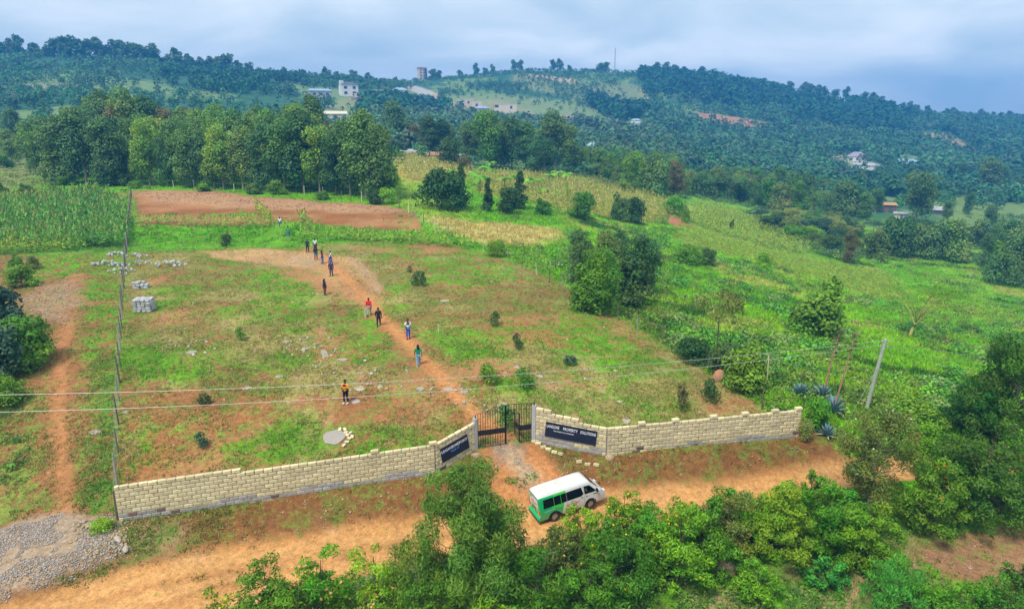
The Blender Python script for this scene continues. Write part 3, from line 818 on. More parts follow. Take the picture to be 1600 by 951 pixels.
# ------------------------------------------------------------------ far buildings
def ridge_pt(px, d0=520, d1=1060):
    d = np.linspace(d0, d1, 200); u = (px - 800) / 1108.0
    z = height(u * d, d); _, row = project(u * d, d, z)
    k = int(np.argmin(row)); return Vector((u * d[k], d[k], z[k]))
plain("plaster_white", (.74, .74, .72), .8, .08, .6, objvar=.05)
plain("plaster_beige", (.62, .53, .42), .85, .12, .6, objvar=.08)
plain("plaster_grey", (.40, .40, .40), .85, .15, .6)
plain("roof_slate", (.10, .115, .14), .6, .15, 1.2)
plain("roof_blue", (.30, .42, .55), .5, .12, 1.2)
plain("roof_teal", (.30, .45, .46), .5, .12, 1.2)
plain("roof_iron", (.46, .46, .46), .45, .2, 1.5, metal=.2, dirt=(.30, .18, .12))
plain("roof_rust", (.38, .20, .13), .6, .25, 1.5)
plain("roof_cream", (.66, .64, .44), .5, .08, 1.2)
plain("roof_mauve", (.32, .27, .33), .6, .12, 1.2)
plain("orange_tarp", (.48, .25, .10), .6, .12, 1.2)
plain("window_glass", (.035, .05, .075), .15, .1, 1.0, spec=.6)
plain("tank_blue", (.05, .25, .50), .5, .1, 1)
plain("red_band", (.50, .12, .09), .7, .1, 1)
def roof_hip(mb, w, d, z, h, over=.4, ridge=.5, mi=0):
    x, y = w / 2 + over, d / 2 + over
    rx = x * ridge
    mb.add([(-x, -y, z), (x, -y, z), (x, y, z), (-x, y, z), (-rx, 0, z + h), (rx, 0, z + h)], [(0, 1, 5, 4), (2, 3, 4, 5), (1, 2, 5), (3, 0, 4), (3, 2, 1, 0)], mi)
def house(name, label, px, row, w, d, h, wall, roof=None, rh=2.0, ridge=.5, rz=0.0, wins=(), cat="house", doors=(), sink=.6, flat=False, group=None):
    p = G(px, row) if row > 0 else ridge_pt(px)
    face = math.atan2(-p.x, p.y) + rz
    root = empty(name, p - Vector((0, 0, sink)), face, label, cat, group)
    if cat == "house" and row > 0 and row < 270: root.scale = (1.05, 1.05, 1.1)
    H2 = h + sink
    MB().box((0, 0, H2 / 2), (w, d, H2)).build("wall", MATS[wall], root)
    if flat:
        mb = MB().box((0, 0, H2 + .12), (w + .3, d + .3, .24)); mb.build("roof", MATS[roof or wall], root)
    else:
        mb = MB(); roof_hip(mb, w, d, H2 + .01, rh, .5, ridge); mb.build("roof", MATS[roof], root)
    for (x, z, ww, wh) in wins:
        f = MB().box((x, -d / 2 - .03, z + sink), (ww + .2, .08, wh + .2)).build("window", MATS["plaster_white"], root)
        MB().box((x, -d / 2 - .06, z + sink), (ww, .06, wh)).build("pane", MATS["window_glass"], f)
    for (x, ww, wh) in doors:
        MB().box((x, -d / 2 - .03, sink + wh / 2), (ww, .08, wh)).build("door", MATS["roof_slate"], root)
    return root
h1 = house("two_storey_house", "white two storey house with dark roof on the far left slope", 545, 150, 14, 10, 8.5, "plaster_white", "roof_slate", 2.2, .5, .25,
           [(x, z, 2.6, 2.0) for x in (-3.6, 3.6) for z in (2.2, 6.2)])
MB().box((-6.2, -2, 6), (3, 3, 12.5)).build("stair_tower", MATS["plaster_white"], h1)
house("bungalow", "grey bungalow with flat dark blue roof left of the white house", 500, 152, 18, 10, 4.5, "plaster_grey", "roof_blue", 1.6, .75, .15, [(-5, 2.2, 2.5, 1.8), (0, 2.2, 2.5, 1.8), (5, 2.2, 2.5, 1.8)])
house("annex", "small flat roofed annex right of the white house", 556, 152, 8, 6, 3, "plaster_beige", "roof_slate", flat=True, wins=[(-2, 1.6, 1.4, 1.4), (2, 1.6, 1.4, 1.4)])
house("greenhouse_shed", "long pale yellow roofed shed showing above the tree grove", 523, 186, 15, 7, 3.2, "plaster_beige", "roof_cream", 1.8, .98, .1, cat="shed", doors=[(0, 2.2, 2.4)], sink=2.5)
house("bungalow", "low house with pale blue roof beside the steep road", 625, 147, 14, 9, 3.2, "plaster_beige", "roof_blue", 2.2, .45, -.1, [(-4, 1.7, 1.8, 1.4), (1, 1.7, 1.8, 1.4)])
house("unfinished_house", "row of unroofed beige rooms left of the steep road", 592, 149, 14, 8, 4, "plaster_beige", flat=True, wins=[(-4.5, 2.2, 1.8, 2), (0, 2.2, 1.8, 2), (4.5, 2.2, 1.8, 2)])
tw = house("tower_block", "pale storeyed tower block with red top on the skyline", 665, -1, 9, 9, 14, "plaster_beige", "plaster_beige", flat=True, rz=.3, cat="building", wins=[(x, z, 1.6, 1.6) for x in (-2.5, 1.2) for z in (3, 6.2, 9.4, 12.2)], sink=4)
MB().box((0, 0, 18.9), (9.6, 9.6, 1.5)).build("parapet", MATS["red_band"], tw)
MB().box((3.6, 0, 12), (3.2, 9.4, 13)).build("stair_shaft", MATS["roof_slate"], tw)
house("unfinished_house", "beige flat roofed shell on the far terrace, leftmost of that row", 727, 166, 15, 8, 5.5, "plaster_beige", flat=True, sink=2, wins=[(-4, 3, 1.8, 2), (3, 3, 1.8, 2)])
house("unfinished_house", "beige shell with one dark doorway on the far terrace", 745, 168, 9, 8, 5, "plaster_beige", flat=True, doors=[(0, 2.2, 3)], sink=2)
house("bungalow", "low blue grey roofed house on the far terrace", 752, 174, 13, 8, 2.4, "plaster_grey", "roof_blue", 1.6, .5, .1)
house("unfinished_house", "beige shell with dark upper opening near the quarry ramp", 790, 174, 20, 9, 5.5, "plaster_beige", flat=True, wins=[(-8, 4, 3.5, 2.2), (5, 3, 2, 2.4)], sink=2)
house("unfinished_house", "flat roofed beige house at the foot of the grassy hill", 877, 192, 17, 10, 6.2, "plaster_beige", flat=True, wins=[(-5, 3.5, 1.5, 2.4), (-2, 3.5, 1.5, 2.4), (1, 3.5, 1.5, 2.4), (6, 4, 1.6, 2.6)], sink=2)
MB().box((0, 0, 0), (1, 1, 1))
def retaining(label, px0, r0, px1, r1, h, mat):
    a, b = G(px0, r0), G(px1, r1); d = b - a; L = math.hypot(d.x, d.y)
    mb = MB(); k = 6
    for i in range(k):
        q0, q1 = GX(*(a + d * (i / k)).xy) - a, GX(*(a + d * ((i + 1) / k)).xy) - a
        c = (q0 + q1) / 2
        mb.box((c.x, c.y, c.z + h / 2 - 1), (L / k + .02, .5, h + 2), math.atan2(d.y, d.x))
    o = mb.build("boundary_wall", MATS[mat], None, a)
    return tag(o, label, "wall")
retaining("long grey retaining wall below the far terrace houses", 728, 178, 785, 184, 3.2, "plaster_grey")
retaining("pale boundary wall descending right of the far terrace", 786, 182, 842, 190, 3.0, "plaster_beige")
retaining("pale wall under the blue roofed house by the steep road", 588, 155, 655, 153, 2.6, "plaster_beige")
retaining("pale terrace wall below the white two storey house", 548, 156, 572, 158, 2.4, "plaster_beige")
house("village_house", "teal roofed house half hidden by trees right of the dark grove", 925, 238, 14, 9, 3.2, "plaster_white", "roof_teal", 2.4, .4, -.15, [(-4, 1.8, 1.4, 1.4), (0, 1.8, 1.4, 1.4), (4, 1.8, 1.4, 1.4)], sink=1)
house("village_house", "small white house with teal roof at the forest edge on the hill", 993, 196, 8, 6, 4, "plaster_white", "roof_teal", 1.4, .5, 0, [(-1.5, 2, 1.2, 1.4)], sink=1)
house("village_house", "white house with mauve hip roof in the far right woods", 1338, 252, 14, 10, 3.4, "plaster_white", "roof_mauve", 3.2, .3, .1, [(-4, 1.8, 1.6, 1.4), (0, 1.8, 1.6, 1.4), (4, 1.8, 1.6, 1.4)], sink=1)
house("village_house", "long low grey roofed building below the mauve roofed house", 1350, 264, 15, 7, 2.4, "plaster_white", "roof_iron", 1.6, .7, -.3, [(-3, 1.4, 1.2, 1.0), (3, 1.4, 1.2, 1.0)], sink=1)
house("village_house", "pale blue roofed house in the far right woods", 1415, 258, 16, 8, 2.6, "plaster_white", "roof_blue", 1.8, .6, -.1, [(-4, 1.5, 1.6, 1.2), (3, 1.5, 1.6, 1.2)], sink=1)
house("village_house", "tiny white house left of the far brown clearing", 1485, 263, 9, 7, 2.6, "plaster_white", "roof_iron", 1.6, .5, 0, [(0, 1.4, 1.2, 1.0)], sink=1)
house("farm_shack", "brown shack under orange sheets among the right hand trees", 1382, 330, 7.5, 5, 2.8, "post_wood", "orange_tarp", .9, .9, .2, cat="shed", doors=[(-1.6, 1.2, 2.1), (1.8, 1.3, 2.2)])
house("farm_shack", "low whitewashed shed left of the tall dark tree", 1408, 342, 5, 3.6, 2.2, "plaster_white", "roof_iron", .5, .95, 0, cat="shed", doors=[(0, .9, 1.7)])
house("farm_shack", "grey iron roofed shed right of the tall dark tree", 1467, 334, 9, 5, 1.7, "roof_slate", "roof_iron", 1.4, .96, -.1, cat="shed", doors=[(2, 1.2, 1.5)])
bt = house("farm_shack", "small white house with bright blue roof at right", 1538, 368, 4, 4, 2.6, "plaster_white", "tank_blue", 1.1, .5, .1, doors=[(.6, .9, 1.9)], wins=[(-1, 1.5, .7, .7)])
house("farm_shack", "long grey iron shed roof beyond the yellow maize", 646, 246, 11, 6, 1.8, "post_wood", "roof_iron", 1.3, .97, 0, cat="shed", sink=1, doors=[(2, 1.2, 1.5)])
house("farm_shack", "small rusty roofed shed beyond the yellow maize", 674, 250, 7, 5, 1.8, "post_wood", "roof_rust", 1.1, .9, .1, cat="shed", sink=1, doors=[(1, 1.0, 1.5)])
house("farm_shack", "grey roofed hut right of the round dark bush", 725, 256, 6.5, 6, 2.0, "plaster_grey", "roof_iron", 1.6, .35, .1, cat="shed", sink=1, doors=[(1, .9, 1.7)])
# lattice mast on the hill top
mp = G(960, 118)
mast = empty("radio_mast", mp, 0, "thin lattice radio mast on the highest hilltop", "mast")
for a in range(3):
    q = Vector((math.cos(a * 2.094), math.sin(a * 2.094), 0))
    MB().tube([q * 1.1 - Vector((0, 0, 2)), q * .3 + Vector((0, 0, 33.6))], .14, 4).build("leg", MATS["post_grey"], mast)
br = MB()
for k in range(14):
    z0, z1 = k * 2.4, (k + 1) * 2.4
    for a in range(3):
        r0, r1 = 1.1 - .8 * z0 / 33.6, 1.1 - .8 * z1 / 33.6
        br.tube([(r0 * math.cos(a * 2.094), r0 * math.sin(a * 2.094), z0), (r1 * math.cos((a + 1) * 2.094), r1 * math.sin((a + 1) * 2.094), z1)], .07, 3)
br.build("bracing", MATS["post_grey"], mast)
for pxm, rwm, hm, lab in ((576, 128, 12, "thin pole standing on the saddle of the left ridge"), (895, 216, 14, "pale village pole left of the teal roofed house"), (912, 212, 12, "pale village pole above the teal roofed house"), (1136, 248, 11, "pale wooden pole in the valley woods")):
    q = G(pxm, rwm)
    o = MB().tube([(0, 0, -.5), (0, 0, hm * .6), (0, 0, hm)], [.22, .19, .15], 6).build("shaft", MATS["post_grey"], None)
    r_ = empty("distant_pole", q, 0, lab, "pole"); o.parent = r_
    MB().box((0, 0, hm * .93), (2.2, .18, .18)).build("crossarm", MATS["post_wood"], r_)
# ------------------------------------------------------------------ plants: generators
NR = np.random.default_rng(5)
def unit(v): return v / np.maximum(np.linalg.norm(v, axis=-1, keepdims=True), 1e-9)
def diamonds(c, ax, nr, L, Wd):
    """leaf faces: centre c, long axis ax, normal nr, length L, width Wd -> V (n*4,3)"""
    b = unit(np.cross(ax, nr)); L = np.reshape(L, (-1, 1)); Wd = np.reshape(Wd, (-1, 1))
    return np.stack([c - ax * L * .5, c + b * Wd * .5 - ax * L * .06, c + ax * L * .5 , c - b * Wd * .5 - ax * L * .06], 1).reshape(-1, 3)
def tri_leaves(c, ax, nr, L, Wd):
    b = unit(np.cross(ax, nr)); L = np.reshape(L, (-1, 1)); Wd = np.reshape(Wd, (-1, 1))
    return np.stack([c - ax * L * .5 + b * Wd * .5, c - ax * L * .5 - b * Wd * .5, c + ax * L * .5], 1).reshape(-1, 3)
def tris(n): return np.arange(n * 3, dtype=np.int32).reshape(-1, 3)
def quads(n): return np.arange(n * 4, dtype=np.int32).reshape(-1, 4)
def clump_leaves(rng, cl, nleaf, L, asp, droop=.3, up=.35, shell=.55, tints=None, keep=None):
    """cl: (k,6) centres and radii of foliage clumps"""
    cl = np.asarray(cl, float)
    w = (cl[:, 3] * cl[:, 4] + cl[:, 3] * cl[:, 5]); w /= w.sum()
    k = rng.choice(len(cl), nleaf, p=w)
    d = unit(rng.normal(size=(nleaf, 3))); d[:, 2] = np.where(rng.random(nleaf) < .25, -np.abs(d[:, 2]), np.abs(d[:, 2]) * .9 + d[:, 2] * .1)
    r = shell + (1.08 - shell) * rng.random(nleaf) ** .7
    c = cl[k, :3] + d * cl[k, 3:] * r[:, None]
    nr = unit(d + rng.normal(size=(nleaf, 3)) * .55 + np.array([0, 0, up]))
    ax = rng.normal(size=(nleaf, 3)); ax -= (ax * nr).sum(1, keepdims=True) * nr; ax = unit(unit(ax) + np.array([0, 0, -droop]))
    Ls = L * rng.uniform(.65, 1.3, nleaf)
    V = diamonds(c, ax, nr, Ls, Ls * asp * rng.uniform(.8, 1.2, nleaf))
    ct = rng.uniform(.78, 1.22, len(cl))[k] * rng.uniform(.75, 1.25, nleaf)
    hue = rng.normal(0, .07, len(cl))[k] + rng.normal(0, .05, nleaf)
    C = np.stack([ct * (1 + 1.4 * hue), ct, ct * (1 - .8 * hue)], 1)
    if tints is not None:     # (share, colour): new growth or dry leaves on some clumps
        for share, colr in tints:
            pick = (rng.random(len(cl)) < share)[k] & (rng.random(nleaf) < .75)
            C[pick] = np.array(colr) * ct[pick, None]
    return V, np.repeat(C, 4, 0)
def ellip(z, h0, h1, r, k=1.0):
    t = (z - h0) / (h1 - h0)
    return r * np.sin(np.clip(t, 0, 1) ** k * math.pi) ** .6
def tree_skeleton(rng, h, r, clumps, trunk_r, lean=.03, forks=10, trunk_top=.85):
    mb = MB()
    lx, ly = rng.uniform(-lean, lean, 2) * h
    tr = [Vector((lx * t * t + rng.uniform(-.008, .008) * h, ly * t * t + rng.uniform(-.008, .008) * h, h * t * trunk_top)) for t in np.linspace(0, 1, 7)]
    tr[0] = Vector((0, 0, -.3))
    mb.tube(tr, [trunk_r * (1.15 - .95 * t) for t in np.linspace(0, 1, 7)], 7)
    order = rng.permutation(len(clumps))[:forks]
    for i in order:
        c = Vector(clumps[i][:3]); t = min(.95, max(.18, (c.z / h - .12) / trunk_top * .9))
        k = t * 6; j = min(5, int(k)); s = tr[j].lerp(tr[j + 1], k - j)
        mid_ = s.lerp(c, .55) + Vector((0, 0, -.03 * h))
        rr = trunk_r * (1.05 - .95 * t) * .55
        mb.tube([s, mid_, c], [rr, rr * .6, rr * .2], 5, cap=False)
    return mb
def proto(kind, seed, h, r, nleaf, L, asp, mats_trunk="bark_pale", **kw):
    rng = np.random.default_rng(seed)
    cl = []
    if kind == 'tall':          # eucalyptus: clumps round an upright axis
        for z in np.linspace(kw.get('lo', .26), .85, kw.get('k', 26)):
            zz = (z + rng.uniform(-.03, .03)) * h
            R = ellip(z, kw.get('lo', .26) - .16, 1.0, r, .85)
            a = rng.uniform(0, 6.28); q = R * rng.uniform(.25, .85)
            s = h * rng.uniform(.070, .110)
            cl.append((q * math.cos(a), q * math.sin(a), zz, s * 1.1, s * 1.1, s * 1.35))
        cl.append((0, 0, h * .90, h * .055, h * .055, h * .09))
    elif kind == 'round':       # leafy from near the ground
        for i in range(kw.get('k', 24)):
            d = unit(rng.normal(size=3)); d[2] = abs(d[2])
            q = rng.uniform(.45, .8)
            s = r * rng.uniform(.32, .48)
            cl.append((d[0] * r * q, d[1] * r * q, h * (kw.get('lo', .12) + (.82 - kw.get('lo', .12)) * d[2] * q / .72), s, s, s * h / (2.0 * r) * 1.0))
    elif kind == 'cone':        # cypress
        for z in np.linspace(.08, .96, kw.get('k', 24)):
            R = r * (1 - z) ** .75
            a = rng.uniform(0, 6.28); s = max(r * .30, R * .62)
            cl.append((R * .55 * math.cos(a), R * .55 * math.sin(a), z * h, s, s, s * 1.3))
    elif kind == 'flat':        # acacia: layered plates
        for i in range(kw.get('k', 20)):
            a = rng.uniform(0, 6.28); q = r * rng.uniform(.15, .85) ; lv = rng.choice([.66, .78, .9]) if kw.get('layers') else .85
            s = r * rng.uniform(.2, .34)
            cl.append((q * math.cos(a), q * math.sin(a), h * (lv + rng.uniform(-.04, .04)) - (q / r) ** 2 * h * .08, s, s, s * .35))
    V, C = clump_leaves(rng, cl, nleaf, L, asp, kw.get('droop', .3), tints=kw.get('tints'))
    cm = np_mesh("crown", V, quads(nleaf), C)
    cm.materials.append(None)
    tm = tree_skeleton(rng, h, r, cl, kw.get('tr', h * .013), kw.get('lean', .03), kw.get('forks', 12)).mesh("trunk", MATS[mats_trunk], True)
    return cm, tm, h
plain("bark_pale", (.33, .27, .20), .85, .25, 3, objvar=.2)
plain("bark_dark", (.13, .095, .07), .9, .3, 4, objvar=.2)
plain("bark_yellow", (.46, .42, .12), .8, .2, 3)
leafy("leaf_euc", (.135, .245, .050)); leafy("leaf_euc_dark", (.088, .180, .048)); leafy("leaf_euc_bright", (.165, .305, .035))
leafy("leaf_deep", (.052, .118, .026)); leafy("leaf_mid", (.115, .255, .020)); leafy("leaf_bright", (.150, .345, .018))
leafy("leaf_blue", (.055, .118, .065)); leafy("leaf_rust", (.17, .15, .050)); leafy("leaf_olive", (.165, .225, .050))
leafy("leaf_lime", (.200, .360, .025)); leafy("leaf_fern", (.100, .320, .040))
RUST = (1.55, 1.0, .9); LIMEY = (1.25, 1.22, .85); GREYG = (1.0, 1.02, 1.4)
P_TALL = [proto('tall', 100 + i, 15, r, 8000, .46, .55, k=k, lo=lo, tints=((.12, LIMEY), (.05, RUST), (.12, GREYG))) for i, (r, k, lo) in enumerate(((3.0, 28, .18), (3.6, 32, .14), (2.7, 26, .20), (3.3, 30, .11), (4.0, 34, .16), (3.0, 28, .24)))]
P_ROUND = [proto('round', 200 + i, 5, r, 4200, .34, .6, "bark_dark", k=k, tints=((.12, LIMEY),)) for i, (r, k) in enumerate(((2.6, 26), (2.1, 20), (3.0, 30), (2.4, 24)))]
P_SMALL = [proto('round', 250 + i, 1.2, .62, 620, .15, .5, "bark_dark", k=14, lo=.1, droop=.1) for i in range(3)]
P_CONE = [proto('cone', 300 + i, 10, r, 4200, .42, .55, "bark_dark") for i, r in enumerate((2.4, 1.9))]
P_FLAT = [proto('flat', 400 + i, 8, 4.2, 2400, .34, .5, "bark_dark", k=22, layers=True, forks=18) for i in range(2)]
P_SKY = [proto('tall', 500 + i, 22, r, 1500, 1.4, .75, k=20, lo=lo, forks=6) for i, (r, lo) in enumerate(((5.6, .26), (6.2, .2), (4.8, .30)))]
def plant(name, label, p, pr, H_, Wk=1.0, mat="leaf_euc", rz=None, cat="tree", group=None, r=rnd):
    cm, tm, h = pr
    k = H_ / h
    root = empty(name, p, r.uniform(0, 6.28) if rz is None else rz, label, cat, group)
    root.scale = (k * Wk, k * Wk, k)
    o = bpy.data.objects.new("crown", cm); link(o, root)
    o.material_slots[0].link = 'OBJECT'; o.material_slots[0].material = MATS[mat]
    o2 = bpy.data.objects.new("trunk", tm); link(o2, root)
    return root
ORD = ["first", "second", "third", "fourth", "fifth", "sixth", "seventh", "eighth", "ninth", "tenth", "eleventh", "twelfth", "thirteenth", "fourteenth", "fifteenth", "sixteenth", "seventeenth", "eighteenth", "nineteenth"]
TENS = {2: "twenty", 3: "thirty", 4: "forty", 5: "fifty", 6: "sixty", 7: "seventy", 8: "eighty", 9: "ninety"}
def ordinal(i):
    if i < 19: return ORD[i]
    n_ = i + 1
    if n_ >= 100: return "hundred and " + (ordinal(n_ - 101) if n_ > 100 else "zeroth")
    return {2: "twentieth", 3: "thirtieth", 4: "fortieth", 5: "fiftieth", 6: "sixtieth", 7: "seventieth", 8: "eightieth", 9: "ninetieth"}[n_ // 10] if n_ % 10 == 0 else TENS[n_ // 10] + "-" + ORD[n_ % 10 - 1]

# ---- the eucalyptus grove at left, front row to back
def tree_row(name, items, protos, where, group, cat="tree", tone_words=None):
    """items: (px, base row, height, width factor, material); one label each, counted from the left"""
    items = sorted(items)
    for i, (px, row, h, wk, mat) in enumerate(items):
        w = {"leaf_euc": "green", "leaf_euc_dark": "dark green", "leaf_euc_bright": "bright green", "leaf_rust": "rusty brown", "leaf_deep": "very dark", "leaf_mid": "mid green", "leaf_blue": "grey green", "leaf_olive": "olive green", "leaf_bright": "bright green", "leaf_lime": "lime green"}[mat]
        pr_ = rnd.choice(protos)
        if pr_ in P_ROUND and h > 6.5: wk *= .66
        plant(name, f"{w} {cat}, {ordinal(i)} from the left {where}", G(px, row), pr_, h, wk, mat, group=group, cat=cat)
E_, ED, EB, RU = "leaf_euc", "leaf_euc_dark", "leaf_euc_bright", "leaf_rust"
tree_row("eucalyptus_tree", [(70, 284, 13, 1.1, E_), (100, 288, 16, 1.25, ED), (135, 288, 17.5, 1.2, ED), (170, 290, 15.5, 1.2, ED), (205, 288, 11, 1, E_), (235, 290, 15, 1.0, EB), (262, 291, 12, 1, E_), (295, 292, 14.5, 1.1, E_), (322, 293, 13, 1.1, ED), (350, 295, 14, 1.2, EB), (380, 296, 13.5, 1.1, E_),
    (415, 298, 14.5, 1.1, ED), (445, 299, 15.5, 1.1, E_), (475, 300, 17.5, 1.15, ED), (500, 302, 14, 1.1, EB), (525, 304, 13, 1.1, ED), (548, 306, 15.5, 1.0, ED), (572, 309, 17.5, 1.15, E_), (596, 311, 14, 1.05, ED), (612, 312, 7, 1.2, EB)],
    P_TALL, "in the front row of the left grove", "trees of the left grove")
tree_row("eucalyptus_tree", [(60, 268, 15, 1.2, E_), (110, 266, 15, 1.2, ED), (150, 264, 20, 1.2, E_), (172, 266, 22, 1.1, ED), (195, 268, 18, 1.1, RU), (212, 268, 22, 1.0, E_), (238, 268, 20, 1.15, ED), (262, 270, 17, 1.1, RU), (290, 268, 17, 1.1, E_), (318, 270, 17, 1, EB), (345, 270, 16.5, 1.1, EB), (372, 272, 17, 1.1, E_), (398, 274, 16, 1.0, E_), (425, 276, 17, 1.0, EB), (450, 278, 16.5, 1.0, E_), (470, 279, 18.5, 1.05, EB), (492, 280, 20.5, .95, ED), (515, 282, 14, 1.0, RU), (540, 284, 14.5, 1, E_)],
    P_TALL, "in the back row of the left grove", "trees of the left grove")
tree_row("eucalyptus_tree", [(-20, 256, 13, 1.3, ED), (20, 258, 11, 1.3, E_), (25, 228, 14, 1.2, ED), (300, 255, 17, 1.2, RU), (350, 256, 18.5, 1.1, EB), (410, 258, 18, 1.0, E_), (455, 262, 18, .9, E_), (560, 285, 12, 1, E_)],
    P_TALL, "among the scattered trees behind the left grove", "trees of the left grove")
tree_row("eucalyptus_tree", [(85, 277, 15, 1.2, ED), (122, 277, 17, 1.2, E_), (158, 278, 17, 1.15, ED), (190, 279, 15, 1.2, ED), (222, 280, 16, 1.1, E_), (250, 281, 15, 1.1, EB), (280, 282, 15.5, 1.1, E_), (308, 282, 15, 1.1, E_), (336, 283, 15, 1.1, EB), (364, 284, 15, 1.1, E_), (392, 286, 15.5, 1.1, E_), (430, 288, 16, 1.1, E_), (460, 290, 16.5, 1.1, ED), (486, 291, 17, 1.1, E_), (512, 293, 14, 1.1, E_), (536, 295, 14.5, 1.1, ED), (560, 297, 16, 1.1, E_), (584, 300, 14.5, 1.1, E_)],
    P_TALL, "in the middle row of the left grove", "trees of the left grove")
tree_row("understorey_shrub", [(20, 245, 4, 1.2, "leaf_mid"), (5, 262, 4, 1.3, "leaf_mid"), (104, 290, 2.4, 1.6, "leaf_mid"), (183, 291, 5.5, .9, "leaf_deep"), (212, 294, 1.8, 1.6, "leaf_mid"), (318, 299, 1.7, 1.8, "leaf_bright"), (398, 303, 2.6, 1.7, "leaf_euc"), (432, 304, 3.0, 1.3, "leaf_mid"), (505, 312, 2.0, 1.6, "leaf_mid"), (588, 319, 2.8, 1.3, "leaf_deep"), (604, 318, 3.4, 1.0, "leaf_bright"), (40, 302, 2.2, 1.5, "leaf_mid"), (5, 306, 3.0, 1.2, "leaf_mid")],
    P_ROUND, "under the left grove", "shrubs under the left grove", "shrub")

# ---- woods behind the maize fields, centre
rg = random.Random(77)
def scatter_px(n_, poly_px, sep, seed):
    r = random.Random(seed); pts = []
    x0, x1 = min(p[0] for p in poly_px), max(p[0] for p in poly_px); y0, y1 = min(p[1] for p in poly_px), max(p[1] for p in poly_px)
    P = [(float(a), float(b)) for a, b in poly_px]
    for _ in range(n_ * 60):
        if len(pts) >= n_: break
        x, y = r.uniform(x0, x1), r.uniform(y0, y1)
        if poly_sd(np.array([x]), np.array([y]), P)[0] < 0: continue
        if any(abs(x - a) < sep and abs(y - b) < sep * .45 for a, b in pts): continue
        pts.append((x, y))
    return pts
wood = [(620, 238, 19, 1.15, ED), (650, 242, 11, 1.2, RU), (672, 248, 14, 1.2, "leaf_deep"), (690, 249, 13, 1.2, "leaf_deep"), (735, 258, 13, 1.1, ED), (760, 262, 17, 1.15, EB), (782, 262, 14, 1.1, E_), (800, 264, 16, 1.1, ED), (822, 266, 15, 1.2, E_), (845, 274, 11.5, 1.35, ED), (868, 268, 19, 1.1, ED), (888, 270, 15, 1.1, E_), (850, 262, 15, 1.1, E_), (775, 256, 15, 1.1, ED), (700, 244, 12, 1.1, E_), (640, 240, 12, 1.1, ED)]
tree_row("wood_tree", [(a, b, c * 1.15, d * 1.1, e) for a, b, c, d, e in wood], P_TALL, "in the wood behind the yellow maize", "trees behind the yellow maize")
w2 = []
for x, y in scatter_px(62, [(890, 268), (960, 262), (1080, 280), (1180, 292), (1300, 312), (1330, 330), (1290, 345), (1180, 325), (1050, 302), (960, 298)], 15, 3):
    w2.append((x, y, rg.uniform(7, 12), rg.uniform(1.0, 1.35), rg.choice([E_, ED, ED, "leaf_olive", "leaf_mid", E_])))
w2 += [(985, 300, 13, 1.2, EB), (1020, 305, 14, 1.3, E_), (1055, 308, 12, 1.1, RU), (1000, 296, 13, 1.1, EB), (1215, 310, 14, 1.2, E_), (1240, 316, 14, 1.3, ED), (1258, 322, 13, 1.1, ED), (1320, 335, 13, 1.3, ED), (1350, 345, 11, 1.3, E_)]
tree_row("wood_tree", w2, P_TALL[1:4:2] + P_ROUND[:3] + P_FLAT[:1], "in the belt of woods right of centre", "trees of the central belt")
w3 = [(1430, 350, 20, 1.25, ED), (1340, 338, 11, 1.2, ED), (1368, 332, 10, 1.2, E_), (1480, 345, 8, 1.2, E_), (1512, 335, 10, 1.0, ED), (1545, 358, 9, 1.3, ED), (1500, 290, 15, 1.2, ED), (1540, 306, 22, 1.5, ED), (1560, 304, 17, 1.3, ED), (1590, 312, 12, 1.4, ED), (1380, 300, 11, 1.2, E_), (1345, 300, 11, 1.2, ED), (1465, 300, 10, 1.2, ED)]
tree_row("valley_tree", w3, P_TALL, "among the tall trees round the right hand farmsteads", "trees round the right hand farmsteads")
w4 = [(1325, 412, 8, 1.0, RU), (1368, 408, 8, 1.2, "leaf_olive"), (1395, 400, 11, 1.3, ED), (1415, 398, 11, 1.3, ED), (1438, 402, 10.5, 1.3, ED), (1462, 404, 10, 1.2, ED), (1482, 406, 11.5, 1.3, E_), (1545, 420, 11, 1.2, ED), (1560, 432, 9, 1.2, EB), (1568, 445, 9, 1.2, ED), (1585, 415, 12, 1.3, ED), (1600, 440, 12, 1.3, ED), (1575, 398, 11, 1.2, ED), (1530, 385, 9, 1.2, ED), (1605, 400, 12, 1.2, ED), (1555, 375, 8, 1.3, E_)]
tree_row("valley_tree", w4, P_ROUND + P_TALL[3:4], "in the clumps below the right hand fields", "trees below the right hand fields")
w5 = []
for x, y in scatter_px(46, [(1180, 345), (1300, 350), (1420, 365), (1520, 375), (1500, 395), (1400, 385), (1300, 398), (1220, 375)], 13, 9):
    w5.append((x, y, rg.uniform(3, 6), rg.uniform(1.1, 1.7), rg.choice(["leaf_mid", "leaf_deep", "leaf_olive", "leaf_deep", "leaf_blue"])))
tree_row("valley_shrub", w5, P_ROUND + P_FLAT, "in the thorny belt above the green right slope", "shrubs of the thorny belt", "shrub")

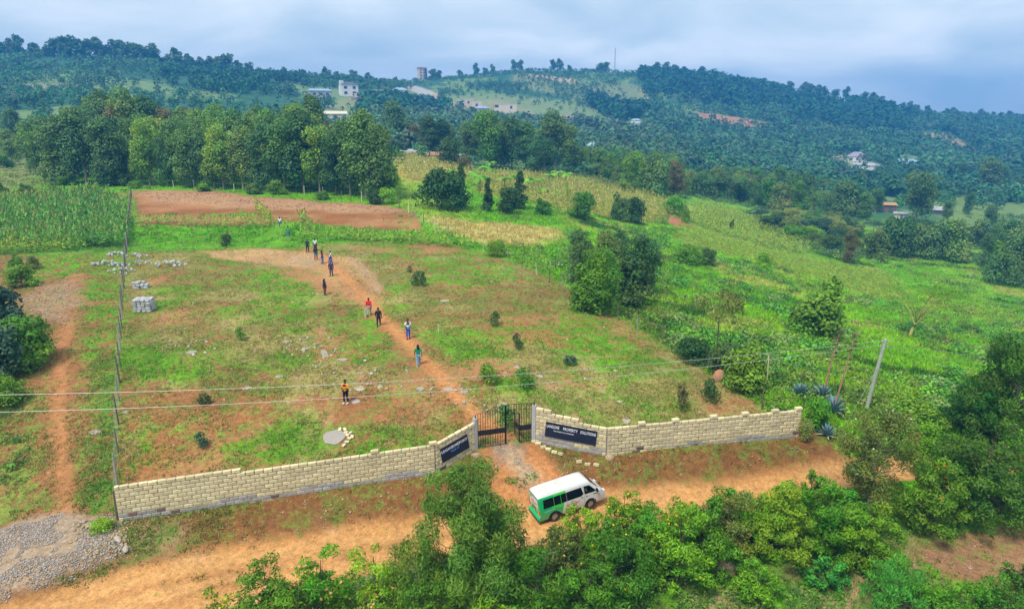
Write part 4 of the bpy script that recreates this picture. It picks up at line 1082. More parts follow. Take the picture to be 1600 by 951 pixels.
# ---- single trees and bushes that stand out
for nm, lab, px, row, h, wk, pr, mat, cat in (
    ("round_bush", "big domed dark green bush at the edge of the dry grass field", 690, 326, 8.2, 1.0, P_ROUND[2], "leaf_deep", "bush"),
    ("cypress_tree", "dark pointed conifer touching the right side of the big domed bush", 722, 327, 8.4, .85, P_CONE[0], "leaf_deep", "tree"),
    ("cypress_tree", "dark blunt conifer standing alone between the domed bushes", 763, 330, 6.2, 1.15, P_CONE[1], "leaf_deep", "tree"),
    ("round_bush", "dark bush right of the lone blunt conifer", 795, 334, 5.2, .95, P_ROUND[0], "leaf_deep", "bush"),
    ("cypress_tree", "tall dark conifer behind the dark bush at the dry field edge", 812, 326, 7.4, 1.2, P_CONE[0], "leaf_deep", "tree"),
    ("round_bush", "leafy mid green bush right of the dark conifers", 848, 336, 3.6, 1.2, P_ROUND[1], "leaf_mid", "bush"),
    ("round_bush", "round dark green bush behind the rusty and grey huts", 703, 262, 10, .8, P_ROUND[3], "leaf_deep", "bush"),
    ("round_bush", "brownish bush in front of the grey hut", 727, 268, 5.5, .9, P_ROUND[1], "leaf_rust", "bush"),
    ("round_tree", "round bright green tree left of the twin dark bushes", 910, 342, 5.6, 1.05, P_ROUND[0], "leaf_mid", "tree"),
    ("round_bush", "left of the twin dark grey bushes on the right slope", 968, 345, 6.4, .85, P_ROUND[1], "leaf_euc_dark", "bush"),
    ("round_bush", "right of the twin dark grey bushes on the right slope", 992, 348, 6.0, .8, P_ROUND[3], "leaf_deep", "bush"),
    ("round_tree", "vivid green round topped tree above the red soil patch", 1052, 335, 5.6, .95, P_ROUND[2], "leaf_bright", "tree"),
    ("round_bush", "small green bush leaning on the vivid green tree", 1070, 348, 4.6, .6, P_ROUND[1], "leaf_mid", "bush"),
    ("round_bush", "tiny dark conifer shaped bush in the yellow maize", 1143, 358, 2.6, .7, P_ROUND[1], "leaf_deep", "bush"),
    ("round_tree", "slim bright sapling standing in the yellow maize", 886, 314, 4.2, .5, P_CONE[1], "leaf_bright", "tree"),
    ("round_tree", "leafy tree with pale limbs, leftmost of the clump by the right fence", 905, 462, 7.6, .95, P_TALL[3], "leaf_euc_dark", "tree"),
    ("round_tree", "bright leafed tree at the front of the clump by the right fence", 938, 492, 7.2, 1.15, P_TALL[4], "leaf_mid", "tree"),
    ("round_tree", "brown tipped tree in the middle of the clump by the right fence", 948, 470, 8.0, 1.0, P_TALL[1], "leaf_olive", "tree"),
    ("round_tree", "dark tree at the back of the clump by the right fence", 966, 452, 7.4, 1.05, P_TALL[3], "leaf_euc_dark", "tree"),
    ("round_tree", "dark dense tree, rightmost and largest of the clump by the right fence", 1004, 455, 7.4, 1.25, P_TALL[4], "leaf_euc_dark", "tree"),
    ("round_tree", "short bright bush at the foot of the clump by the right fence", 918, 486, 5.0, 1.0, P_ROUND[1], "leaf_mid", "bush"),
    ("round_tree", "dark low bush filling the gap in the clump by the right fence", 985, 474, 5.6, 1.05, P_ROUND[0], "leaf_deep", "bush"),
    ("round_bush", "wide flat topped bush right of the clump by the fence", 1075, 412, 3.4, 1.35, P_ROUND[2], "leaf_mid", "bush"),
    ("round_bush", "dark right half of the wide bush on the upper slope", 1104, 414, 3.0, 1.1, P_ROUND[3], "leaf_deep", "bush"),
    ("round_bush", "bright leafy bush below the yellow green field", 1192, 420, 3.0, 1.0, P_ROUND[0], "leaf_bright", "bush"),
    ("round_tree", "large rounded dark green tree in the middle of the right slope", 1275, 524, 6.9, 1.15, P_ROUND[1], "leaf_mid", "tree"),
    ("round_bush", "low dark bush left of the large rounded slope tree", 1245, 515, 2.4, 1.2, P_ROUND[3], "leaf_deep", "bush"),
    ("thorn_tree", "thin stemmed flat topped tree beside the fence above the red boulder", 1118, 566, 7.6, .62, P_FLAT[0], "leaf_olive", "tree"),
    ("round_bush", "dense climbing bush right of the red boulder", 1165, 612, 4.4, .9, P_ROUND[1], "leaf_mid", "bush"),
    ("round_bush", "dark undergrowth bush behind the red boulder", 1135, 588, 2.8, 1.1, P_ROUND[0], "leaf_deep", "bush"),
    ("round_bush", "dark bush under the thin stemmed flat topped tree", 1080, 562, 2.2, 1.3, P_ROUND[2], "leaf_deep", "bush"),
    ("round_bush", "conical dark shrub inside the plot left of the red boulder", 1110, 626, 1.9, .85, P_SMALL[1], "leaf_deep", "bush"),
    ("round_bush", "reddish tipped shrub inside the plot near the right wall", 1064, 640, 2.0, .62, P_SMALL[0], "leaf_rust", "bush"),
    ("round_bush", "leafy shrub behind the half open gate", 790, 668, 1.7, 1.0, P_SMALL[0], "leaf_mid", "bush"),
    ("round_bush", "green bush in the plot above the gate", 765, 598, 1.8, .95, P_SMALL[1], "leaf_mid", "bush"),
    ("round_bush", "low bush in the plot right of the bush above the gate", 818, 606, 1.5, 1.15, P_SMALL[2], "leaf_mid", "bush"),
    ("round_bush", "small dark bush near the middle of the plot", 654, 446, 2.0, .85, P_SMALL[1], "leaf_deep", "bush"),
    ("round_bush", "dark little bush in the right part of the plot", 773, 508, 1.3, .9, P_SMALL[2], "leaf_deep", "bush"),
    ("round_bush", "dark little bush beside the reddish patch of the plot", 808, 546, 1.4, .75, P_SMALL[2], "leaf_deep", "bush"),
    ("round_bush", "greyish little bush low in the right part of the plot", 892, 570, 1.0, 1.1, P_SMALL[1], "leaf_blue", "bush"),
    ("round_bush", "dark shrub with brown tip near the left fence, under the wires", 321, 632, 1.1, .8, P_SMALL[1], "leaf_deep", "bush"),
    ("round_bush", "grey green shrub in the lower left of the plot", 315, 700, 1.1, .9, P_SMALL[2], "leaf_blue", "bush"),
    ("round_bush", "small bush in the left middle of the plot", 376, 532, 1.2, .8, P_SMALL[2], "leaf_mid", "bush"),
    ("round_bush", "dark round bush on the green strip behind the plot", 354, 385, 1.8, 1.0, P_ROUND[0], "leaf_deep", "bush"),
    ("round_bush", "leafy bush at the upper right corner of the plot", 776, 400, 2.4, 1.1, P_ROUND[2], "leaf_mid", "bush"),
    ("round_bush", "brown grey bush in the right part of the upper plot", 640, 425, 1.0, .8, P_SMALL[1], "leaf_rust", "bush"),
    ("round_bush", "blue green leafy tree clump at the left picture edge", 0, 525, 5.6, 1.0, P_ROUND[1], "leaf_blue", "tree"),
    ("round_bush", "blue grey foliage low on the left picture edge", -12, 596, 5.0, .95, P_ROUND[3], "leaf_blue", "tree"),
    ("round_bush", "green bush beside the left track under the rubble", 45, 568, 4.0, 1.1, P_ROUND[0], "leaf_mid", "bush"),
    ("round_bush", "round green bush at the left edge under the wires", 8, 632, 2.4, 1.0, P_ROUND[2], "leaf_mid", "bush"),
    ("round_bush", "fuzzy green bush above the rubble at left", 35, 448, 2.6, 1.2, P_ROUND[3], "leaf_mid", "bush"),
    ("round_bush", "upper green bush near the maize at left", 25, 422, 2.2, 1.0, P_ROUND[1], "leaf_mid", "bush"),
    ("round_bush", "grey green bush between the maize and the left rubble", 52, 420, 1.6, 1.0, P_ROUND[0], "leaf_olive", "bush"),
    ("round_bush", "dark spreading bush below the utility pole at right", 1432, 672, 2.6, 1.3, P_ROUND[2], "leaf_mid", "bush"),
    ("round_bush", "bright green bush between the wall end and the agaves", 1275, 668, 2.2, .9, P_ROUND[0], "leaf_bright", "bush"),
    ("round_bush", "weedy bush against the right end of the wall", 1258, 686, 1.5, .8, P_ROUND[3], "leaf_olive", "bush"),
    ):
    plant(nm, lab, G(px, row), pr, h, wk, mat, cat=cat)

# fever tree: yellow limbs, thin flat foliage
rng = np.random.default_rng(900)
fp = G(1420, 527)
ft = empty("fever_tree", fp, 0, "sparse spreading tree with yellow green limbs on the right slope", "tree")
mb = MB(); tips = []
mb.tube([(0, 0, -.3), (.3, 0, 1.2), (.7, 0, 2.2)], [.20, .16, .14], 8)
for k in range(11):
    a = rng.uniform(0, 6.28) if k > 1 else (0 if k else 3.0); q = rng.uniform(2.2, 6.2); zt = rng.uniform(4.6, 7.0)
    s = Vector((.5, 0, 1.7)) if k % 2 else Vector((.7, 0, 2.2))
    e_ = Vector((.7 + q * math.cos(a) * 1.05, q * math.sin(a), zt))
    mid_ = s.lerp(e_, .5) + Vector((0, 0, .9))
    mb.tube([s, s.lerp(mid_, .5) + Vector((0, 0, .25)), mid_, e_], [.085, .065, .045, .015], 5, cap=False)
    for j in range(5):
        e2 = mid_.lerp(e_, rng.uniform(.2, 1)) + Vector((rng.uniform(-1.4, 1.4), rng.uniform(-1.4, 1.4), rng.uniform(0, .7)))
        mb.tube([mid_.lerp(e_, .2 * j), e2], [.028, .008], 4, cap=False); tips.append(e2)
    tips.append(e_)
mb.build("trunk", MATS["bark_yellow"], ft, smooth_=True)
cl = [(t.x, t.y, t.z, 1.3, 1.3, .16) for t in tips]
V, C = clump_leaves(rng, cl, 5200, .20, .45, .1, shell=.1)
obj("crown", np_mesh("crown", V, quads(5200), C, MATS["leaf_lime"]), ft)

# ---- foreground growth beside the road
def fg_plant(name, label, px, row, h, r, nleaf, L, asp, mat, seed, kind='round', droop=.35, cat="shrub", flowers=None, k=60, lo=.1, twigs=0, tints=((.2, LIMEY),), spread=1.0, trunk="bark_dark"):
    rng = np.random.default_rng(seed)
    x, y = hit(base_height, px, row); p = GX(x, y)
    cl = []
    if kind == 'round':
        for i in range(k):
            d = unit(rng.normal(size=3)); d[2] = abs(d[2]); q = rng.uniform(.35, .92); s = r * rng.uniform(.11, .24)
            cl.append((d[0] * r * q * spread, d[1] * r * q, h * (lo + (.88 - lo) * d[2] * q / .8), s, s, s * rng.uniform(.7, 1.1)))
    else:
        for z in np.linspace(.22, .92, k):
            R = ellip(z, .08, 1.08, r, .8); a = rng.uniform(0, 6.28); q = R * rng.uniform(.2, .98); s = r * rng.uniform(.14, .28)
            cl.append((q * math.cos(a), q * math.sin(a), z * h, s, s, s * 1.35))
    V, C = clump_leaves(rng, cl, nleaf, L, asp, droop, tints=tints, shell=.35)
    root = empty(name, p, 0, label, cat)
    obj("crown", np_mesh("crown", V, quads(nleaf), C, MATS[mat]), root)
    obj("trunk", tree_skeleton(rng, h, r, cl, h * .016, .04, 46).mesh("trunk", MATS[trunk], True), root)
    if flowers:
        nf, fm, fs = flowers
        cla = np.array(cl); cla = cla[cla[:, 2] > h * .4]
        kk = rng.integers(0, len(cla), nf); d = unit(rng.normal(size=(nf, 3))); d[:, 2] = np.abs(d[:, 2])
        c = cla[kk, :3] + d * cla[kk, 3:] * 1.08
        VV = []
        for pet in range(3):
            ax = unit(np.cross(d, rng.normal(size=(nf, 3)))); VV.append(diamonds(c + rng.normal(size=(nf, 3)) * .02, ax, d, np.full(nf, fs), np.full(nf, fs * .8)))
        VV = np.concatenate(VV); ff = np_mesh("blossom", VV, quads(nf * 3), np.ones((len(VV), 3)) * rng.uniform(.8, 1.2, (len(VV), 1)), MATS[fm])
        tag(obj("blossom", ff, root), kind="stuff")
    return root
leafy("fg_euc", (.100, .210, .026), .25); leafy("fg_mid", (.085, .205, .012), .22); leafy("fg_bright", (.125, .285, .012), .22); leafy("fg_lime", (.175, .295, .014), .22); leafy("fg_olive", (.150, .190, .035), .25); leafy("fg_dark", (.050, .135, .012), .2)
leafy("petal_yellow", (.75, .48, .02), .3); leafy("petal_peach", (.62, .33, .15), .3); leafy("petal_red", (.70, .10, .02), .3); leafy("petal_white", (.65, .62, .55), .3)
FG = [
 ("roadside_tree", "brown topped leafy tree in front of the utility pole", 1357, 800, 6.4, 2.3, 15000, .17, .36, "fg_olive", 40, 'tall', .6, "tree", (60, "petal_white", .08)),
 # name, label, px,row,h,r,nleaf,L,asp,mat,seed,kind,droop,cat,flowers
 ("eucalyptus_tree", "drooping eucalyptus rising in front of the gate drive", 738, 978, 8.0, 2.75, 34000, .24, .20, "fg_euc", 1, 'tall', .75, "tree", None),
 ("roadside_shrub", "eucalyptus side shoot low at the left of the drooping eucalyptus", 655, 985, 4.8, 1.6, 7000, .24, .18, "fg_euc", 2, 'tall', 1.0, "tree", None),
 ("roadside_shrub", "yellow flowered shrub tip at the bottom edge of the road", 345, 1010, 2.8, 1.5, 2600, .17, .34, "fg_lime", 3, 'round', .4, "shrub", (70, "petal_yellow", .11)),
 ("roadside_shrub", "peach flowered shrub, leftmost of the big ones at the bottom", 425, 1000, 4.4, 2.0, 6500, .18, .40, "fg_mid", 4, 'round', .4, "shrub", (60, "petal_peach", .13)),
 ("roadside_shrub", "feathery green shrub right of the peach flowered shrub", 505, 985, 4.5, 2.0, 6500, .18, .36, "fg_bright", 5, 'round', .4, "shrub", (30, "petal_peach", .13)),
 ("roadside_shrub", "dense bright shrub left of the drooping eucalyptus foot", 590, 980, 4.4, 2.1, 7000, .18, .36, "fg_bright", 6, 'round', .4, "shrub", (40, "petal_peach", .12)),
 ("roadside_shrub", "low leafy shrub at the bottom edge under the eucalyptus", 680, 1025, 3.8, 2.0, 6000, .19, .36, "fg_mid", 7, 'round', .4, "shrub", None),
 ("roadside_shrub", "dark leafy shrub at the bottom right of the eucalyptus", 840, 1000, 4.6, 2.4, 8000, .22, .36, "fg_mid", 8, 'round', .5, "shrub", None),
 ("roadside_shrub", "twiggy grey green shrub below the rear of the van", 880, 900, 3.1, 1.7, 5000, .17, .38, "fg_olive", 9, 'round', .5, "shrub", (20, "petal_yellow", .10)),
 ("sunflower_shrub", "leafy shrub crossing the lower side of the van", 902, 862, 2.9, 1.5, 5200, .16, .45, "fg_bright", 10, 'round', .5, "shrub", (20, "petal_yellow", .10)),
 ("sunflower_shrub", "yellow flowered shrub in front of the van nose", 972, 850, 3.4, 1.7, 5600, .17, .42, "fg_lime", 11, 'round', .6, "shrub", (60, "petal_yellow", .11)),
 ("roadside_shrub", "broad drooping shrub below the van nose", 960, 930, 4.0, 2.3, 8500, .19, .40, "fg_mid", 12, 'round', .6, "shrub", (25, "petal_yellow", .10)),
 ("roadside_shrub", "broad bright shrub in the middle of the roadside thicket", 1060, 905, 4.2, 2.4, 8500, .18, .42, "fg_bright", 13, 'round', .6, "shrub", (30, "petal_yellow", .10)),
 ("sunflower_shrub", "yellow flowered tall shoots at the road edge right of the van", 1065, 845, 2.6, 1.5, 3600, .16, .45, "fg_lime", 14, 'round', .5, "shrub", (40, "petal_yellow", .11)),
 ("roadside_shrub", "grey green shrub above the pale boulder", 1135, 862, 3.6, 2.0, 6500, .18, .40, "fg_olive", 15, 'round', .5, "shrub", None),
 ("roadside_shrub", "tall leafy shrub poking above the road right of centre", 1145, 825, 2.6, 1.2, 3000, .18, .42, "fg_bright", 16, 'round', .5, "shrub", None),
 ("roadside_shrub", "lush lime green shrub right of the pale boulder", 1215, 872, 4.4, 2.4, 9000, .19, .40, "fg_lime", 17, 'round', .5, "shrub", None),
 ("roadside_shrub", "lush bright shrub left of the brown topped tree", 1295, 862, 4.4, 2.3, 8500, .19, .40, "fg_bright", 18, 'round', .5, "shrub", None),
 ("roadside_shrub", "tall shoots reaching over the road end", 1265, 800, 2.8, 1.1, 2600, .17, .42, "fg_mid", 19, 'round', .5, "shrub", None),
 ("roadside_shrub", "lime shrub sloping down right of the lush bright shrub", 1350, 890, 4.2, 2.1, 7500, .18, .40, "fg_lime", 20, 'round', .5, "shrub", None),
 ("roadside_shrub", "small blue green bush under the lush lime shrub", 1290, 915, 1.8, 1.1, 3000, .16, .45, "leaf_fern", 21, 'round', .4, "shrub", None),
 ("roadside_shrub", "dark shrub with scarlet blossoms right of the brown topped tree", 1440, 828, 5.2, 2.4, 9000, .19, .40, "fg_mid", 22, 'round', .5, "shrub", (26, "petal_red", .13)),
 ("roadside_tree", "large dark spreading tree above the stony field at right", 1530, 815, 6.6, 3.4, 13000, .20, .42, "fg_dark", 23, 'round', .5, "tree", None),
 ("roadside_tree", "spreading tree at the right picture edge above the stony field", 1625, 800, 6.6, 3.2, 10000, .20, .42, "fg_bright", 24, 'round', .5, "tree", None),
 ("roadside_tree", "tall glossy drooping tree at the right picture edge", 1570, 702, 8.2, 3.6, 20000, .30, .24, "fg_dark", 25, 'tall', .9, "tree", None),
 ("roadside_tree", "lower left skirt of the tall glossy tree at right", 1512, 692, 4.8, 2.4, 9000, .28, .24, "fg_dark", 26, 'round', .9, "tree", None),
 ("fern_bush", "bush of arching fern green fronds at the bottom right", 1395, 965, 3.2, 1.7, 7000, .20, .20, "leaf_fern", 27, 'round', 1.2, "shrub", None),
 ("roadside_shrub", "bright low shrub at the bottom right corner", 1490, 985, 2.6, 2.0, 6000, .17, .40, "fg_bright", 28, 'round', .4, "shrub", None),
 ("roadside_shrub", "low shrub at the far bottom right of the picture", 1570, 985, 2.8, 1.9, 5000, .17, .40, "fg_mid", 29, 'round', .4, "shrub", None),
 ("roadside_shrub", "dark shrub cut by the right edge below the stony field", 1612, 925, 2.4, 1.5, 4000, .17, .42, "fg_dark", 30, 'round', .4, "shrub", None),
 ("roadside_shrub", "bright shrub filling the hedge between the van nose and the boulder", 1010, 880, 3.6, 2.2, 7500, .18, .42, "fg_bright", 51, 'round', .5, "shrub", None),
 ("roadside_shrub", "mid green hedge shrub under the yellow flowered shoots", 1105, 885, 3.8, 2.0, 7000, .18, .42, "fg_mid", 52, 'round', .5, "shrub", None),
 ("roadside_shrub", "bright hedge shrub above the lush lime shrub", 1175, 850, 3.2, 2.0, 6500, .18, .42, "fg_bright", 53, 'round', .5, "shrub", None),
 ("roadside_shrub", "bright hedge shrub at the road edge left of the tall shoots", 1235, 832, 3.0, 1.9, 6000, .18, .42, "fg_bright", 54, 'round', .5, "shrub", None),
 ("roadside_shrub", "dense shrub at the bottom right of the eucalyptus, nearest the camera", 770, 1030, 4.2, 2.3, 7000, .20, .36, "fg_bright", 55, 'round', .5, "shrub", None),
 ("roadside_shrub", "leafy shrub at the bottom edge below the twiggy shrub", 915, 985, 3.6, 2.2, 7000, .19, .40, "fg_mid", 56, 'round', .5, "shrub", None),
 ("roadside_shrub", "dark dense shrub right of the scarlet flowered shrub", 1490, 800, 5.0, 2.4, 8500, .19, .42, "fg_mid", 57, 'round', .5, "shrub", None),
 ("roadside_shrub", "low shrub between the tall glossy tree and the utility pole", 1450, 720, 3.0, 2.2, 6500, .18, .42, "fg_bright", 58, 'round', .5, "shrub", None),
 ("roadside_shrub", "dense shrub left of the feathery shrub at the bottom", 470, 1030, 4.2, 2.2, 6500, .18, .38, "fg_mid", 59, 'round', .4, "shrub", (30, "petal_peach", .13)),
 ("roadside_shrub", "lush shrub left of the fern fronds at the bottom", 1180, 935, 2.2, 1.4, 3600, .16, .42, "fg_bright", 31, 'round', .4, "shrub", None),
]
for f in FG:
    fg_plant(*f[:11], kind=f[11], droop=f[12], cat=f[13], flowers=f[14], trunk="bark_pale" if f[11] == 'tall' else "bark_dark")
# ------------------------------------------------------------------ far woods, ridge trees, ground cover
leafy("leaf_any", (1, 1, 1), .25, 0.0)
def in_px(px, py, pts): return poly_sd(px, py, [(float(a), float(b)) for a, b in pts]) > 0
rgl = random.Random(31)
def ridge_row(items, where, group, mat="leaf_euc_dark"):
    for i, (px, h, wk) in enumerate(sorted((a, b * 1.0, c * 1.25) for a, b, c in items)):
        p = ridge_pt(px); p = GX(p.x, p.y - rgl.uniform(0, 12))
        plant("ridge_tree", f"dark tree, {ordinal(i)} from the left {where}", p - Vector((0, 0, .8)), rgl.choice(P_SKY), h, wk, mat, group=group)
ridge_row([(2, 14, 1.2), (14, 14, 1.2), (28, 19, 1.1), (36, 20, 1.1), (45, 16, 1.2), (55, 18, 1.0), (64, 14, 1.2), (76, 21, .95), (92, 14, 1.1), (100, 14, 1.1), (110, 11, 1.2)]
          + [(122 + 9.5 * k, 21 + rgl.uniform(-3, 2) - .12 * k, 1.15) for k in range(17)] + [(290 + 15 * k, 16 + rgl.uniform(-4, 3), 1.1) for k in range(9)],
          "along the crest of the left ridge", "trees along the left ridge crest")
ridge_row([(430, 9, 1.2), (462, 12, 1.1), (490, 10, 1.2), (520, 13, .9), (528, 10, 1.2), (540, 9, 1.4), (562, 12, 1.3), (585, 11, 1.4), (605, 8, 1.4), (625, 10, 1.2), (682, 14, 1.4), (690, 12, 1.4), (722, 12, 1.3), (746, 19, .8), (760, 11, 1.2), (771, 14, .9), (803, 17, 1.0), (812, 16, 1.1), (861, 16, 1.1), (871, 17, 1.0), (885, 9, 1.3), (932, 13, 1.5), (940, 14, 1.4), (995, 11, .8)],
          "along the saddle and the central hilltop", "trees along the central skyline")
ridge_row([(1015 + 13.5 * k, 15 + rgl.uniform(-4, 4), 1.3) for k in range(16)] + [(1236, 19, 1.1), (1246, 18, 1.3), (1258, 18, 1.3), (1270, 17, 1.3), (1284, 15, 1.3), (1299, 20, .9), (1317, 11, 1.2), (1330, 17, 1.4), (1344, 19, 1.3), (1355, 16, 1.4), (1368, 13, 1.4), (1386, 12, 1.2), (1396, 15, 1.1)]
          + [(1412 + 14 * k, 9 + rgl.uniform(-3, 4), 1.4) for k in range(14)],
          "along the long crest of the right hill", "trees along the right hill crest")
# the wooded slopes themselves: too many and too small to count
NF = 62000
u = NR.uniform(-.86, .80, NF); d = np.sqrt(NR.uniform(235 ** 2, 1040 ** 2, NF))
fx, fy = u * d, d; fz = height(fx, fy); fpx, frw = project(fx, fy, fz)
dens = np.zeros(NF); hgt = np.full(NF, 5.0); tone = np.zeros((NF, 3))
def fz_zone(pts, p, h, c):
    k = in_px(fpx, frw, pts); dens[k] = p; hgt[k] = h; tone[k] = c
DK, MD, GY = (.030, .120, .050), (.065, .185, .065), (.105, .215, .09)  # wood tones, red held back so part of the haze sits in the colour
fz_zone([(-80, 60), (1700, 60), (1700, 330), (-80, 330)], .10, 5, MD)
fz_zone([(-80, 80), (480, 80), (480, 155), (-80, 150)], .42, 5, MD)
fz_zone([(250, 95), (480, 110), (480, 150), (250, 145)], .75, 7, DK)
fz_zone([(-80, 152), (520, 152), (520, 215), (-80, 230)], .10, 7, MD)
fz_zone([(480, 105), (660, 125), (640, 145), (480, 140)], .6, 5, MD)
fz_zone([(660, 105), (1010, 100), (1010, 150), (940, 178), (690, 150)], .42, 4.0, MD)
fz_zone([(565, 158), (690, 158), (720, 180), (720, 195), (560, 195)], .75, 9, DK)
fz_zone([(560, 190), (720, 182), (860, 192), (1010, 205), (1120, 230), (1120, 265), (560, 240)], .85, 8.5, GY)
fz_zone([(915, 152), (1005, 175), (1000, 195), (930, 180)], .9, 10, DK)
fz_zone([(1000, 108), (1100, 122), (1230, 148), (1420, 180), (1700, 190), (1700, 330), (1300, 310), (1100, 270), (1010, 205), (1010, 165)], .62, 7.5, MD)
fz_zone([(1000, 108), (1100, 120), (1230, 148), (1240, 172), (1110, 168), (1000, 150)], .95, 10, DK)
fz_zone([(1230, 148), (1420, 180), (1420, 215), (1240, 190)], .8, 10, DK)
fz_zone([(1500, 215), (1700, 215), (1700, 290), (1560, 260)], .55, 9, MD)
for pts in ([(1420, 205), (1480, 206), (1510, 222), (1545, 252), (1500, 240), (1440, 222)], [(1085, 176), (1130, 180), (1225, 195), (1225, 204), (1150, 197), (1090, 186)], [(690, 150), (780, 152), (850, 178), (930, 182), (900, 192), (830, 192), (700, 178)], [(622, 124), (636, 124), (692, 150), (668, 154)], [(485, 140), (680, 140), (685, 158), (485, 158)],
            [(1290, 243), (1330, 238), (1390, 262), (1385, 282), (1320, 276)], [(1000, 140), (1020, 155), (1000, 162)], [(1395, 246), (1440, 246), (1440, 275), (1395, 275)], [(1475, 256), (1495, 256), (1495, 266), (1475, 266)], [(900, 225), (950, 225), (950, 256), (900, 256)], [(978, 184), (1010, 184), (1010, 210), (978, 210)], [(860, 180), (898, 180), (898, 206), (860, 206)], [(715, 160), (850, 165), (850, 200), (720, 190)], [(505, 172), (545, 172), (545, 190), (505, 190)]):
    k = in_px(fpx, frw, pts); dens[k] *= .06
cl_ = smooth(.36, .58, fbm(fx, fy, 38, 55, 3)); tone *= (.6 + .8 * fbm(fx, fy, 55, 57, 3))[:, None]; hgt *= .55 + .9 * fbm(fx, fy, 30, 59, 3)
keep = NR.random(NF) < dens * (.25 + 1.1 * cl_)
fx, fy, fz, hgt, tone = fx[keep], fy[keep], fz[keep], hgt[keep], tone[keep]
WOODS = (fx, fy, fz, hgt, tone)
for K, pick, lk in ((60, fy < 500, .16), (23, fy >= 500, .225)):
  fx, fy, fz, hgt, tone = [a[pick] for a in WOODS]; nt_ = len(fx)
  h = hgt * NR.uniform(.65, 1.35, nt_); rr = h * NR.uniform(.34, .62, nt_)
  dv = unit(NR.normal(size=(nt_, K, 3))); dv[:, :, 2] = np.where(NR.random((nt_, K)) < .2, -np.abs(dv[:, :, 2]), np.abs(dv[:, :, 2]))
  q = NR.uniform(.55, 1.05, (nt_, K, 1))
  tz = dv[:, :, 2:3] * q
  c = np.concatenate([dv[:, :, :2] * q * rr[:, None, None] * (1 - .35 * np.clip(tz, 0, 1)), tz * (h * .48)[:, None, None]], 2) + np.stack([fx, fy, fz + h * .46], 1)[:, None]
  nr_ = unit(dv + NR.normal(size=dv.shape) * .4 + np.array([0, 0, .3]))
  ax_ = unit(np.cross(nr_, NR.normal(size=dv.shape)))
  Ls = (h * lk)[:, None] * NR.uniform(.7, 1.3, (nt_, K))
  V = tri_leaves(c.reshape(-1, 3), ax_.reshape(-1, 3), nr_.reshape(-1, 3), Ls.ravel() * 1.15, (Ls * 1.1).ravel())
  tv = tone[:, None, :] * NR.uniform(.75, 1.35, (nt_, 1, 1)) * NR.uniform(.75, 1.25, (nt_, K, 1)) * np.array([1, 1, 1]) * (1 + NR.normal(0, .12, (nt_, 1, 3)))
  C = np.repeat(np.clip(tv.reshape(-1, 3), 0, 1), 3, 0)
  tag(obj("hillside_wood", np_mesh("hillside_wood", V, tris(nt_ * K), C, MATS["leaf_any"])), kind="stuff")

# ---- grass and scrub (kept short where people walk)
WALK_XY = [tuple(G(a, b).xy) for a, b in ((541, 630), (654, 571), (638, 529), (592, 509), (577, 493), (508, 461), (518, 431), (517, 413), (504, 412), (494, 406), (493, 392), (481, 394), (451, 371), (438, 356))]
def ground_at(x, y):
    i = np.clip(np.searchsorted(ax_x, x), 1, len(ax_x) - 1); j = np.clip(np.searchsorted(ax_y, y), 1, len(ax_y) - 1)
    i = i - (np.abs(ax_x[i - 1] - x) < np.abs(ax_x[i] - x)); j = j - (np.abs(ax_y[j - 1] - y) < np.abs(ax_y[j] - y))
    k = j * len(ax_x) + i
    return veg[k, 3], veg[k, :3], soil[k, :3]
def grass_patch(name, x, y, hmin, hmax, blades, wid, colour_var=.3, dryshare=.15, min_vf=.2, power=1.0):
    vf, vc, so = ground_at(x, y)
    clump = smooth(.38, .62, fbm(x, y, 1.7, 121, 3))
    keep = NR.random(len(x)) < np.clip((vf - min_vf) / (1 - min_vf), 0, 1) ** power * (.25 + .95 * clump)
    x, y, vf, vc = x[keep], y[keep], vf[keep], vc[keep]
    ok_ = np.ones(len(x), bool)
    for qx, qy in WALK_XY: ok_ &= ~((np.abs(x - qx) < 1.0) & (y > qy - (5 if qy < 80 else 9)) & (y < qy + .5))
    x, y, vf, vc = x[ok_], y[ok_], vf[ok_], vc[ok_]
    z = height(x, y); m_ = len(x)
    hh = NR.uniform(hmin, hmax, m_)
    cc = vc * NR.uniform(.8, 1.95, (m_, 1)) * (1 + NR.normal(0, .10, (m_, 3)))
    dry = NR.random(m_) < dryshare; cc[dry] = np.array([.40, .31, .13]) * NR.uniform(.7, 1.2, (dry.sum(), 1))
    tilt = unit(np.concatenate([NR.normal(0, .5, (m_, blades, 2)), np.ones((m_, blades, 1))], 2))
    L = hh[:, None] * NR.uniform(.7, 1.2, (m_, blades))
    c = np.stack([x, y, z], 1)[:, None] + np.concatenate([NR.normal(0, wid * 1.1, (m_, blades, 2)), np.zeros((m_, blades, 1))], 2) + tilt * L[:, :, None] * .45
    nrm_ = unit(np.concatenate([NR.normal(size=(m_, blades, 2)), np.full((m_, blades, 1), .5)], 2))
    V = tri_leaves(c.reshape(-1, 3), tilt.reshape(-1, 3), nrm_.reshape(-1, 3), L.ravel(), np.full(m_ * blades, wid))
    C = np.repeat(np.clip(np.repeat(cc, blades, 0), 0, 1), 3, 0)
    return tag(obj(name, np_mesh(name, V, tris(m_ * blades), C, MATS["leaf_any"])), kind="stuff")
def sample_fan(n_, y0, y1, umin, umax):
    y = np.sqrt(NR.uniform(y0 ** 2, y1 ** 2, n_)) if y1 < 70 else np.exp(NR.uniform(math.log(y0), math.log(y1), n_))
    return NR.uniform(umin, umax, n_) * y, y
x, y = sample_fan(330000, 31, 112, -.80, .55)
k = poly_sd(x, y, PLOT) > -.2; left_ = (x < -14) & (poly_sd(x, y, PLOT) < 0) & (poly_sd(x, y, HEAP) < 0)
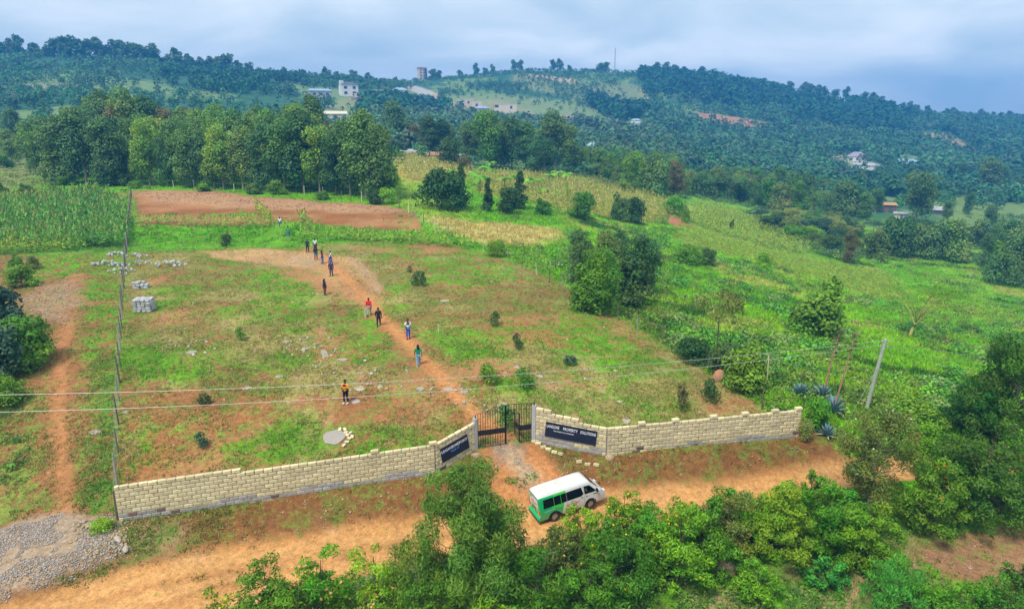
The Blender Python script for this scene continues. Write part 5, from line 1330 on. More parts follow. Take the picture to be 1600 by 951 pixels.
grass_patch("plot_grass", x[k | left_], y[k | left_], .06, .21, 4, .065, dryshare=.25, min_vf=.12)
x, y = sample_fan(115000, 44, 190, -.10, .90)
k = (poly_sd(x, y, PLOT) < -.3) & (poly_sd(x, y, ROAD) < -.5)
grass_patch("slope_grass", x[k], y[k], .2, .6, 4, .15, dryshare=.05)
x, y = sample_fan(30000, 100, 235, -.85, .12)
k = (poly_sd(x, y, PLOT) < -.3)
grass_patch("meadow_grass", x[k], y[k], .25, .6, 3, .22, dryshare=.08)
x, y = sample_fan(40000, 22, 46, -.3, .95)
k = (poly_sd(x, y, PLOT) < -.3) & (poly_sd(x, y, ROAD) < -.2) & (poly_sd(x, y, DRIVE) < -.2)
grass_patch("verge_grass", x[k], y[k], .10, .32, 4, .07)
def scrub(name, x, y, smin, smax, K=26, lf=.36, cols=((.10, .21, .02), (.07, .15, .02), (.14, .24, .03), (.15, .19, .05), (.045, .10, .02))):
    z = height(x, y); m_ = len(x)
    s = NR.uniform(smin, smax, m_) * NR.uniform(.6, 1.0, m_)
    cols = np.array(cols)[NR.integers(0, len(cols), m_)] * NR.uniform(1.2, 2.1, (m_, 1))
    dv = unit(NR.normal(size=(m_, K, 3))); dv[:, :, 2] = np.abs(dv[:, :, 2])
    c = np.stack([x, y, z], 1)[:, None] + dv * NR.uniform(.5, 1.05, (m_, K, 1)) * s[:, None, None] * np.array([1, 1, .8])
    nr = unit(dv + NR.normal(size=dv.shape) * .5 + np.array([0, 0, .35])); ax = unit(np.cross(nr, NR.normal(size=dv.shape)))
    L = (s * lf)[:, None] * NR.uniform(.6, 1.3, (m_, K))
    V = tri_leaves(c.reshape(-1, 3), ax.reshape(-1, 3), nr.reshape(-1, 3), L.ravel(), (L * .75).ravel())
    C = np.repeat(np.clip((cols[:, None] * NR.uniform(.7, 1.3, (m_, K, 1))).reshape(-1, 3), 0, 1), 3, 0)
    return tag(obj(name, np_mesh(name, V, tris(m_ * K), C, MATS["leaf_any"])), kind="stuff")
x, y = sample_fan(15000, 46, 200, -.02, .85)
sd = poly_sd(x, y, PLOT); px_, rw_ = project(x, y, height(x, y))
fld = in_px(px_, rw_, [(1060, 330), (1160, 345), (1300, 390), (1450, 440), (1450, 485), (1330, 460), (1200, 415), (1060, 380)]) | in_px(px_, rw_, [(640, 330), (880, 350), (890, 385), (700, 375)]) | in_px(px_, rw_, [(735, 262), (1010, 300), (1010, 350), (740, 310)])
k = (sd < -.4) & (poly_sd(x, y, ROAD) < -1.0) & (fbm(x, y, 9, 131, 4) + .35 * np.exp(-((sd + 3) / 3.5) ** 2) > .46) & ~fld
scrub("slope_scrub", x[k], y[k], .3, .95)
k2 = k & (fbm(x, y, 6, 141, 3) > .52) & (NR.random(len(x)) < .22) & (x > .05 * y)
scrub("slope_bushes", x[k2], y[k2], 1.0, 1.9, K=120, lf=.21, cols=((.10, .26, .02), (.14, .30, .02), (.06, .17, .02), (.05, .14, .02), (.16, .22, .06)))
x, y = sample_fan(9000, 90, 330, .02, .85)
px_, rw_ = project(x, y, height(x, y))
k = in_px(px_, rw_, [(1175, 340), (1330, 345), (1420, 340), (1600, 335), (1660, 420), (1530, 402), (1420, 388), (1330, 412), (1230, 380)]) | in_px(px_, rw_, [(870, 264), (960, 268), (1100, 285), (1330, 325), (1400, 345), (1300, 355), (1100, 314), (950, 292)]) | in_px(px_, rw_, [(1500, 390), (1660, 400), (1660, 470), (1560, 440)])
k &= fbm(x, y, 14, 143, 3) > .40
scrub("valley_thicket", x[k], y[k], 1.0, 2.4, K=60, lf=.28, cols=((.07, .16, .04), (.05, .12, .035), (.09, .18, .05), (.06, .13, .05), (.10, .20, .03)))
x, y = sample_fan(5000, 60, 230, -.85, .1)
px_, rw_ = project(x, y, height(x, y))
k = (poly_sd(x, y, PLOT) < -1) & (rw_ < 300) & (fbm(x, y, 12, 133, 3) > .5) & ~in_px(px_, rw_, [(600, 236), (750, 262), (760, 350), (610, 318)])
scrub("grove_undergrowth", x[k], y[k], .4, 1.3)
k_ = W([(-40, 850), (-40, 400), (60, 400), (70, 520), (40, 640), (35, 800)])
x, y = sample_fan(1500, 33, 110, -.85, -.5); k = poly_sd(x, y, k_) > 0; k &= fbm(x, y, 4, 137, 3) > .5
scrub("track_weeds", x[k], y[k], .25, .8)
x, y = sample_fan(5000, 22, 40, -.35, .95)
k = (poly_sd(x, y, ROAD) < -.8) & (y < 42) & (fbm(x, y, 3, 139, 3) > .47) & ~((x > 17) & (y > 29) & (poly_sd(x, y, W([(1395, 850), (1480, 840), (1640, 815), (1640, 905), (1560, 930), (1470, 905)])) > -.5))
k &= poly_sd(x, y, PLOT) < -3
scrub("roadside_weeds", x[k], y[k], .2, .6)

# ---- maize
def maize(name, poly_px, spacing, hgt_, cols, seed, prob=1.0, row_dir=0.0):
    pts = W(poly_px); P = np.array(pts)
    r = np.random.default_rng(seed)
    gx_, gy_ = np.meshgrid(np.arange(P[:, 0].min(), P[:, 0].max(), spacing), np.arange(P[:, 1].min(), P[:, 1].max(), spacing * 1.15))
    x, y = gx_.ravel(), gy_.ravel(); x = x + r.normal(0, .12, len(x)); y = y + r.normal(0, .12, len(y))
    k = (poly_sd(x, y, pts) > 0) & (r.random(len(x)) < prob)
    for qx, qy in WALK_XY: k &= ~((np.abs(x - qx) < 1.7) & (y > qy - 15) & (y < qy + .8))
    x, y = x[k], y[k]; z = height(x, y); m_ = len(x); K = 9
    hh = hgt_ * r.uniform(.75, 1.15, m_) * (.8 + .4 * fbm(x, y, 6, seed, 2))
    cols = np.array(cols)[r.integers(0, len(cols), m_)] * r.uniform(1.0, 1.7, (m_, 1))
    a = r.uniform(0, 6.28, (m_, K)); t = np.linspace(.2, 1, K)[None]
    ax = unit(np.stack([np.cos(a) * .9, np.sin(a) * .9, np.where(t + 0 * a > .85, 1.6, .5 - .7 * r.random((m_, K)))], 2))
    L = (hh[:, None] * .42) * (1.1 - .35 * t) * r.uniform(.8, 1.2, (m_, K))
    c = np.stack([x, y, z], 1)[:, None] + np.stack([0 * a, 0 * a, t * hh[:, None] * .85], 2) + ax * L[:, :, None] * .45
    nr = unit(np.cross(ax, np.stack([-np.sin(a), np.cos(a), 0 * a], 2)) + r.normal(0, .35, (m_, K, 3)))
    V = diamonds(c.reshape(-1, 3), ax.reshape(-1, 3), nr.reshape(-1, 3), L.ravel(), (L * .24 + .03).ravel())
    cc = cols[:, None] * r.uniform(.75, 1.3, (m_, K, 1)); top = np.broadcast_to(t > .93, (m_, K)); cc = np.where(top[:, :, None] & (r.random((m_, 1, 1)) < .5), np.array([.30, .26, .08]), cc)
    C = np.repeat(np.clip(cc.reshape(-1, 3), 0, 1), 4, 0)
    return tag(obj(name, np_mesh(name, V, quads(m_ * K), C, MATS["leaf_any"])), kind="stuff")
GRM = ((.11, .25, .03), (.085, .21, .04), (.15, .30, .04)); YLM = ((.30, .27, .05), (.24, .26, .05), (.36, .28, .09)); DRM = ((.42, .33, .12), (.36, .30, .09), (.30, .30, .06)); YGM = ((.22, .34, .03), (.28, .33, .04), (.15, .30, .03))
maize("maize_crop", [(-60, 360), (-60, 325), (60, 314), (95, 308), (150, 305), (185, 320), (200, 345), (200, 385), (120, 388), (-60, 385)], .62, 2.3, GRM, 1)
maize("maize_crop", [(-60, 384), (-60, 372), (60, 372), (135, 380), (135, 392), (-60, 402)], .6, 1.7, YGM, 2)
maize("maize_crop", [(-40, 322), (-40, 312), (60, 306), (70, 314), (20, 325)], .8, 1.6, YLM, 3, .7)
maize("maize_row", [(216, 346), (400, 348), (440, 352), (440, 357), (216, 352)], .6, 1.5, YGM, 4, .8)
maize("maize_row", [(428, 366), (520, 366), (640, 372), (735, 384), (735, 391), (600, 380), (440, 373)], .6, 1.5, YGM, 5, .85)
maize("maize_row", [(396, 320), (406, 322), (428, 350), (420, 354)], .6, 1.8, YGM, 6, .9)
maize("maize_row", [(462, 340), (474, 342), (494, 366), (486, 370)], .6, 1.9, GRM + YGM, 7, .9)
maize("maize_row", [(416, 364), (430, 364), (456, 386), (442, 389)], .6, 1.6, GRM, 8, .9)
maize("maize_row", [(250, 388), (420, 388), (470, 398), (470, 402), (400, 396), (250, 394)], .9, 1.1, YGM, 9, .45)
maize("dry_maize", [(622, 240), (700, 252), (742, 266), (722, 282), (640, 284), (625, 262)], .95, 2.1, DRM, 10)
maize("dry_maize", [(745, 272), (830, 270), (930, 284), (1010, 305), (1080, 330), (1010, 346), (930, 332), (880, 336), (830, 318), (745, 300)], 1.0, 2.0, DRM + YGM, 11, .8)
maize("green_maize", [(1090, 318), (1180, 338), (1290, 386), (1250, 398), (1130, 368), (1075, 346)], 1.0, 1.8, YGM, 12, .85)
maize("green_maize", [(1062, 348), (1160, 382), (1250, 402), (1380, 427), (1446, 480), (1330, 455), (1210, 415), (1062, 380)], .75, .9, YGM, 13, .9)
maize("green_maize", [(1440, 425), (1520, 440), (1560, 480), (1600, 520), (1560, 530), (1480, 480)], .8, .9, YGM, 14, .8)

# ---- bananas
leafy("leaf_banana", (.16, .42, .03), .35); plain("banana_stem", (.17, .24, .07), .7, .2, 4)
def banana(i, px, row, h):
    r = random.Random(600 + i)
    h *= 1.3
    root = empty("banana_plant", G(px, row), 0, f"banana plant, {ordinal(i)} from the left in the banana patch", "banana plant", "banana plants behind the dry field")
    MB().tube([(0, 0, -.2), (.05, 0, h * .3), (.08, 0, h * .55)], [.16, .13, .08], 7).build("stem", MATS["banana_stem"], root)
    for k in range(9):
        a = k * 2.4 + r.uniform(-.3, .3); L = h * r.uniform(.45, .6); up = r.uniform(.35, 1.1); w = L * .21
        mb = MB(); pts = []
        for s in np.linspace(0, 1, 6):
            q = L * s; zz = h * .52 + q * up * .8 - q * q / L * .75
            pts.append(Vector((math.cos(a) * q * .85, math.sin(a) * q * .85, zz)))
        sd_ = Vector((-math.sin(a), math.cos(a), 0)); vs = []
        for j, p_ in enumerate(pts):
            ww = w * (.25, .9, 1.0, .95, .7, .05)[j]
            vs += [p_ - sd_ * ww - Vector((0, 0, ww * .35)), p_, p_ + sd_ * ww - Vector((0, 0, ww * .35))]
        mb.add(vs, [(3 * j + e, 3 * j + e + 1, 3 * j + e + 4, 3 * j + e + 3) for j in range(5) for e in (0, 1)])
        o = mb.build("leaf", MATS["leaf_banana"], root)
        a_ = o.data.color_attributes.new("Col", 'FLOAT_COLOR', 'POINT'); g = r.uniform(.7, 1.3)
        a_.data.foreach_set("color", np.tile([g * 1.1, g, g, 1], len(vs)).astype(np.float32))
for i, (px, row, h_) in enumerate(sorted([(706, 282, 3.4), (742, 290, 4.2), (750, 298, 4.6), (757, 278, 4.0), (765, 268, 4.0), (788, 296, 3.8), (806, 290, 3.6), (826, 296, 3.8), (842, 294, 3.4), (858, 288, 3.8), (872, 284, 4.2), (884, 286, 4.0), (850, 308, 2.8), (866, 310, 2.6)])): banana(i, px, row, h_)

# ---- agaves
plain("agave_leaf", (.13, .24, .27), .5, .15, 6, objvar=.15); plain("agave_dry", (.42, .33, .19), .8, .2, 6); plain("agave_stalk", (.36, .19, .13), .8, .2, 3); plain("agave_pod", (.10, .075, .04), .8, .2, 6)
def agave_leaf_mesh():
    mb = MB(); vs = []
    for s, w, z in ((0, .06, 0), (.35, .085, .02), (.75, .06, .0), (1, .004, -.03)):
        vs += [(s, -w, z + w * .35), (s, 0, z), (s, w, z + w * .35), (s, 0, z - .025 * (1 - s))]
    fs = []
    for j in range(3):
        for e in range(4): fs.append((4 * j + e, 4 * j + (e + 1) % 4, 4 * j + 4 + (e + 1) % 4, 4 * j + 4 + e))
    return mb.add(vs, fs)
AGM = agave_leaf_mesh().mesh("leaf", MATS["agave_leaf"]); AGD = agave_leaf_mesh().mesh("dry_leaf", MATS["agave_dry"])
def agave(label, px, row, size, dry=0, stalk=None):
    p = G(px, row); root = empty("agave", p, 0, label, "agave", "agaves beyond the wall end")
    for k in range(30):
        a = k * 2.39996; el = math.radians(12 + 68 * (k / 30) ** .8 + rnd.uniform(-6, 6))
        o = bpy.data.objects.new("leaf", AGM); link(o, root)
        L = size * rnd.uniform(.85, 1.1)
        o.rotation_euler = (0, -el, a); o.scale = (L, L, L); o.location = (0, 0, .08)
    for k in range(dry):
        o = bpy.data.objects.new("dry_leaf", AGD); link(o, root)
        o.rotation_euler = (0, math.radians(rnd.uniform(-8, 12)), rnd.uniform(0, 6.28)); o.scale = (size,) * 3; o.location = (0, 0, .1)
    if stalk:
        top = on_depth(stalk[0], stalk[1], p.y + .3) - p
        MB().tube([Vector((0, 0, .1)), top * .3, top * .7, top], [.075, .06, .045, .015], 6).build("flower_stalk", MATS["agave_stalk"], root)
        for k in range(13):
            t = .52 + .45 * k / 13; a = k * 2.4; b = top * t; ln = .62 * (1.15 - t)
            e_ = b + Vector((math.cos(a) * ln, math.sin(a) * ln * .8, ln * .25))
            br_ = MB().tube([b, e_], [.014, .008], 4).build("side_branch", MATS["agave_stalk"], root)
            MB().tube([e_ + Vector((-.16, 0, .02)), e_ + Vector((0, 0, .06)), e_ + Vector((.16, 0, .02))], [.03, .07, .03], 5).build("seed_pods", MATS["agave_pod"], br_)
agave("blue agave rosette without a stalk, farthest left of the agaves", 1250, 618, 1.0)
agave("blue agave with the left of the two tall brown flower stalks", 1284, 622, 1.15, 0, (1314, 512))
agave("blue agave with the right of the two tall brown flower stalks", 1301, 645, 1.25, 2, (1339, 516))
agave("small agave with dry straw leaves by the road end of the wall", 1292, 682, .85, 6)

# ------------------------------------------------------------------ stones, heaps, block stacks
plain("stone_grey", (.46, .46, .46), .85, .2, 5, objvar=.2, bump=.5); plain("stone_pale", (.40, .345, .28), .9, .22, 5, objvar=.15, bump=.6, dirt=(.33, .22, .12)); plain("stone_red", (.42, .20, .11), .9, .25, 2, bump=.6, dirt=(.40, .33, .27)); plain("stone_brown", (.40, .28, .18), .9, .25, 2.5, bump=.6); plain("slab_grey", (.34, .31, .27), .9, .12, 5, bump=.3)
leafy("gravel_any", (1, 1, 1), 0.0, 0.0, .9, .15)
def boulder_mesh(name, mat, seed, flat=1.0, sub=2, rough=.04):
    import bmesh
    bm = bmesh.new(); bmesh.ops.create_icosphere(bm, subdivisions=sub, radius=1.0); r = random.Random(seed)
    off = [Vector((r.uniform(-1, 1), r.uniform(-1, 1), r.uniform(-1, 1))).normalized() for _ in range(7)]; amp = [r.uniform(.4, 1) for _ in off]
    for v_ in bm.verts:
        d_ = v_.co.normalized(); k = 1.0
        for o_, a_ in zip(off, amp):
            k = min(k, .62 + .38 * a_ / max(.35, d_.dot(o_)) if d_.dot(o_) > .35 else 1.0)
        v_.co = d_ * (k + r.uniform(-rough, rough)); v_.co.z *= flat
    me = bpy.data.meshes.new(name); bm.to_mesh(me); bm.free(); me.materials.append(MATS[mat]); return me
ROCKS = {m_: [boulder_mesh("stone", m_, s, .75, 1) for s in range(4)] for m_ in ("stone_grey", "stone_pale", "stone_brown")}
def rock(label, px, row, sx, sy, sz, mat, seed, rz=0.0, sink=.3, name="rock", sub=2):
    o = obj(name, boulder_mesh(name, mat, seed, 1.0, sub, .26 if name == 'flat_rock' else .04), None, G(px, row) + Vector((0, 0, sz * (1 - 2 * sink) * .5)))
    o.scale = (sx, sy, sz); o.rotation_euler = (math.atan(float(height(o.location.x, o.location.y + .6) - height(o.location.x, o.location.y - .6)) / 1.2), 0, rz)
    return tag(o, label, "rock")
rock("big reddish boulder with a grey side by the right fence", 1124, 594, .62, .6, .75, "stone_red", 5, 0, .2, "boulder", 3)
rock("pale brown boulder under the roadside thicket", 1133, 892, .75, .7, .75, "stone_brown", 9, .3, .25, "boulder", 3)
rock("small brown stone right of the pale brown boulder", 1157, 899, .22, .2, .18, "stone_brown", 10)
rock("grey rounded rock just behind the gate", 786, 640, .55, .5, .5, "stone_pale", 12, 0, .2, "boulder")
rock("upper of the two long stones beside the rubble spread", 184, 843, .45, .18, .16, "stone_pale", 13, -.8)
rock("lower of the two long stones beside the rubble spread", 196, 858, .42, .18, .16, "stone_pale", 14, -1.1)
for i, (px, row, s1_, s2_, lab) in enumerate(((299, 550, .62, .35, "flat pale rock left of centre, beside the left fence grass"), (508, 553, .40, .75, "upright pale rock slab patch in the middle of the plot"), (535, 562, .55, .26, "long flat pale rock above the man in orange"), (447, 533, .55, .3, "flat pale rock upper left of the middle slab"), (475, 545, .35, .3, "small flat pale rock left of the middle slab"), (657, 607, .42, .32, "flat pale rock beside the worn path"), (562, 607, .6, .35, "flat pale rock right of the man in orange"), (594, 604, .35, .25, "small flat pale rock on the bare soil right of the man in orange"), (556, 627, .5, .25, "flat pale rock at the feet of the man in orange"),
        (700, 608, .5, .3, "flat rock on the path above the gate"), (726, 612, .4, .22, "flat rock right of the path above the gate"), (695, 470, .7, .3, "pale rock streak in the upper right plot"), (768, 440, .35, .2, "small pale rock far up the right part of the plot"), (842, 588, .4, .25, "pale stone low in the right part of the plot"), (808, 573, .35, .25, "brown pale stone right of the bush above the gate"), (884, 663, .5, .35, "flat pale rock behind the right sign"), (978, 657, .45, .3, "grey flat rock behind the right wall"), (968, 627, .3, .2, "small pale stone in the lower right plot"), (962, 579, .25, .2, "tiny white stone in the right plot grass"), (196, 644, .35, .2, "pale stone beside the left fence under the wires"), (150, 675, .6, .25, "flat stone left of the fence by the track"), (385, 606, .5, .25, "flat stone in the red soil under the left bushes"), (730, 677, .15, .12, "small white stone left of the gate"), (436, 588, .5, .25, "flat rock in the soil left of the man in orange"))):
    rock(lab, px, row, s1_ * .75, s2_ * 1.15, .05, "stone_pale", 50 + i, rnd.uniform(-.4, .4), .25, "flat_rock")
slab = empty("concrete_slab", G(522, 683), 0, "round grey slab ringed with loose cream blocks near the wall", "slab")
slab.rotation_euler = (math.atan(float(height(slab.location.x, slab.location.y + .9) - height(slab.location.x, slab.location.y - .9)) / 1.8), 0, 0)
slab.scale = (.8, .8, .8)
mb = MB(); n_ = 20
vs = [(math.cos(a) * .92 * (1 + .08 * math.sin(3 * a)), math.sin(a) * .9 * (1 + .1 * math.sin(5 * a + 1)), z_) for z_ in (-.2, .05) for a in np.linspace(0, 2 * math.pi, n_, endpoint=False)] + [(0, 0, .075)]
mb.add(vs, [(k, (k + 1) % n_, n_ + (k + 1) % n_, n_ + k) for k in range(n_)] + [(n_ + k, n_ + (k + 1) % n_, 2 * n_) for k in range(n_)])
mb.build("slab_top", MATS["slab_grey"], slab)
for k, (a, q) in enumerate(((.9, 1.15), (.55, 1.2), (.2, 1.2), (-.15, 1.35), (1.25, 1.2), (-.5, 1.5), (-.8, 1.8), (.0, 1.7), (.35, 1.5))):
    o = bpy.data.objects.new("block", BLK["block_sandstone"][k % 5]); link(o, slab)
    q *= rnd.uniform(.8, 1.05); o.location = (math.cos(a) * q, math.sin(a) * q, .07); o.rotation_euler = (rnd.uniform(-.2, .2), rnd.uniform(-.2, .2), rnd.uniform(0, 3)); o.scale = (.7, 1, .8)
def block_stack(label, px, row, nx, ny, nz, rz, miss=.1):
    root = empty("block_stack", G(px, row), rz, label, "blocks")
    for c_ in range(nz):
        for i in range(nx):
            for j in range(ny):
                if c_ == nz - 1 and rnd.random() < miss: continue
                o = bpy.data.objects.new("block", BLK["block_grey"][rnd.randrange(5)]); link(o, root)
                o.material_slots[0].link = 'OBJECT'; o.material_slots[0].material = MATS["stone_grey"]
                o.location = ((i - nx / 2) * .42 + rnd.uniform(-.05, .05), (j - ny / 2) * .46 + rnd.uniform(-.05, .05), .12 + c_ * .25); o.rotation_euler = (0, 0, rnd.uniform(-.12, .12)); o.scale = (.76, 1.6, 1.0)
block_stack("neat rectangular stack of grey building blocks in the upper left plot", 231, 484, 4, 3, 5, .05)
block_stack("smaller ragged stack of grey blocks behind the neat stack", 225, 449, 4, 2, 3, .15, .4)
def rubble(label, px, row, r_, k_, s_):
    root = empty("rubble_pile", G(px, row), 0, label, "stones", "stone piles by the left fence")
    for k in range(k_):
        a, q = rnd.uniform(0, 6.28), r_ * math.sqrt(rnd.random())
        o = bpy.data.objects.new("stone", rnd.choice(ROCKS["stone_grey"])); link(o, root)
        s = s_ * rnd.uniform(.45, 1.0)
        o.location = (math.cos(a) * q * 1.5, math.sin(a) * q, (1 - q / r_) * r_ * .4 + s * .3); o.scale = (s * 1.2, s, s); o.rotation_euler = (rnd.uniform(0, 3), rnd.uniform(0, 3), rnd.uniform(0, 3))
for a in (("stone pile right against the left fence, the highest up", 183, 398, .9, 24, .22), ("wide stone pile left of the left fence", 164, 413, 1.1, 28, .24), ("low stone pile touching the left fence", 188, 415, .9, 20, .22), ("stone pile just right of the left fence", 212, 401, 1.0, 22, .22), ("thin line of stones right of the left fence", 218, 412, 1.1, 18, .2), ("heap of grey stones in the upper plot, rightmost of the piles", 266, 414, 1.3, 30, .24), ("broken stones beside the fence below the stone piles", 190, 425, 1.2, 20, .2)): rubble(*a)
def gravel(name, poly_px, n_, smin, smax, cols, seed, world_pts=None, pw=2.2):
    pts = world_pts or W(poly_px); P = np.array(pts); r = np.random.default_rng(seed)
    x = r.uniform(P[:, 0].min(), P[:, 0].max(), n_); y = r.uniform(P[:, 1].min(), P[:, 1].max(), n_)
    k = (poly_sd(x, y, pts) + (fbm(x, y, 1.8, seed, 3) - .5) * 2.6 - 1.1 * r.random(n_) ** 2 > -.35) & (fbm(x, y, 1.1, seed + 5, 2) > .36); x, y = x[k], y[k]; m_ = len(x); z = height(x, y)
    s = smin + (smax - smin) * r.random(m_) ** pw
    octa = np.array([[1, 0, 0], [0, 1, 0], [-1, 0, 0], [0, -1, 0], [0, 0, 1], [0, 0, -1]], float)
    V = octa[None] * (1 + r.uniform(-.35, .35, (m_, 6, 1)))
    a = r.uniform(0, 6.28, m_); ca, sa_ = np.cos(a)[:, None], np.sin(a)[:, None]
    V = np.stack([V[:, :, 0] * ca - V[:, :, 1] * sa_, V[:, :, 0] * sa_ + V[:, :, 1] * ca, V[:, :, 2] * .7 + V[:, :, 0] * r.uniform(-.4, .4, (m_, 1))], 2)
    V = V * s[:, None, None] + np.stack([x, y, z + s * .25], 1)[:, None]
    Fc = np.array([[0, 1, 4], [1, 2, 4], [2, 3, 4], [3, 0, 4], [1, 0, 5], [2, 1, 5], [3, 2, 5], [0, 3, 5]])
    F_ = (np.arange(m_)[:, None, None] * 6 + Fc[None]).reshape(-1, 3)
    C = np.repeat(np.array(cols)[r.integers(0, len(cols), m_)] * r.uniform(.7, 1.25, (m_, 1)), 6, 0)
    return tag(obj(name, np_mesh(name, V.reshape(-1, 3), F_, C, MATS["gravel_any"])), kind="stuff")
GRC = ((.36, .35, .34), (.38, .36, .33), (.38, .32, .25), (.38, .27, .17)); BRC = ((.42, .29, .16), (.36, .26, .16), (.36, .34, .31))
gravel("gravel_spread", None, 26000, .015, .075, GRC, 1, world_pts=HEAP)
gravel("gravel_spread", [(120, 820), (175, 815), (203, 858), (150, 880), (110, 870)], 1800, .03, .12, BRC, 2)
gravel("drive_gravel", [(768, 700), (806, 694), (856, 752), (815, 762)], 4200, .015, .06, BRC + GRC[:2], 3)
gravel("quarry_rubble", [(30, 470), (60, 450), (115, 435), (130, 470), (105, 508), (55, 498)], 2200, .02, .13, GRC, 4)
gravel("path_rubble", [(545, 402), (572, 412), (602, 452), (590, 460), (558, 428)], 900, .02, .11, GRC, 5)
gravel("path_rubble", [(450, 398), (500, 404), (500, 418), (448, 412)], 600, .02, .10, GRC, 6)
gravel("field_pebbles", [(1395, 850), (1480, 840), (1640, 815), (1640, 905), (1560, 930), (1470, 905)], 1800, .02, .07, ((.42, .34, .25), (.36, .26, .17)), 7)
gravel("plot_stones", [(430, 525), (520, 530), (560, 560), (640, 600), (600, 630), (540, 610), (450, 560)], 700, .03, .20, ((.46, .42, .36), (.42, .36, .28)), 21, pw=2.5)
gravel("plot_stones", [(240, 500), (340, 540), (320, 560), (230, 545)], 220, .03, .20, ((.46, .42, .36), (.42, .36, .28)), 22, pw=2.5)
gravel("plot_stones", [(640, 590), (740, 600), (770, 650), (680, 630)], 260, .03, .18, ((.46, .42, .36), (.42, .36, .28)), 23, pw=2.5)
gravel("plot_stones", None, 2600, .03, .12, ((.52, .47, .40), (.48, .36, .25)), 8, world_pts=PLOT, pw=3)
gravel("bank_clods", [(186, 818), (690, 742), (640, 792), (300, 850), (200, 872)], 900, .03, .10, ((.38, .20, .09), (.46, .33, .22)), 9, pw=3)
gravel("bank_clods", [(850, 700), (945, 718), (1247, 690), (1280, 715), (945, 752), (880, 745)], 700, .03, .10, ((.38, .20, .09), (.46, .33, .22)), 10, pw=3)
gravel("mulch_stalks", [(208, 300), (330, 300), (400, 310), (600, 324), (640, 330), (560, 332), (400, 324), (250, 316)], 3500, .08, .22, ((.48, .33, .20), (.40, .24, .14)), 11)
for i, (px, row) in enumerate(((834, 690), (841, 694), (849, 699), (857, 703), (866, 707), (876, 710), (905, 722), (918, 726), (932, 727))):
    o = bpy.data.objects.new("kerb_stone", rnd.choice(BLK["block_sandstone"])); link(o); o.location = G(px, row) + Vector((0, 0, .06)); o.rotation_euler = (rnd.uniform(-.2, .2), rnd.uniform(-.2, .2), -.5 + rnd.uniform(-.4, .4)); o.scale = (.75, .9, .8)
    tag(o, f"loose cream block along the drive, {ordinal(i)} from the gate pier", "stone", "loose blocks along the drive")
rock("orange brown stone at the foot of the left gate pier", 744, 712, .35, .25, .22, "stone_brown", 90)
rock("large brown stone at the corner of the right wall", 952, 716, .32, .28, .25, "stone_brown", 91)
# leafy creeper beside the corner post
plant("creeper_bush", "yellowing low leafy plant beside the corner fence post", G(160, 826), P_ROUND[2], .75, 1.5, "leaf_lime", cat="plant")
# ------------------------------------------------------------------ the minibus
m, nt, out = new_mat("van_paint")      # white front, green rear livery with a slanted edge
tc = nd(nt, "ShaderNodeTexCoord"); sp = nd(nt, "ShaderNodeSeparateXYZ"); nt.links.new(tc.outputs["Object"], sp.inputs[0])
nz_ = setin(nd(nt, "ShaderNodeTexNoise"), Scale=2.5, Detail=5.0); nt.links.new(tc.outputs["Object"], nz_.inputs["Vector"])
def mt(op, a, b):
    q = nd(nt, "ShaderNodeMath", operation=op)
    for i, v_ in enumerate((a, b)):
        if isinstance(v_, (int, float)): q.inputs[i].default_value = v_
        else: nt.links.new(v_, q.inputs[i])
    return q.outputs[0]
xs_, zs_ = sp.outputs["X"], sp.outputs["Z"]
edge = mt('ADD', xs_, mt('MULTIPLY', zs_, -.28))
isg = mt('MULTIPLY', mt('LESS_THAN', edge, 1.42), mt('LESS_THAN', zs_, 1.86))
isl = mt('MULTIPLY', mt('MULTIPLY', mt('GREATER_THAN', edge, .55), isg), mt('GREATER_THAN', mt('ADD', zs_, mt('MULTIPLY', xs_, .18)), 1.15))
def cmix(f, a, b):
    q = nd(nt, "ShaderNodeMix", data_type='RGBA'); nt.links.new(f, q.inputs["Factor"])
    for nm_, v_ in (("A", a), ("B", b)):
        if isinstance(v_, tuple): q.inputs[nm_].default_value = (*v_, 1)
        else: nt.links.new(v_, q.inputs[nm_])
    return q.outputs["Result"]
c1 = cmix(isg, (.62, .62, .62), (.008, .42, .14)); c2 = cmix(isl, c1, (.06, .58, .06))
dust = setin(nd(nt, "ShaderNodeMapRange"), From_Min=.75, From_Max=.25, To_Max=.55); nt.links.new(zs_, dust.inputs["Value"])
c3 = cmix(mt('MULTIPLY', dust.outputs[0], nz_.outputs["Fac"]), c2, (.45, .26, .12))
p = setin(nd(nt, "ShaderNodeBsdfPrincipled"), Roughness=.32); p.inputs["Coat Weight"].default_value = .4
nt.links.new(c3, p.inputs["Base Color"]); nt.links.new(p.outputs[0], out.inputs["Surface"])
plain("van_glass", (.006, .007, .010), .08, .1, 2, spec=.7); plain("tyre", (.018, .018, .018), .85, .2, 8, dirt=(.25, .14, .07)); plain("rim_steel", (.35, .35, .36), .4, .15, 6, metal=.6); plain("van_trim", (.02, .02, .022), .6, .2, 4)
plain("lamp_red", (.65, .02, .015), .2, .05, 4, spec=.6); plain("reflector", (.75, .30, .03), .4, .1, 30); plain("plate_yellow", (.80, .50, .03), .5, .05, 5); plain("poster_white", (.74, .74, .82), .35, .05, 2); plain("ink_red", (.60, .05, .03), .6, .05, 2); plain("ink_green", (.03, .35, .06), .6, .05, 2); plain("ink_dark", (.02, .04, .06), .6, .05, 2); plain("roof_white", (.66, .65, .63), .4, .06, 3, dirt=(.56, .50, .43)); plain("lamp_clear", (.65, .65, .66), .15, .05, 4, spec=.7); plain("seat_cloth", (.25, .25, .10), .9, .1, 4); plain("paint_green", (.008, .46, .16), .35, .05, 3)
m, nt, out = new_mat("cab_glass")
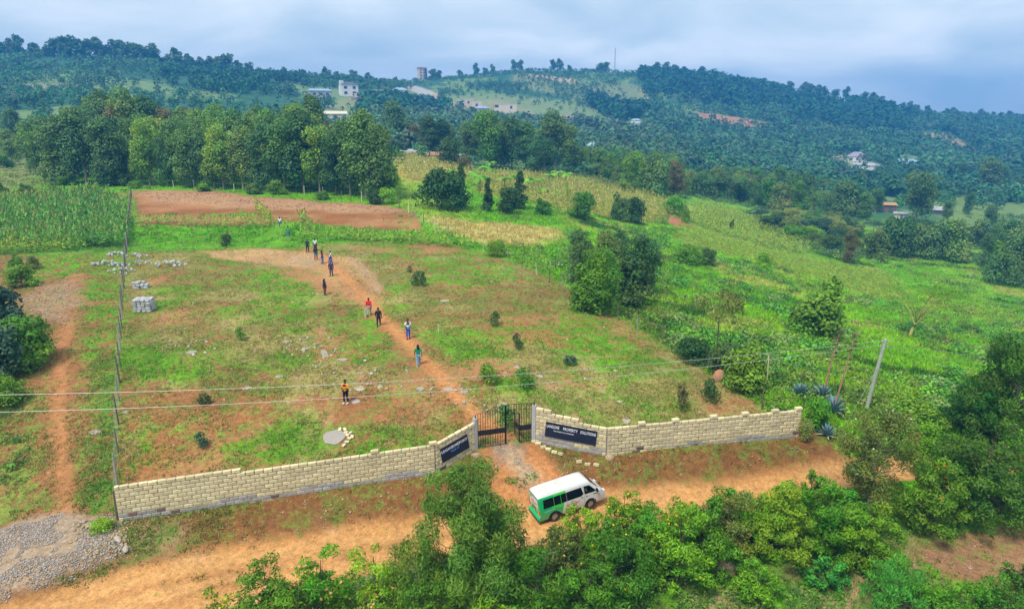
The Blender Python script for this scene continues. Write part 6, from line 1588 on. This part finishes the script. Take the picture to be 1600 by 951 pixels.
gl = setin(nd(nt, "ShaderNodeBsdfGlossy"), Roughness=.08); gl.inputs["Color"].default_value = (.8, .85, .9, 1)
tr_ = nd(nt, "ShaderNodeBsdfTransparent"); tr_.inputs["Color"].default_value = (.55, .6, .6, 1)
ms_ = nd(nt, "ShaderNodeMixShader"); ms_.inputs[0].default_value = .10
nt.links.new(tr_.outputs[0], ms_.inputs[1]); nt.links.new(gl.outputs[0], ms_.inputs[2]); nt.links.new(ms_.outputs[0], out.inputs["Surface"])
VL, VW, VB = 4.70, .86, .30
def roof_z(x):
    return float(np.interp(x, [0, .15, .5, 3.3, 3.62, 4.32, 4.55, 4.70], [1.90, 1.96, 1.985, 1.985, 1.93, 1.18, 1.02, .80]))
def half_w(x, z):
    e_ = 1 - .10 * max(0, (x - 4.1) / .6) ** 2 - .03 * max(0, (.25 - x) / .25) ** 2
    zr = roof_z(x)
    prof = np.interp(z, [VB, VB + .12, .95, 1.15, max(1.16, zr - .14), max(1.17, zr - .03)], [.95, 1.0, 1.0, .985, .865, .80])
    return VW * e_ * float(prof)
van = empty("minibus", (0, 0, 0), 0, "white and green minibus parked on the dirt road below the gate", "minibus")
xs_l = [0, .04, .15, .3, .45, .55, .65, .85, .95, 1.05, 1.2, 1.6, 2.0, 2.4, 2.8, 3.1, 3.2, 3.3, 3.45, 3.62, 3.7, 3.8, 3.95, 4.1, 4.22, 4.32, 4.45, 4.55, 4.63, 4.70]
NPR = 12
vs, fs = [], []
for x in xs_l:
    zr = roof_z(x); zb = VB + (.08 if x < .03 or x > 4.68 else 0)
    arch = 0
    for cx in (.98, 3.55):                      # wheel arches
        dx = abs(x - cx)
        if dx < .40: arch = max(arch, math.sqrt(.40 ** 2 - dx ** 2))
    zl = max(zb, .33 + arch if arch else zb)
    zs = [zl, zl + .02, max(zl + .04, .62), .95 if zr > 1.0 else zr - .12, min(1.15, zr - .06), zr - .30 if zr > 1.5 else zr - .05, zr - .14 if zr > 1.4 else zr - .04, zr - .045, zr - .01]
    zs = list(np.maximum.accumulate(zs)); ring = [(x, half_w(x, z) , z) for z in zs]
    w = half_w(x, zr - .03)
    ring[-2] = (x, w * .95, zr - .035); ring[-1] = (x, w * .80, zr - .012); ring.append((x, w * .4, zr))
    ring = ring + [(a, -b, c_) for a, b, c_ in reversed(ring)]
    vs += ring
R_ = 20
for i in range(len(xs_l) - 1):
    for k in range(R_ - 1):
        if k in (4, 14) and xs_l[i] >= 3.19 and xs_l[i + 1] <= 3.96: continue      # front door windows are open to the cab
        fs.append((i * R_ + k, i * R_ + k + 1, (i + 1) * R_ + k + 1, (i + 1) * R_ + k))
    fs.append((i * R_ + R_ - 1, i * R_, (i + 1) * R_, (i + 1) * R_ + R_ - 1))
fs.append(tuple(range(R_))); fs.append(tuple(reversed(range((len(xs_l) - 1) * R_, len(xs_l) * R_))))
body_mb = MB().add(vs, [tuple(reversed(f)) for f in fs])
body = body_mb.build("body", MATS["van_paint"], van)
for pl in body.data.polygons: pl.use_smooth = len(pl.vertices) == 4
body.data.set_sharp_from_angle(angle=math.radians(38)) if hasattr(body.data, "set_sharp_from_angle") else None
# roof skin with raised ribs
rf = MB(); gx2 = np.linspace(.12, 3.45, 12)
vs = []
for x in gx2:
    for f in np.linspace(-1, 1, 9):
        w = half_w(x, roof_z(x) - .03) * .93 * f
        vs.append((x, w, roof_z(x) + .012 - .03 * abs(f) ** 3))
rf.add(vs, [(i * 9 + k, (i + 1) * 9 + k, (i + 1) * 9 + k + 1, i * 9 + k + 1) for i in range(11) for k in range(8)])
roofo = rf.build("roof_panel", MATS["roof_white"], van, smooth_=True)
for f in np.linspace(-.75, .75, 7):
    MB().tube([(x, half_w(x, roof_z(x) - .03) * .93 * f, roof_z(x) + .012 - .03 * abs(f) ** 3) for x in np.linspace(.3, 3.3, 7)], .012, 5).build("roof_rib", MATS["roof_white"], roofo)
def panel(name, pts, mat, side=-1, off=.008, parent=van, thick=None):
    """a flat-on panel following the bodyside; pts (x,z) polygon"""
    mb = MB(); n_ = len(pts); cx, cz = sum(p_[0] for p_ in pts) / n_, sum(p_[1] for p_ in pts) / n_
    rings = []
    for k in (1.0, .5, 0.0):
        rings.append([(cx + (a - cx) * k, cz + (b - cz) * k) for a, b in pts])
    V_ = [(a, side * (half_w(a, b) + off), b) for r_ in rings[:2] for a, b in r_] + [(cx, side * (half_w(cx, cz) + off), cz)]
    F_ = [(i, (i + 1) % n_, n_ + (i + 1) % n_, n_ + i) for i in range(n_)] + [(n_ + i, n_ + (i + 1) % n_, 2 * n_) for i in range(n_)]
    if side > 0: F_ = [tuple(reversed(f)) for f in F_]
    return mb.add(V_, F_).build(name, MATS[mat], parent)
def sub(p0, p1, n_=4): return [(p0[0] + (p1[0] - p0[0]) * k / n_, p0[1] + (p1[1] - p0[1]) * k / n_) for k in range(n_)]
def densify(pts, n_=4):
    r_ = []
    for i in range(len(pts)): r_ += sub(pts[i], pts[(i + 1) % len(pts)], n_)
    return r_
for side in (-1, 1):
    for (x0, x1) in ((.28, 1.02), (1.05, 1.52), (1.55, 1.92)):
        panel("side_window", densify([(x0, 1.12), (x1, 1.12), (x1, 1.70), (x0 + (.05 if x0 < .5 else 0), 1.70)]), "van_glass", side)
    panel("side_window", densify([(1.95, 1.12), (2.95, 1.12), (3.12, 1.22), (3.02, 1.70), (1.95, 1.70)]), "van_glass", side)
    fd = panel("front_door_window", densify([(3.20, 1.16), (4.08, 1.13), (3.92, 1.32), (3.60, 1.68), (3.24, 1.70)]), "cab_glass", side)
    for x0 in (1.935, 3.14):
        panel("door_seam", densify([(x0, .5), (x0 + .012, .5), (x0 + .012, 1.75), (x0, 1.75)], 3), "van_trim", side, .004)
    hd = panel("door_handle", [(2.93, .98), (3.05, .98), (3.05, 1.03), (2.93, 1.03)], "van_trim", side, .02)
    panel("door_handle", [(3.25, .98), (3.38, .98), (3.38, 1.02), (3.25, 1.02)], "van_trim", side, .02)
    panel("side_badge", [(3.80, .96), (4.10, .96), (4.10, 1.02), (3.80, 1.02)], "ink_dark", side, .006)
    panel("livery_line", densify([(.30, .86), (1.05, .90), (1.05, .925), (.30, .885)]), "poster_white", side, .006)
    panel("fuel_flap", densify([(2.2, .55), (2.42, .55), (2.42, .77), (2.2, .77)], 2), "van_paint", side, .006)
    mir = MB().tube([(3.98, side * .80, 1.22), (4.02, side * .98, 1.26)], .02, 5); mir.box((4.02, side * 1.03, 1.30), (.10, .16, .22)); mir.build("wing_mirror", MATS["van_trim"], van)
    for cx in (.98, 3.55):
        wh = empty("tmp"); bpy.data.objects.remove(wh)
        ty = MB(); prof = [(.20, .0), (.30, .0), (.325, .03), (.325, .15), (.30, .18), (.20, .18)]; n_ = 24; V_ = []
        for a in range(n_):
            w_ = 2 * math.pi * a / n_
            V_ += [(math.cos(w_) * r_, y_, math.sin(w_) * r_) for r_, y_ in prof]
        ty.add(V_, [(a * 6 + k, a * 6 + (k + 1) % 6, ((a + 1) % n_) * 6 + (k + 1) % 6, ((a + 1) % n_) * 6 + k) for a in range(n_) for k in range(6)])
        yy = side * VW * .98 - (.18 if side > 0 else 0)
        wo = ty.build("wheel", MATS["tyre"], van, (cx, yy, .325), True)
        ri = MB(); ri.tube([(0, .03, 0), (0, .15, 0)], .21, 16); ri.build("rim", MATS["rim_steel"], wo)
        fy = .165 if side > 0 else .0
        cap_ = MB(); cap_.tube([(0, fy, 0), (0, fy + (.02 if side > 0 else -.02), 0)], .07, 10); cap_.build("hub_cap", MATS["rim_steel"], wo)
        MB().tube([(cx + math.cos(a) * .40, side * VW * .99, .33 + math.sin(a) * .40) for a in np.linspace(.0, math.pi, 11)], .03, 5).build("wheel_arch", MATS["van_trim"], van)
        MB().box((cx, side * (VW * .45), .60), (.80, VW * .75, .34)).build("arch_lining", MATS["van_trim"], van)
# rear end
def rear(name, y0, y1, z0, z1, mat, off=.012, parent=van):
    mb = MB(); V_ = []
    for z in (z0, z1):
        x = .03 if z > 1.2 else -.0
        x = float(np.interp(z, [.3, 1.0, 1.9], [-.0, 0, .0])) - off
        V_ += [(x, y0, z), (x, y1, z)]
    mb.add(V_, [(0, 2, 3, 1)]); return mb.build(name, MATS[mat], parent)
post = rear("rear_window_poster", -.62, .62, 1.08, 1.72, "poster_white")
o = rear("globe_mark", .30, .52, 1.45, 1.64, "roof_blue", .016, post)
MB().add([(-.016, .18, 1.46), (-.016, .02, 1.58), (-.016, -.12, 1.46), (-.016, -.07, 1.46), (-.016, .02, 1.53), (-.016, .12, 1.46)], [(0, 1, 4, 5), (1, 2, 3, 4)]).build("roof_mark", MATS["ink_green"], post)
tx = obj("lettering", text_mesh("KEY PROJECT", .16, MATS["ink_red"], .85), post); tx.location = (-.018, -.05, 1.33); tx.rotation_euler = (math.pi / 2, 0, -math.pi / 2)
rear("poster_line", -.5, .45, 1.15, 1.18, "ink_dark", .016, post)
rear("wiper", .10, .45, 1.66, 1.69, "van_trim", .03)
rear("number_plate", -.06, .20, .66, .80, "plate_yellow", .02)
rear("plate_garnish", -.30, .42, .83, .89, "van_trim", .018)
rear("white_sticker", .36, .68, .92, 1.02, "poster_white")
rear("white_sticker", -.52, -.22, .86, .94, "poster_white")
for s in (-1, 1):
    lampo = MB().box((-.005, s * .76, .86), (.05, .13, .28)).build("tail_lamp", MATS["lamp_red"], van)
    MB().box((-.008, s * .76, .67), (.05, .13, .10)).build("reverse_lamp", MATS["lamp_clear"], lampo)
    MB().box((-.010, s * .585, .70), (.03, .20, .15)).build("chevron_reflector", MATS["reflector"], van)
    MB().box((4.62, s * .62, .82), (.18, .28, .20)).build("headlamp", MATS["lamp_clear"], van)
MB().box((-.06, 0, .42), (.16, 1.66, .22)).build("rear_bumper", MATS["paint_green"], van)
MB().box((-.08, 0, .32), (.18, 1.60, .07)).build("bumper_step", MATS["van_trim"], van)
MB().box((4.67, 0, .45), (.14, 1.56, .26)).build("front_bumper", MATS["van_paint"], van)
# windscreen
V_ = [(x, f * half_w(x, roof_z(x) - .06) * .90, roof_z(x) + .014) for x in (3.70, 3.9, 4.1, 4.27) for f in (-1, -.5, 0, .5, 1)]
MB().add(V_, [(i * 5 + k, (i + 1) * 5 + k, (i + 1) * 5 + k + 1, i * 5 + k + 1) for i in range(3) for k in range(4)]).build("windscreen", MATS["van_glass"], van, smooth_=True)
# side mark
tx = obj("lettering", text_mesh("KEY PROJECT", .17, MATS["ink_red"], .92), van); tx.location = (2.33, -half_w(2.3, .82) - .006, .80); tx.rotation_euler = (math.pi / 2, 0, 0)
yv = -half_w(2.3, .95) - .007
MB().add([(2.12, yv, .92), (2.32, yv, 1.03), (2.52, yv, .92), (2.44, yv, .92), (2.32, yv, .985), (2.20, yv, .92)], [(0, 1, 4, 5), (1, 2, 3, 4)]).build("roof_mark", MATS["ink_green"], van)
# underside so the road does not show through
MB().box((2.35, 0, .36), (4.2, 1.3, .12)).build("chassis", MATS["van_trim"], van)
for sy in (-.40, .40):
    st_ = MB().box((3.28, sy, .72), (.50, .50, .16)); st_.box((3.04, sy, 1.05), (.12, .48, .62)); st_.build("cab_seat", MATS["seat_cloth"], van)
MB().box((2.93, 0, 1.15), (.04, 1.5, 1.35)).build("cab_partition", MATS["van_trim"], van)
MB().box((4.05, 0, .98), (.30, 1.45, .16)).build("dashboard", MATS["van_trim"], van)
MB().tube([(3.80 + .05 * math.sin(a), -.40 + .18 * math.cos(a), 1.10 + .16 * math.sin(a)) for a in np.linspace(0, 2 * math.pi, 13)], .016, 5).build("steering_wheel", MATS["van_trim"], van)
vA = G(838, 808)          # middle of the rear bumper on the road
hd_ = math.radians(22)
VAN_S = .91
side_v = Vector((-math.sin(hd_), math.cos(hd_), 0)); fwd = Vector((math.cos(hd_), math.sin(hd_), 0))
base = vA
fr_ = GX(*(base + fwd * 3.55 * VAN_S).xy); rr_ = GX(*(base + fwd * .98 * VAN_S).xy)
van.location = (base.x, base.y, rr_.z - (fr_.z - rr_.z) / 2.57 * .98)
van.rotation_euler = (0, -math.atan2(fr_.z - rr_.z, 2.57 * VAN_S), hd_); van.scale = (VAN_S,) * 3

# ------------------------------------------------------------------ people
plain("skin_brown", (.105, .055, .035), .55, .1, 6); plain("hair_black", (.010, .009, .008), .7, .2, 20); plain("shoe_white", (.70, .69, .66), .6, .1, 8); plain("shoe_dark", (.02, .02, .02), .5, .1, 8); plain("eye_white", (.6, .58, .55), .3, .05, 5)
CLOTH = dict(orange=(.95, .33, .01), black=(.012, .012, .014), white=(.72, .72, .74), jeans=(.05, .16, .38), brightblue=(.02, .10, .50), green=(.01, .22, .09), lightjeans=(.16, .33, .52), navy=(.012, .022, .085), red=(.70, .02, .02), grey=(.28, .34, .38), darkblue=(.015, .03, .12), wine=(.22, .015, .02), limegreen=(.08, .38, .06), denim=(.03, .09, .22), redskirt=(.45, .01, .02), olive=(.30, .32, .16))
for k_, c_ in CLOTH.items(): plain("cloth_" + k_, c_, .85, .14, 10, bump=.15)
def skin_obj(name, verts, edges, radii, mat, parent, root_i=0, lv=1):
    me = bpy.data.meshes.new(name); me.from_pydata([tuple(v_) for v_ in verts], edges, []); me.materials.append(MATS[mat])
    o = obj(name, me, parent)
    o.modifiers.new("skin", 'SKIN'); s_ = o.modifiers.new("sub", 'SUBSURF'); s_.levels = s_.render_levels = lv
    sv_ = me.skin_vertices[0].data
    for i, r_ in enumerate(radii):
        sv_[i].radius = r_ if isinstance(r_, tuple) else (r_, r_)
        sv_[i].use_root = (i == root_i)
    return o
def hand_mesh():
    mb = MB()
    mb.tube([(0, 0, .0), (0, .005, -.05), (0, .008, -.085)], [.026, .034, .030], 7)
    for k, (x, L) in enumerate(((-.027, .065), (-.009, .078), (.009, .074), (.026, .058))):
        mb.tube([(x, .008, -.075), (x * 1.1, .016, -.075 - L * .55), (x * 1.05, .034, -.075 - L)], [.0095, .009, .007], 5)
    mb.tube([(-.028, .005, -.03), (-.05, .02, -.055), (-.052, .032, -.085)], [.011, .010, .008], 5)
    return mb.mesh("hand", MATS["skin_brown"], True)
HAND = hand_mesh()
def person(label, px, row, H_, face, top, bottom, pose="walk", hair="short", shoes="shoe_dark", skirt=None, long_top=0.0, loc=None, sleeves=.62, build=1.09):
    p = loc if loc is not None else G(px, row)
    root = empty("person", p, face, label, "person"); k = H_ / 1.74; root.scale = (k * build, k * build, k)
    st = .17 if pose == "walk" else .03
    J = dict(pel=(0, 0, .95), sp=(0, .01, 1.14), ch=(0, .015, 1.34), nk=(0, .0, 1.49), h0=(0, .01, 1.56), h1=(0, .022, 1.645), h2=(0, .012, 1.73))
    J["nose"] = (0, .115, 1.635)
    for s, n_ in ((-1, "l"), (1, "r")):
        f = st * s
        J["sh" + n_] = (s * .185, .0, 1.415); J["hp" + n_] = (s * .09, 0, .90); J["kn" + n_] = (s * .10, .04 + f * .75, .50); J["an" + n_] = (s * .10, f * 1.25 - (.05 if f < 0 else 0), .09); J["to" + n_] = (s * .115, f * 1.25 + .14, .035)
        if pose == "phone": J["el" + n_] = (s * .25, .03, 1.12); J["wr" + n_] = (s * .09, .28, 1.20)
        elif pose == "hold": J["el" + n_] = (s * .26, .02, 1.13); J["wr" + n_] = (s * .06, .26, 1.10)
        else: J["el" + n_] = (s * .245, -.03 - f * .45, 1.14); J["wr" + n_] = (s * .255, .04 - f * .95, .91)
    if pose == "sit":
        for s, n_ in ((-1, "l"), (1, "r")): J["kn" + n_] = (s * .12, .42, .88); J["an" + n_] = (s * .12, .46, .50); J["to" + n_] = (s * .12, .60, .46); J["el" + n_] = (s * .24, .12, 1.15); J["wr" + n_] = (s * .18, .38, 1.18)
    names = ["pel", "sp", "ch", "nk", "h0", "h1", "h2", "shl", "ell", "wrl", "shr", "elr", "wrr", "hpl", "knl", "anl", "tol", "hpr", "knr", "anr", "tor"]
    ix = {n_: i for i, n_ in enumerate(names)}
    E_l = [("pel", "sp"), ("sp", "ch"), ("ch", "nk"), ("nk", "h0"), ("h0", "h1"), ("h1", "h2"), ("ch", "shl"), ("shl", "ell"), ("ell", "wrl"), ("ch", "shr"), ("shr", "elr"), ("elr", "wrr"), ("pel", "hpl"), ("hpl", "knl"), ("knl", "anl"), ("anl", "tol"), ("pel", "hpr"), ("hpr", "knr"), ("knr", "anr"), ("anr", "tor")]
    rad = dict(pel=(.145, .11), sp=(.125, .095), ch=(.15, .105), nk=.058, h0=.066, h1=(.082, .098), h2=(.055, .07), sh=.062, el=.044, wr=.030, hp=.088, kn=.058, an=.038, to=.036)
    rd = lambda n_: rad.get(n_, rad.get(n_[:2]))
    skin_obj("body", [J[n_] for n_ in names], [(ix[a], ix[b]) for a, b in E_l], [rd(n_) for n_ in names], "skin_brown", root)
    g = .022
    def grow(r_, e_): return tuple(q + e_ for q in r_) if isinstance(r_, tuple) else r_ + e_
    ts = {n_: Vector(J[n_]) for n_ in ("pel", "sp", "ch", "shl", "shr")}
    low = Vector((0, .0, .90 - long_top)); nv = [low, ts["sp"], ts["ch"], Vector((0, .005, 1.455)), ts["shl"], ts["shl"].lerp(Vector(J["ell"]), sleeves if sleeves < 1 else 1), ts["shr"], ts["shr"].lerp(Vector(J["elr"]), sleeves if sleeves < 1 else 1)]
    ne = [(0, 1), (1, 2), (2, 3), (2, 4), (4, 5), (2, 6), (6, 7)]
    nr2 = [grow(rad["pel"], .02 + long_top * .1), grow(rad["sp"], g), grow(rad["ch"], g), .075, .085, .062, .085, .062]
    if sleeves > 1:
        nv += [Vector(J["ell"]).lerp(Vector(J["wrl"]), .92), Vector(J["elr"]).lerp(Vector(J["wrr"]), .92)]; ne += [(5, 8), (7, 9)]; nr2 += [.042, .042]
    skin_obj("top", nv, ne, nr2, "cloth_" + top, root, 1)
    if skirt:
        mb = MB(); n_ = 18; V_ = []
        for z, r1, r2 in ((1.0, .15, .12), (.88, .19, .15), (.70, .20, .17), (skirt, .21, .19)):
            V_ += [(math.cos(a) * r1, math.sin(a) * r2, z) for a in np.linspace(0, 2 * math.pi, n_, endpoint=False)]
        mb.add(V_, [(j * n_ + q, j * n_ + (q + 1) % n_, (j + 1) * n_ + (q + 1) % n_, (j + 1) * n_ + q) for j in range(3) for q in range(n_)]).build("skirt", MATS["cloth_" + (skirt_col.get(label, bottom))], root, smooth_=True)
    tv_ = [J["pel"], J["hpl"], J["knl"], Vector(J["knl"]).lerp(Vector(J["anl"]), .9), J["hpr"], J["knr"], Vector(J["knr"]).lerp(Vector(J["anr"]), .9)]
    skin_obj("trousers", tv_, [(0, 1), (1, 2), (2, 3), (0, 4), (4, 5), (5, 6)], [(.155, .12), .105, .076, .062, .105, .076, .062], "cloth_" + bottom, root)
    for s, n_ in ((-1, "l"), (1, "r")):
        a_, t_ = Vector(J["an" + n_]), Vector(J["to" + n_])
        MB().tube([a_ + Vector((0, -.06, -.045)), a_.lerp(t_, .45) + Vector((0, 0, -.012)), t_ + Vector((0, .03, .0)), t_ + Vector((0, .07, -.008))], [.046, .055, .046, .02], 8).build("shoe", MATS[shoes], root, smooth_=True)
        h_ = bpy.data.objects.new("hand", HAND); link(h_, root); h_.location = J["wr" + n_]
        dv_ = (Vector(J["wr" + n_]) - Vector(J["el" + n_])).normalized(); h_.rotation_euler = dv_.to_track_quat('-Z', 'Y').to_euler(); h_.scale = (-1 if s > 0 else 1, 1, 1)
        MB().tube([(s * .083, .01, 1.665), (s * .098, .0, 1.64), (s * .085, .01, 1.61)], [.014, .018, .012], 5).build("ear", MATS["skin_brown"], root)
        MB().tube([(s * .033, .108, 1.655), (s * .033, .121, 1.655)], [.014, .008], 6).build("eye", MATS["eye_white"], root)
    MB().tube([(0, .105, 1.655), (0, .132, 1.622), (0, .11, 1.612)], [.011, .019, .012], 6).build("nose", MATS["skin_brown"], root)
    MB().box((0, .108, 1.575), (.05, .02, .014)).build("mouth", MATS["hair_black"], root)
    # hair cap
    mb = MB(); V_ = []; n_ = 14
    rows_ = [(1.775, .02), (1.765, .06), (1.735, .09), (1.69, .105), (1.645, .108)]
    if hair == "long": rows_ += [(1.58, .105), (1.50, .11), (1.42, .10), (1.36, .06)]
    for z, r_ in rows_:
        V_ += [(math.cos(a) * r_ * .92, (.012 - .012 * (1.78 - z)) + math.sin(a) * r_ * 1.08 * (1 if math.sin(a) < 0 else (.95 if z > 1.70 else .15 if z > 1.6 else -.1)) - (.03 if z < 1.6 else 0), z) for a in np.linspace(0, 2 * math.pi, n_, endpoint=False)]
    mb.add(V_, [(j * n_ + q, (j + 1) * n_ + q, (j + 1) * n_ + (q + 1) % n_, j * n_ + (q + 1) % n_) for j in range(len(rows_) - 1) for q in range(n_)] + [tuple(range(n_))])
    if hair == "bun": mb.tube([(0, -.10, 1.70), (0, -.15, 1.73), (0, -.17, 1.70)], [.05, .065, .02], 8)
    mb.build("hair", MATS["hair_black"], root, smooth_=True)
    return root
skirt_col = {}
A_ = math.radians
person("man in orange shirt and black trousers looking at his phone", 541, 630, 1.78, A_(160), "orange", "black", "phone", "short", "shoe_white", sleeves=.98, build=1.1)
person("person in green top and light blue jeans walking up the path", 654, 571, 1.70, A_(10), "green", "lightjeans", "walk", "long", "shoe_white", sleeves=1.2)
person("man in white shirt and bright blue trousers facing the camera", 638, 529, 1.74, A_(195), "white", "brightblue", "hold", "short", "shoe_dark", sleeves=.85, build=1.06)
person("person in long black jacket walking away up the path", 592, 509, 1.68, A_(5), "black", "black", "walk", "bun", "shoe_dark", sleeves=1.2, long_top=.22, build=1.1)
person("person in red jacket and grey trousers on the worn path", 577, 493, 1.70, A_(-5), "red", "grey", "walk", "short", "shoe_dark", sleeves=1.2)
skirt_col["person in dark top, red skirt and black tights standing sideways"] = "redskirt"
person("person in dark top, red skirt and black tights standing sideways", 508, 461, 1.72, A_(-95), "darkblue", "black", "stand", "long", "shoe_dark", skirt=.66, sleeves=1.2)
person("man in navy shirt and navy trousers at the top of the bare path", 518, 431, 1.76, A_(175), "navy", "navy", "stand", "short", "shoe_dark", sleeves=1.2)
person("person in white top and flared bright blue trousers, rightmost of the group", 517, 413, 1.68, A_(120), "white", "brightblue", "walk", "short", "shoe_white", sleeves=.6)
person("woman with long hair in wine top and flared jeans", 504, 412, 1.70, A_(-60), "wine", "jeans", "stand", "long", "shoe_dark", sleeves=.8)
person("person in black top and dark jeans walking with the group", 494, 406, 1.72, A_(8), "black", "denim", "walk", "short", "shoe_dark", sleeves=.7)
person("person in white top and navy trousers partly behind the one in black", 493, 392, 1.72, A_(5), "white", "navy", "walk", "bun", "shoe_dark", sleeves=.7)
person("man in navy shirt and black trousers, left of the group", 481, 394, 1.76, A_(12), "navy", "black", "walk", "short", "shoe_dark", sleeves=.7)
person("person in green top and blue jeans, second farthest up the field", 451, 371, 1.74, A_(15), "limegreen", "jeans", "walk", "short", "shoe_white", sleeves=.7)
person("person in white shirt and jeans, farthest up the field", 438, 356, 1.74, A_(10), "white", "denim", "walk", "short", "shoe_white", sleeves=.7, build=1.05)

dp = Vector(van.location) + fwd * (3.18 * VAN_S) - side_v * (.40 * VAN_S) + Vector((0, 0, fr_.z - van.location.z - .14))
person("driver in an olive shirt sitting behind the minibus side window", 0, 0, 1.66, hd_ - math.pi / 2, "olive", "black", "sit", "short", "shoe_dark", loc=dp, sleeves=.7)
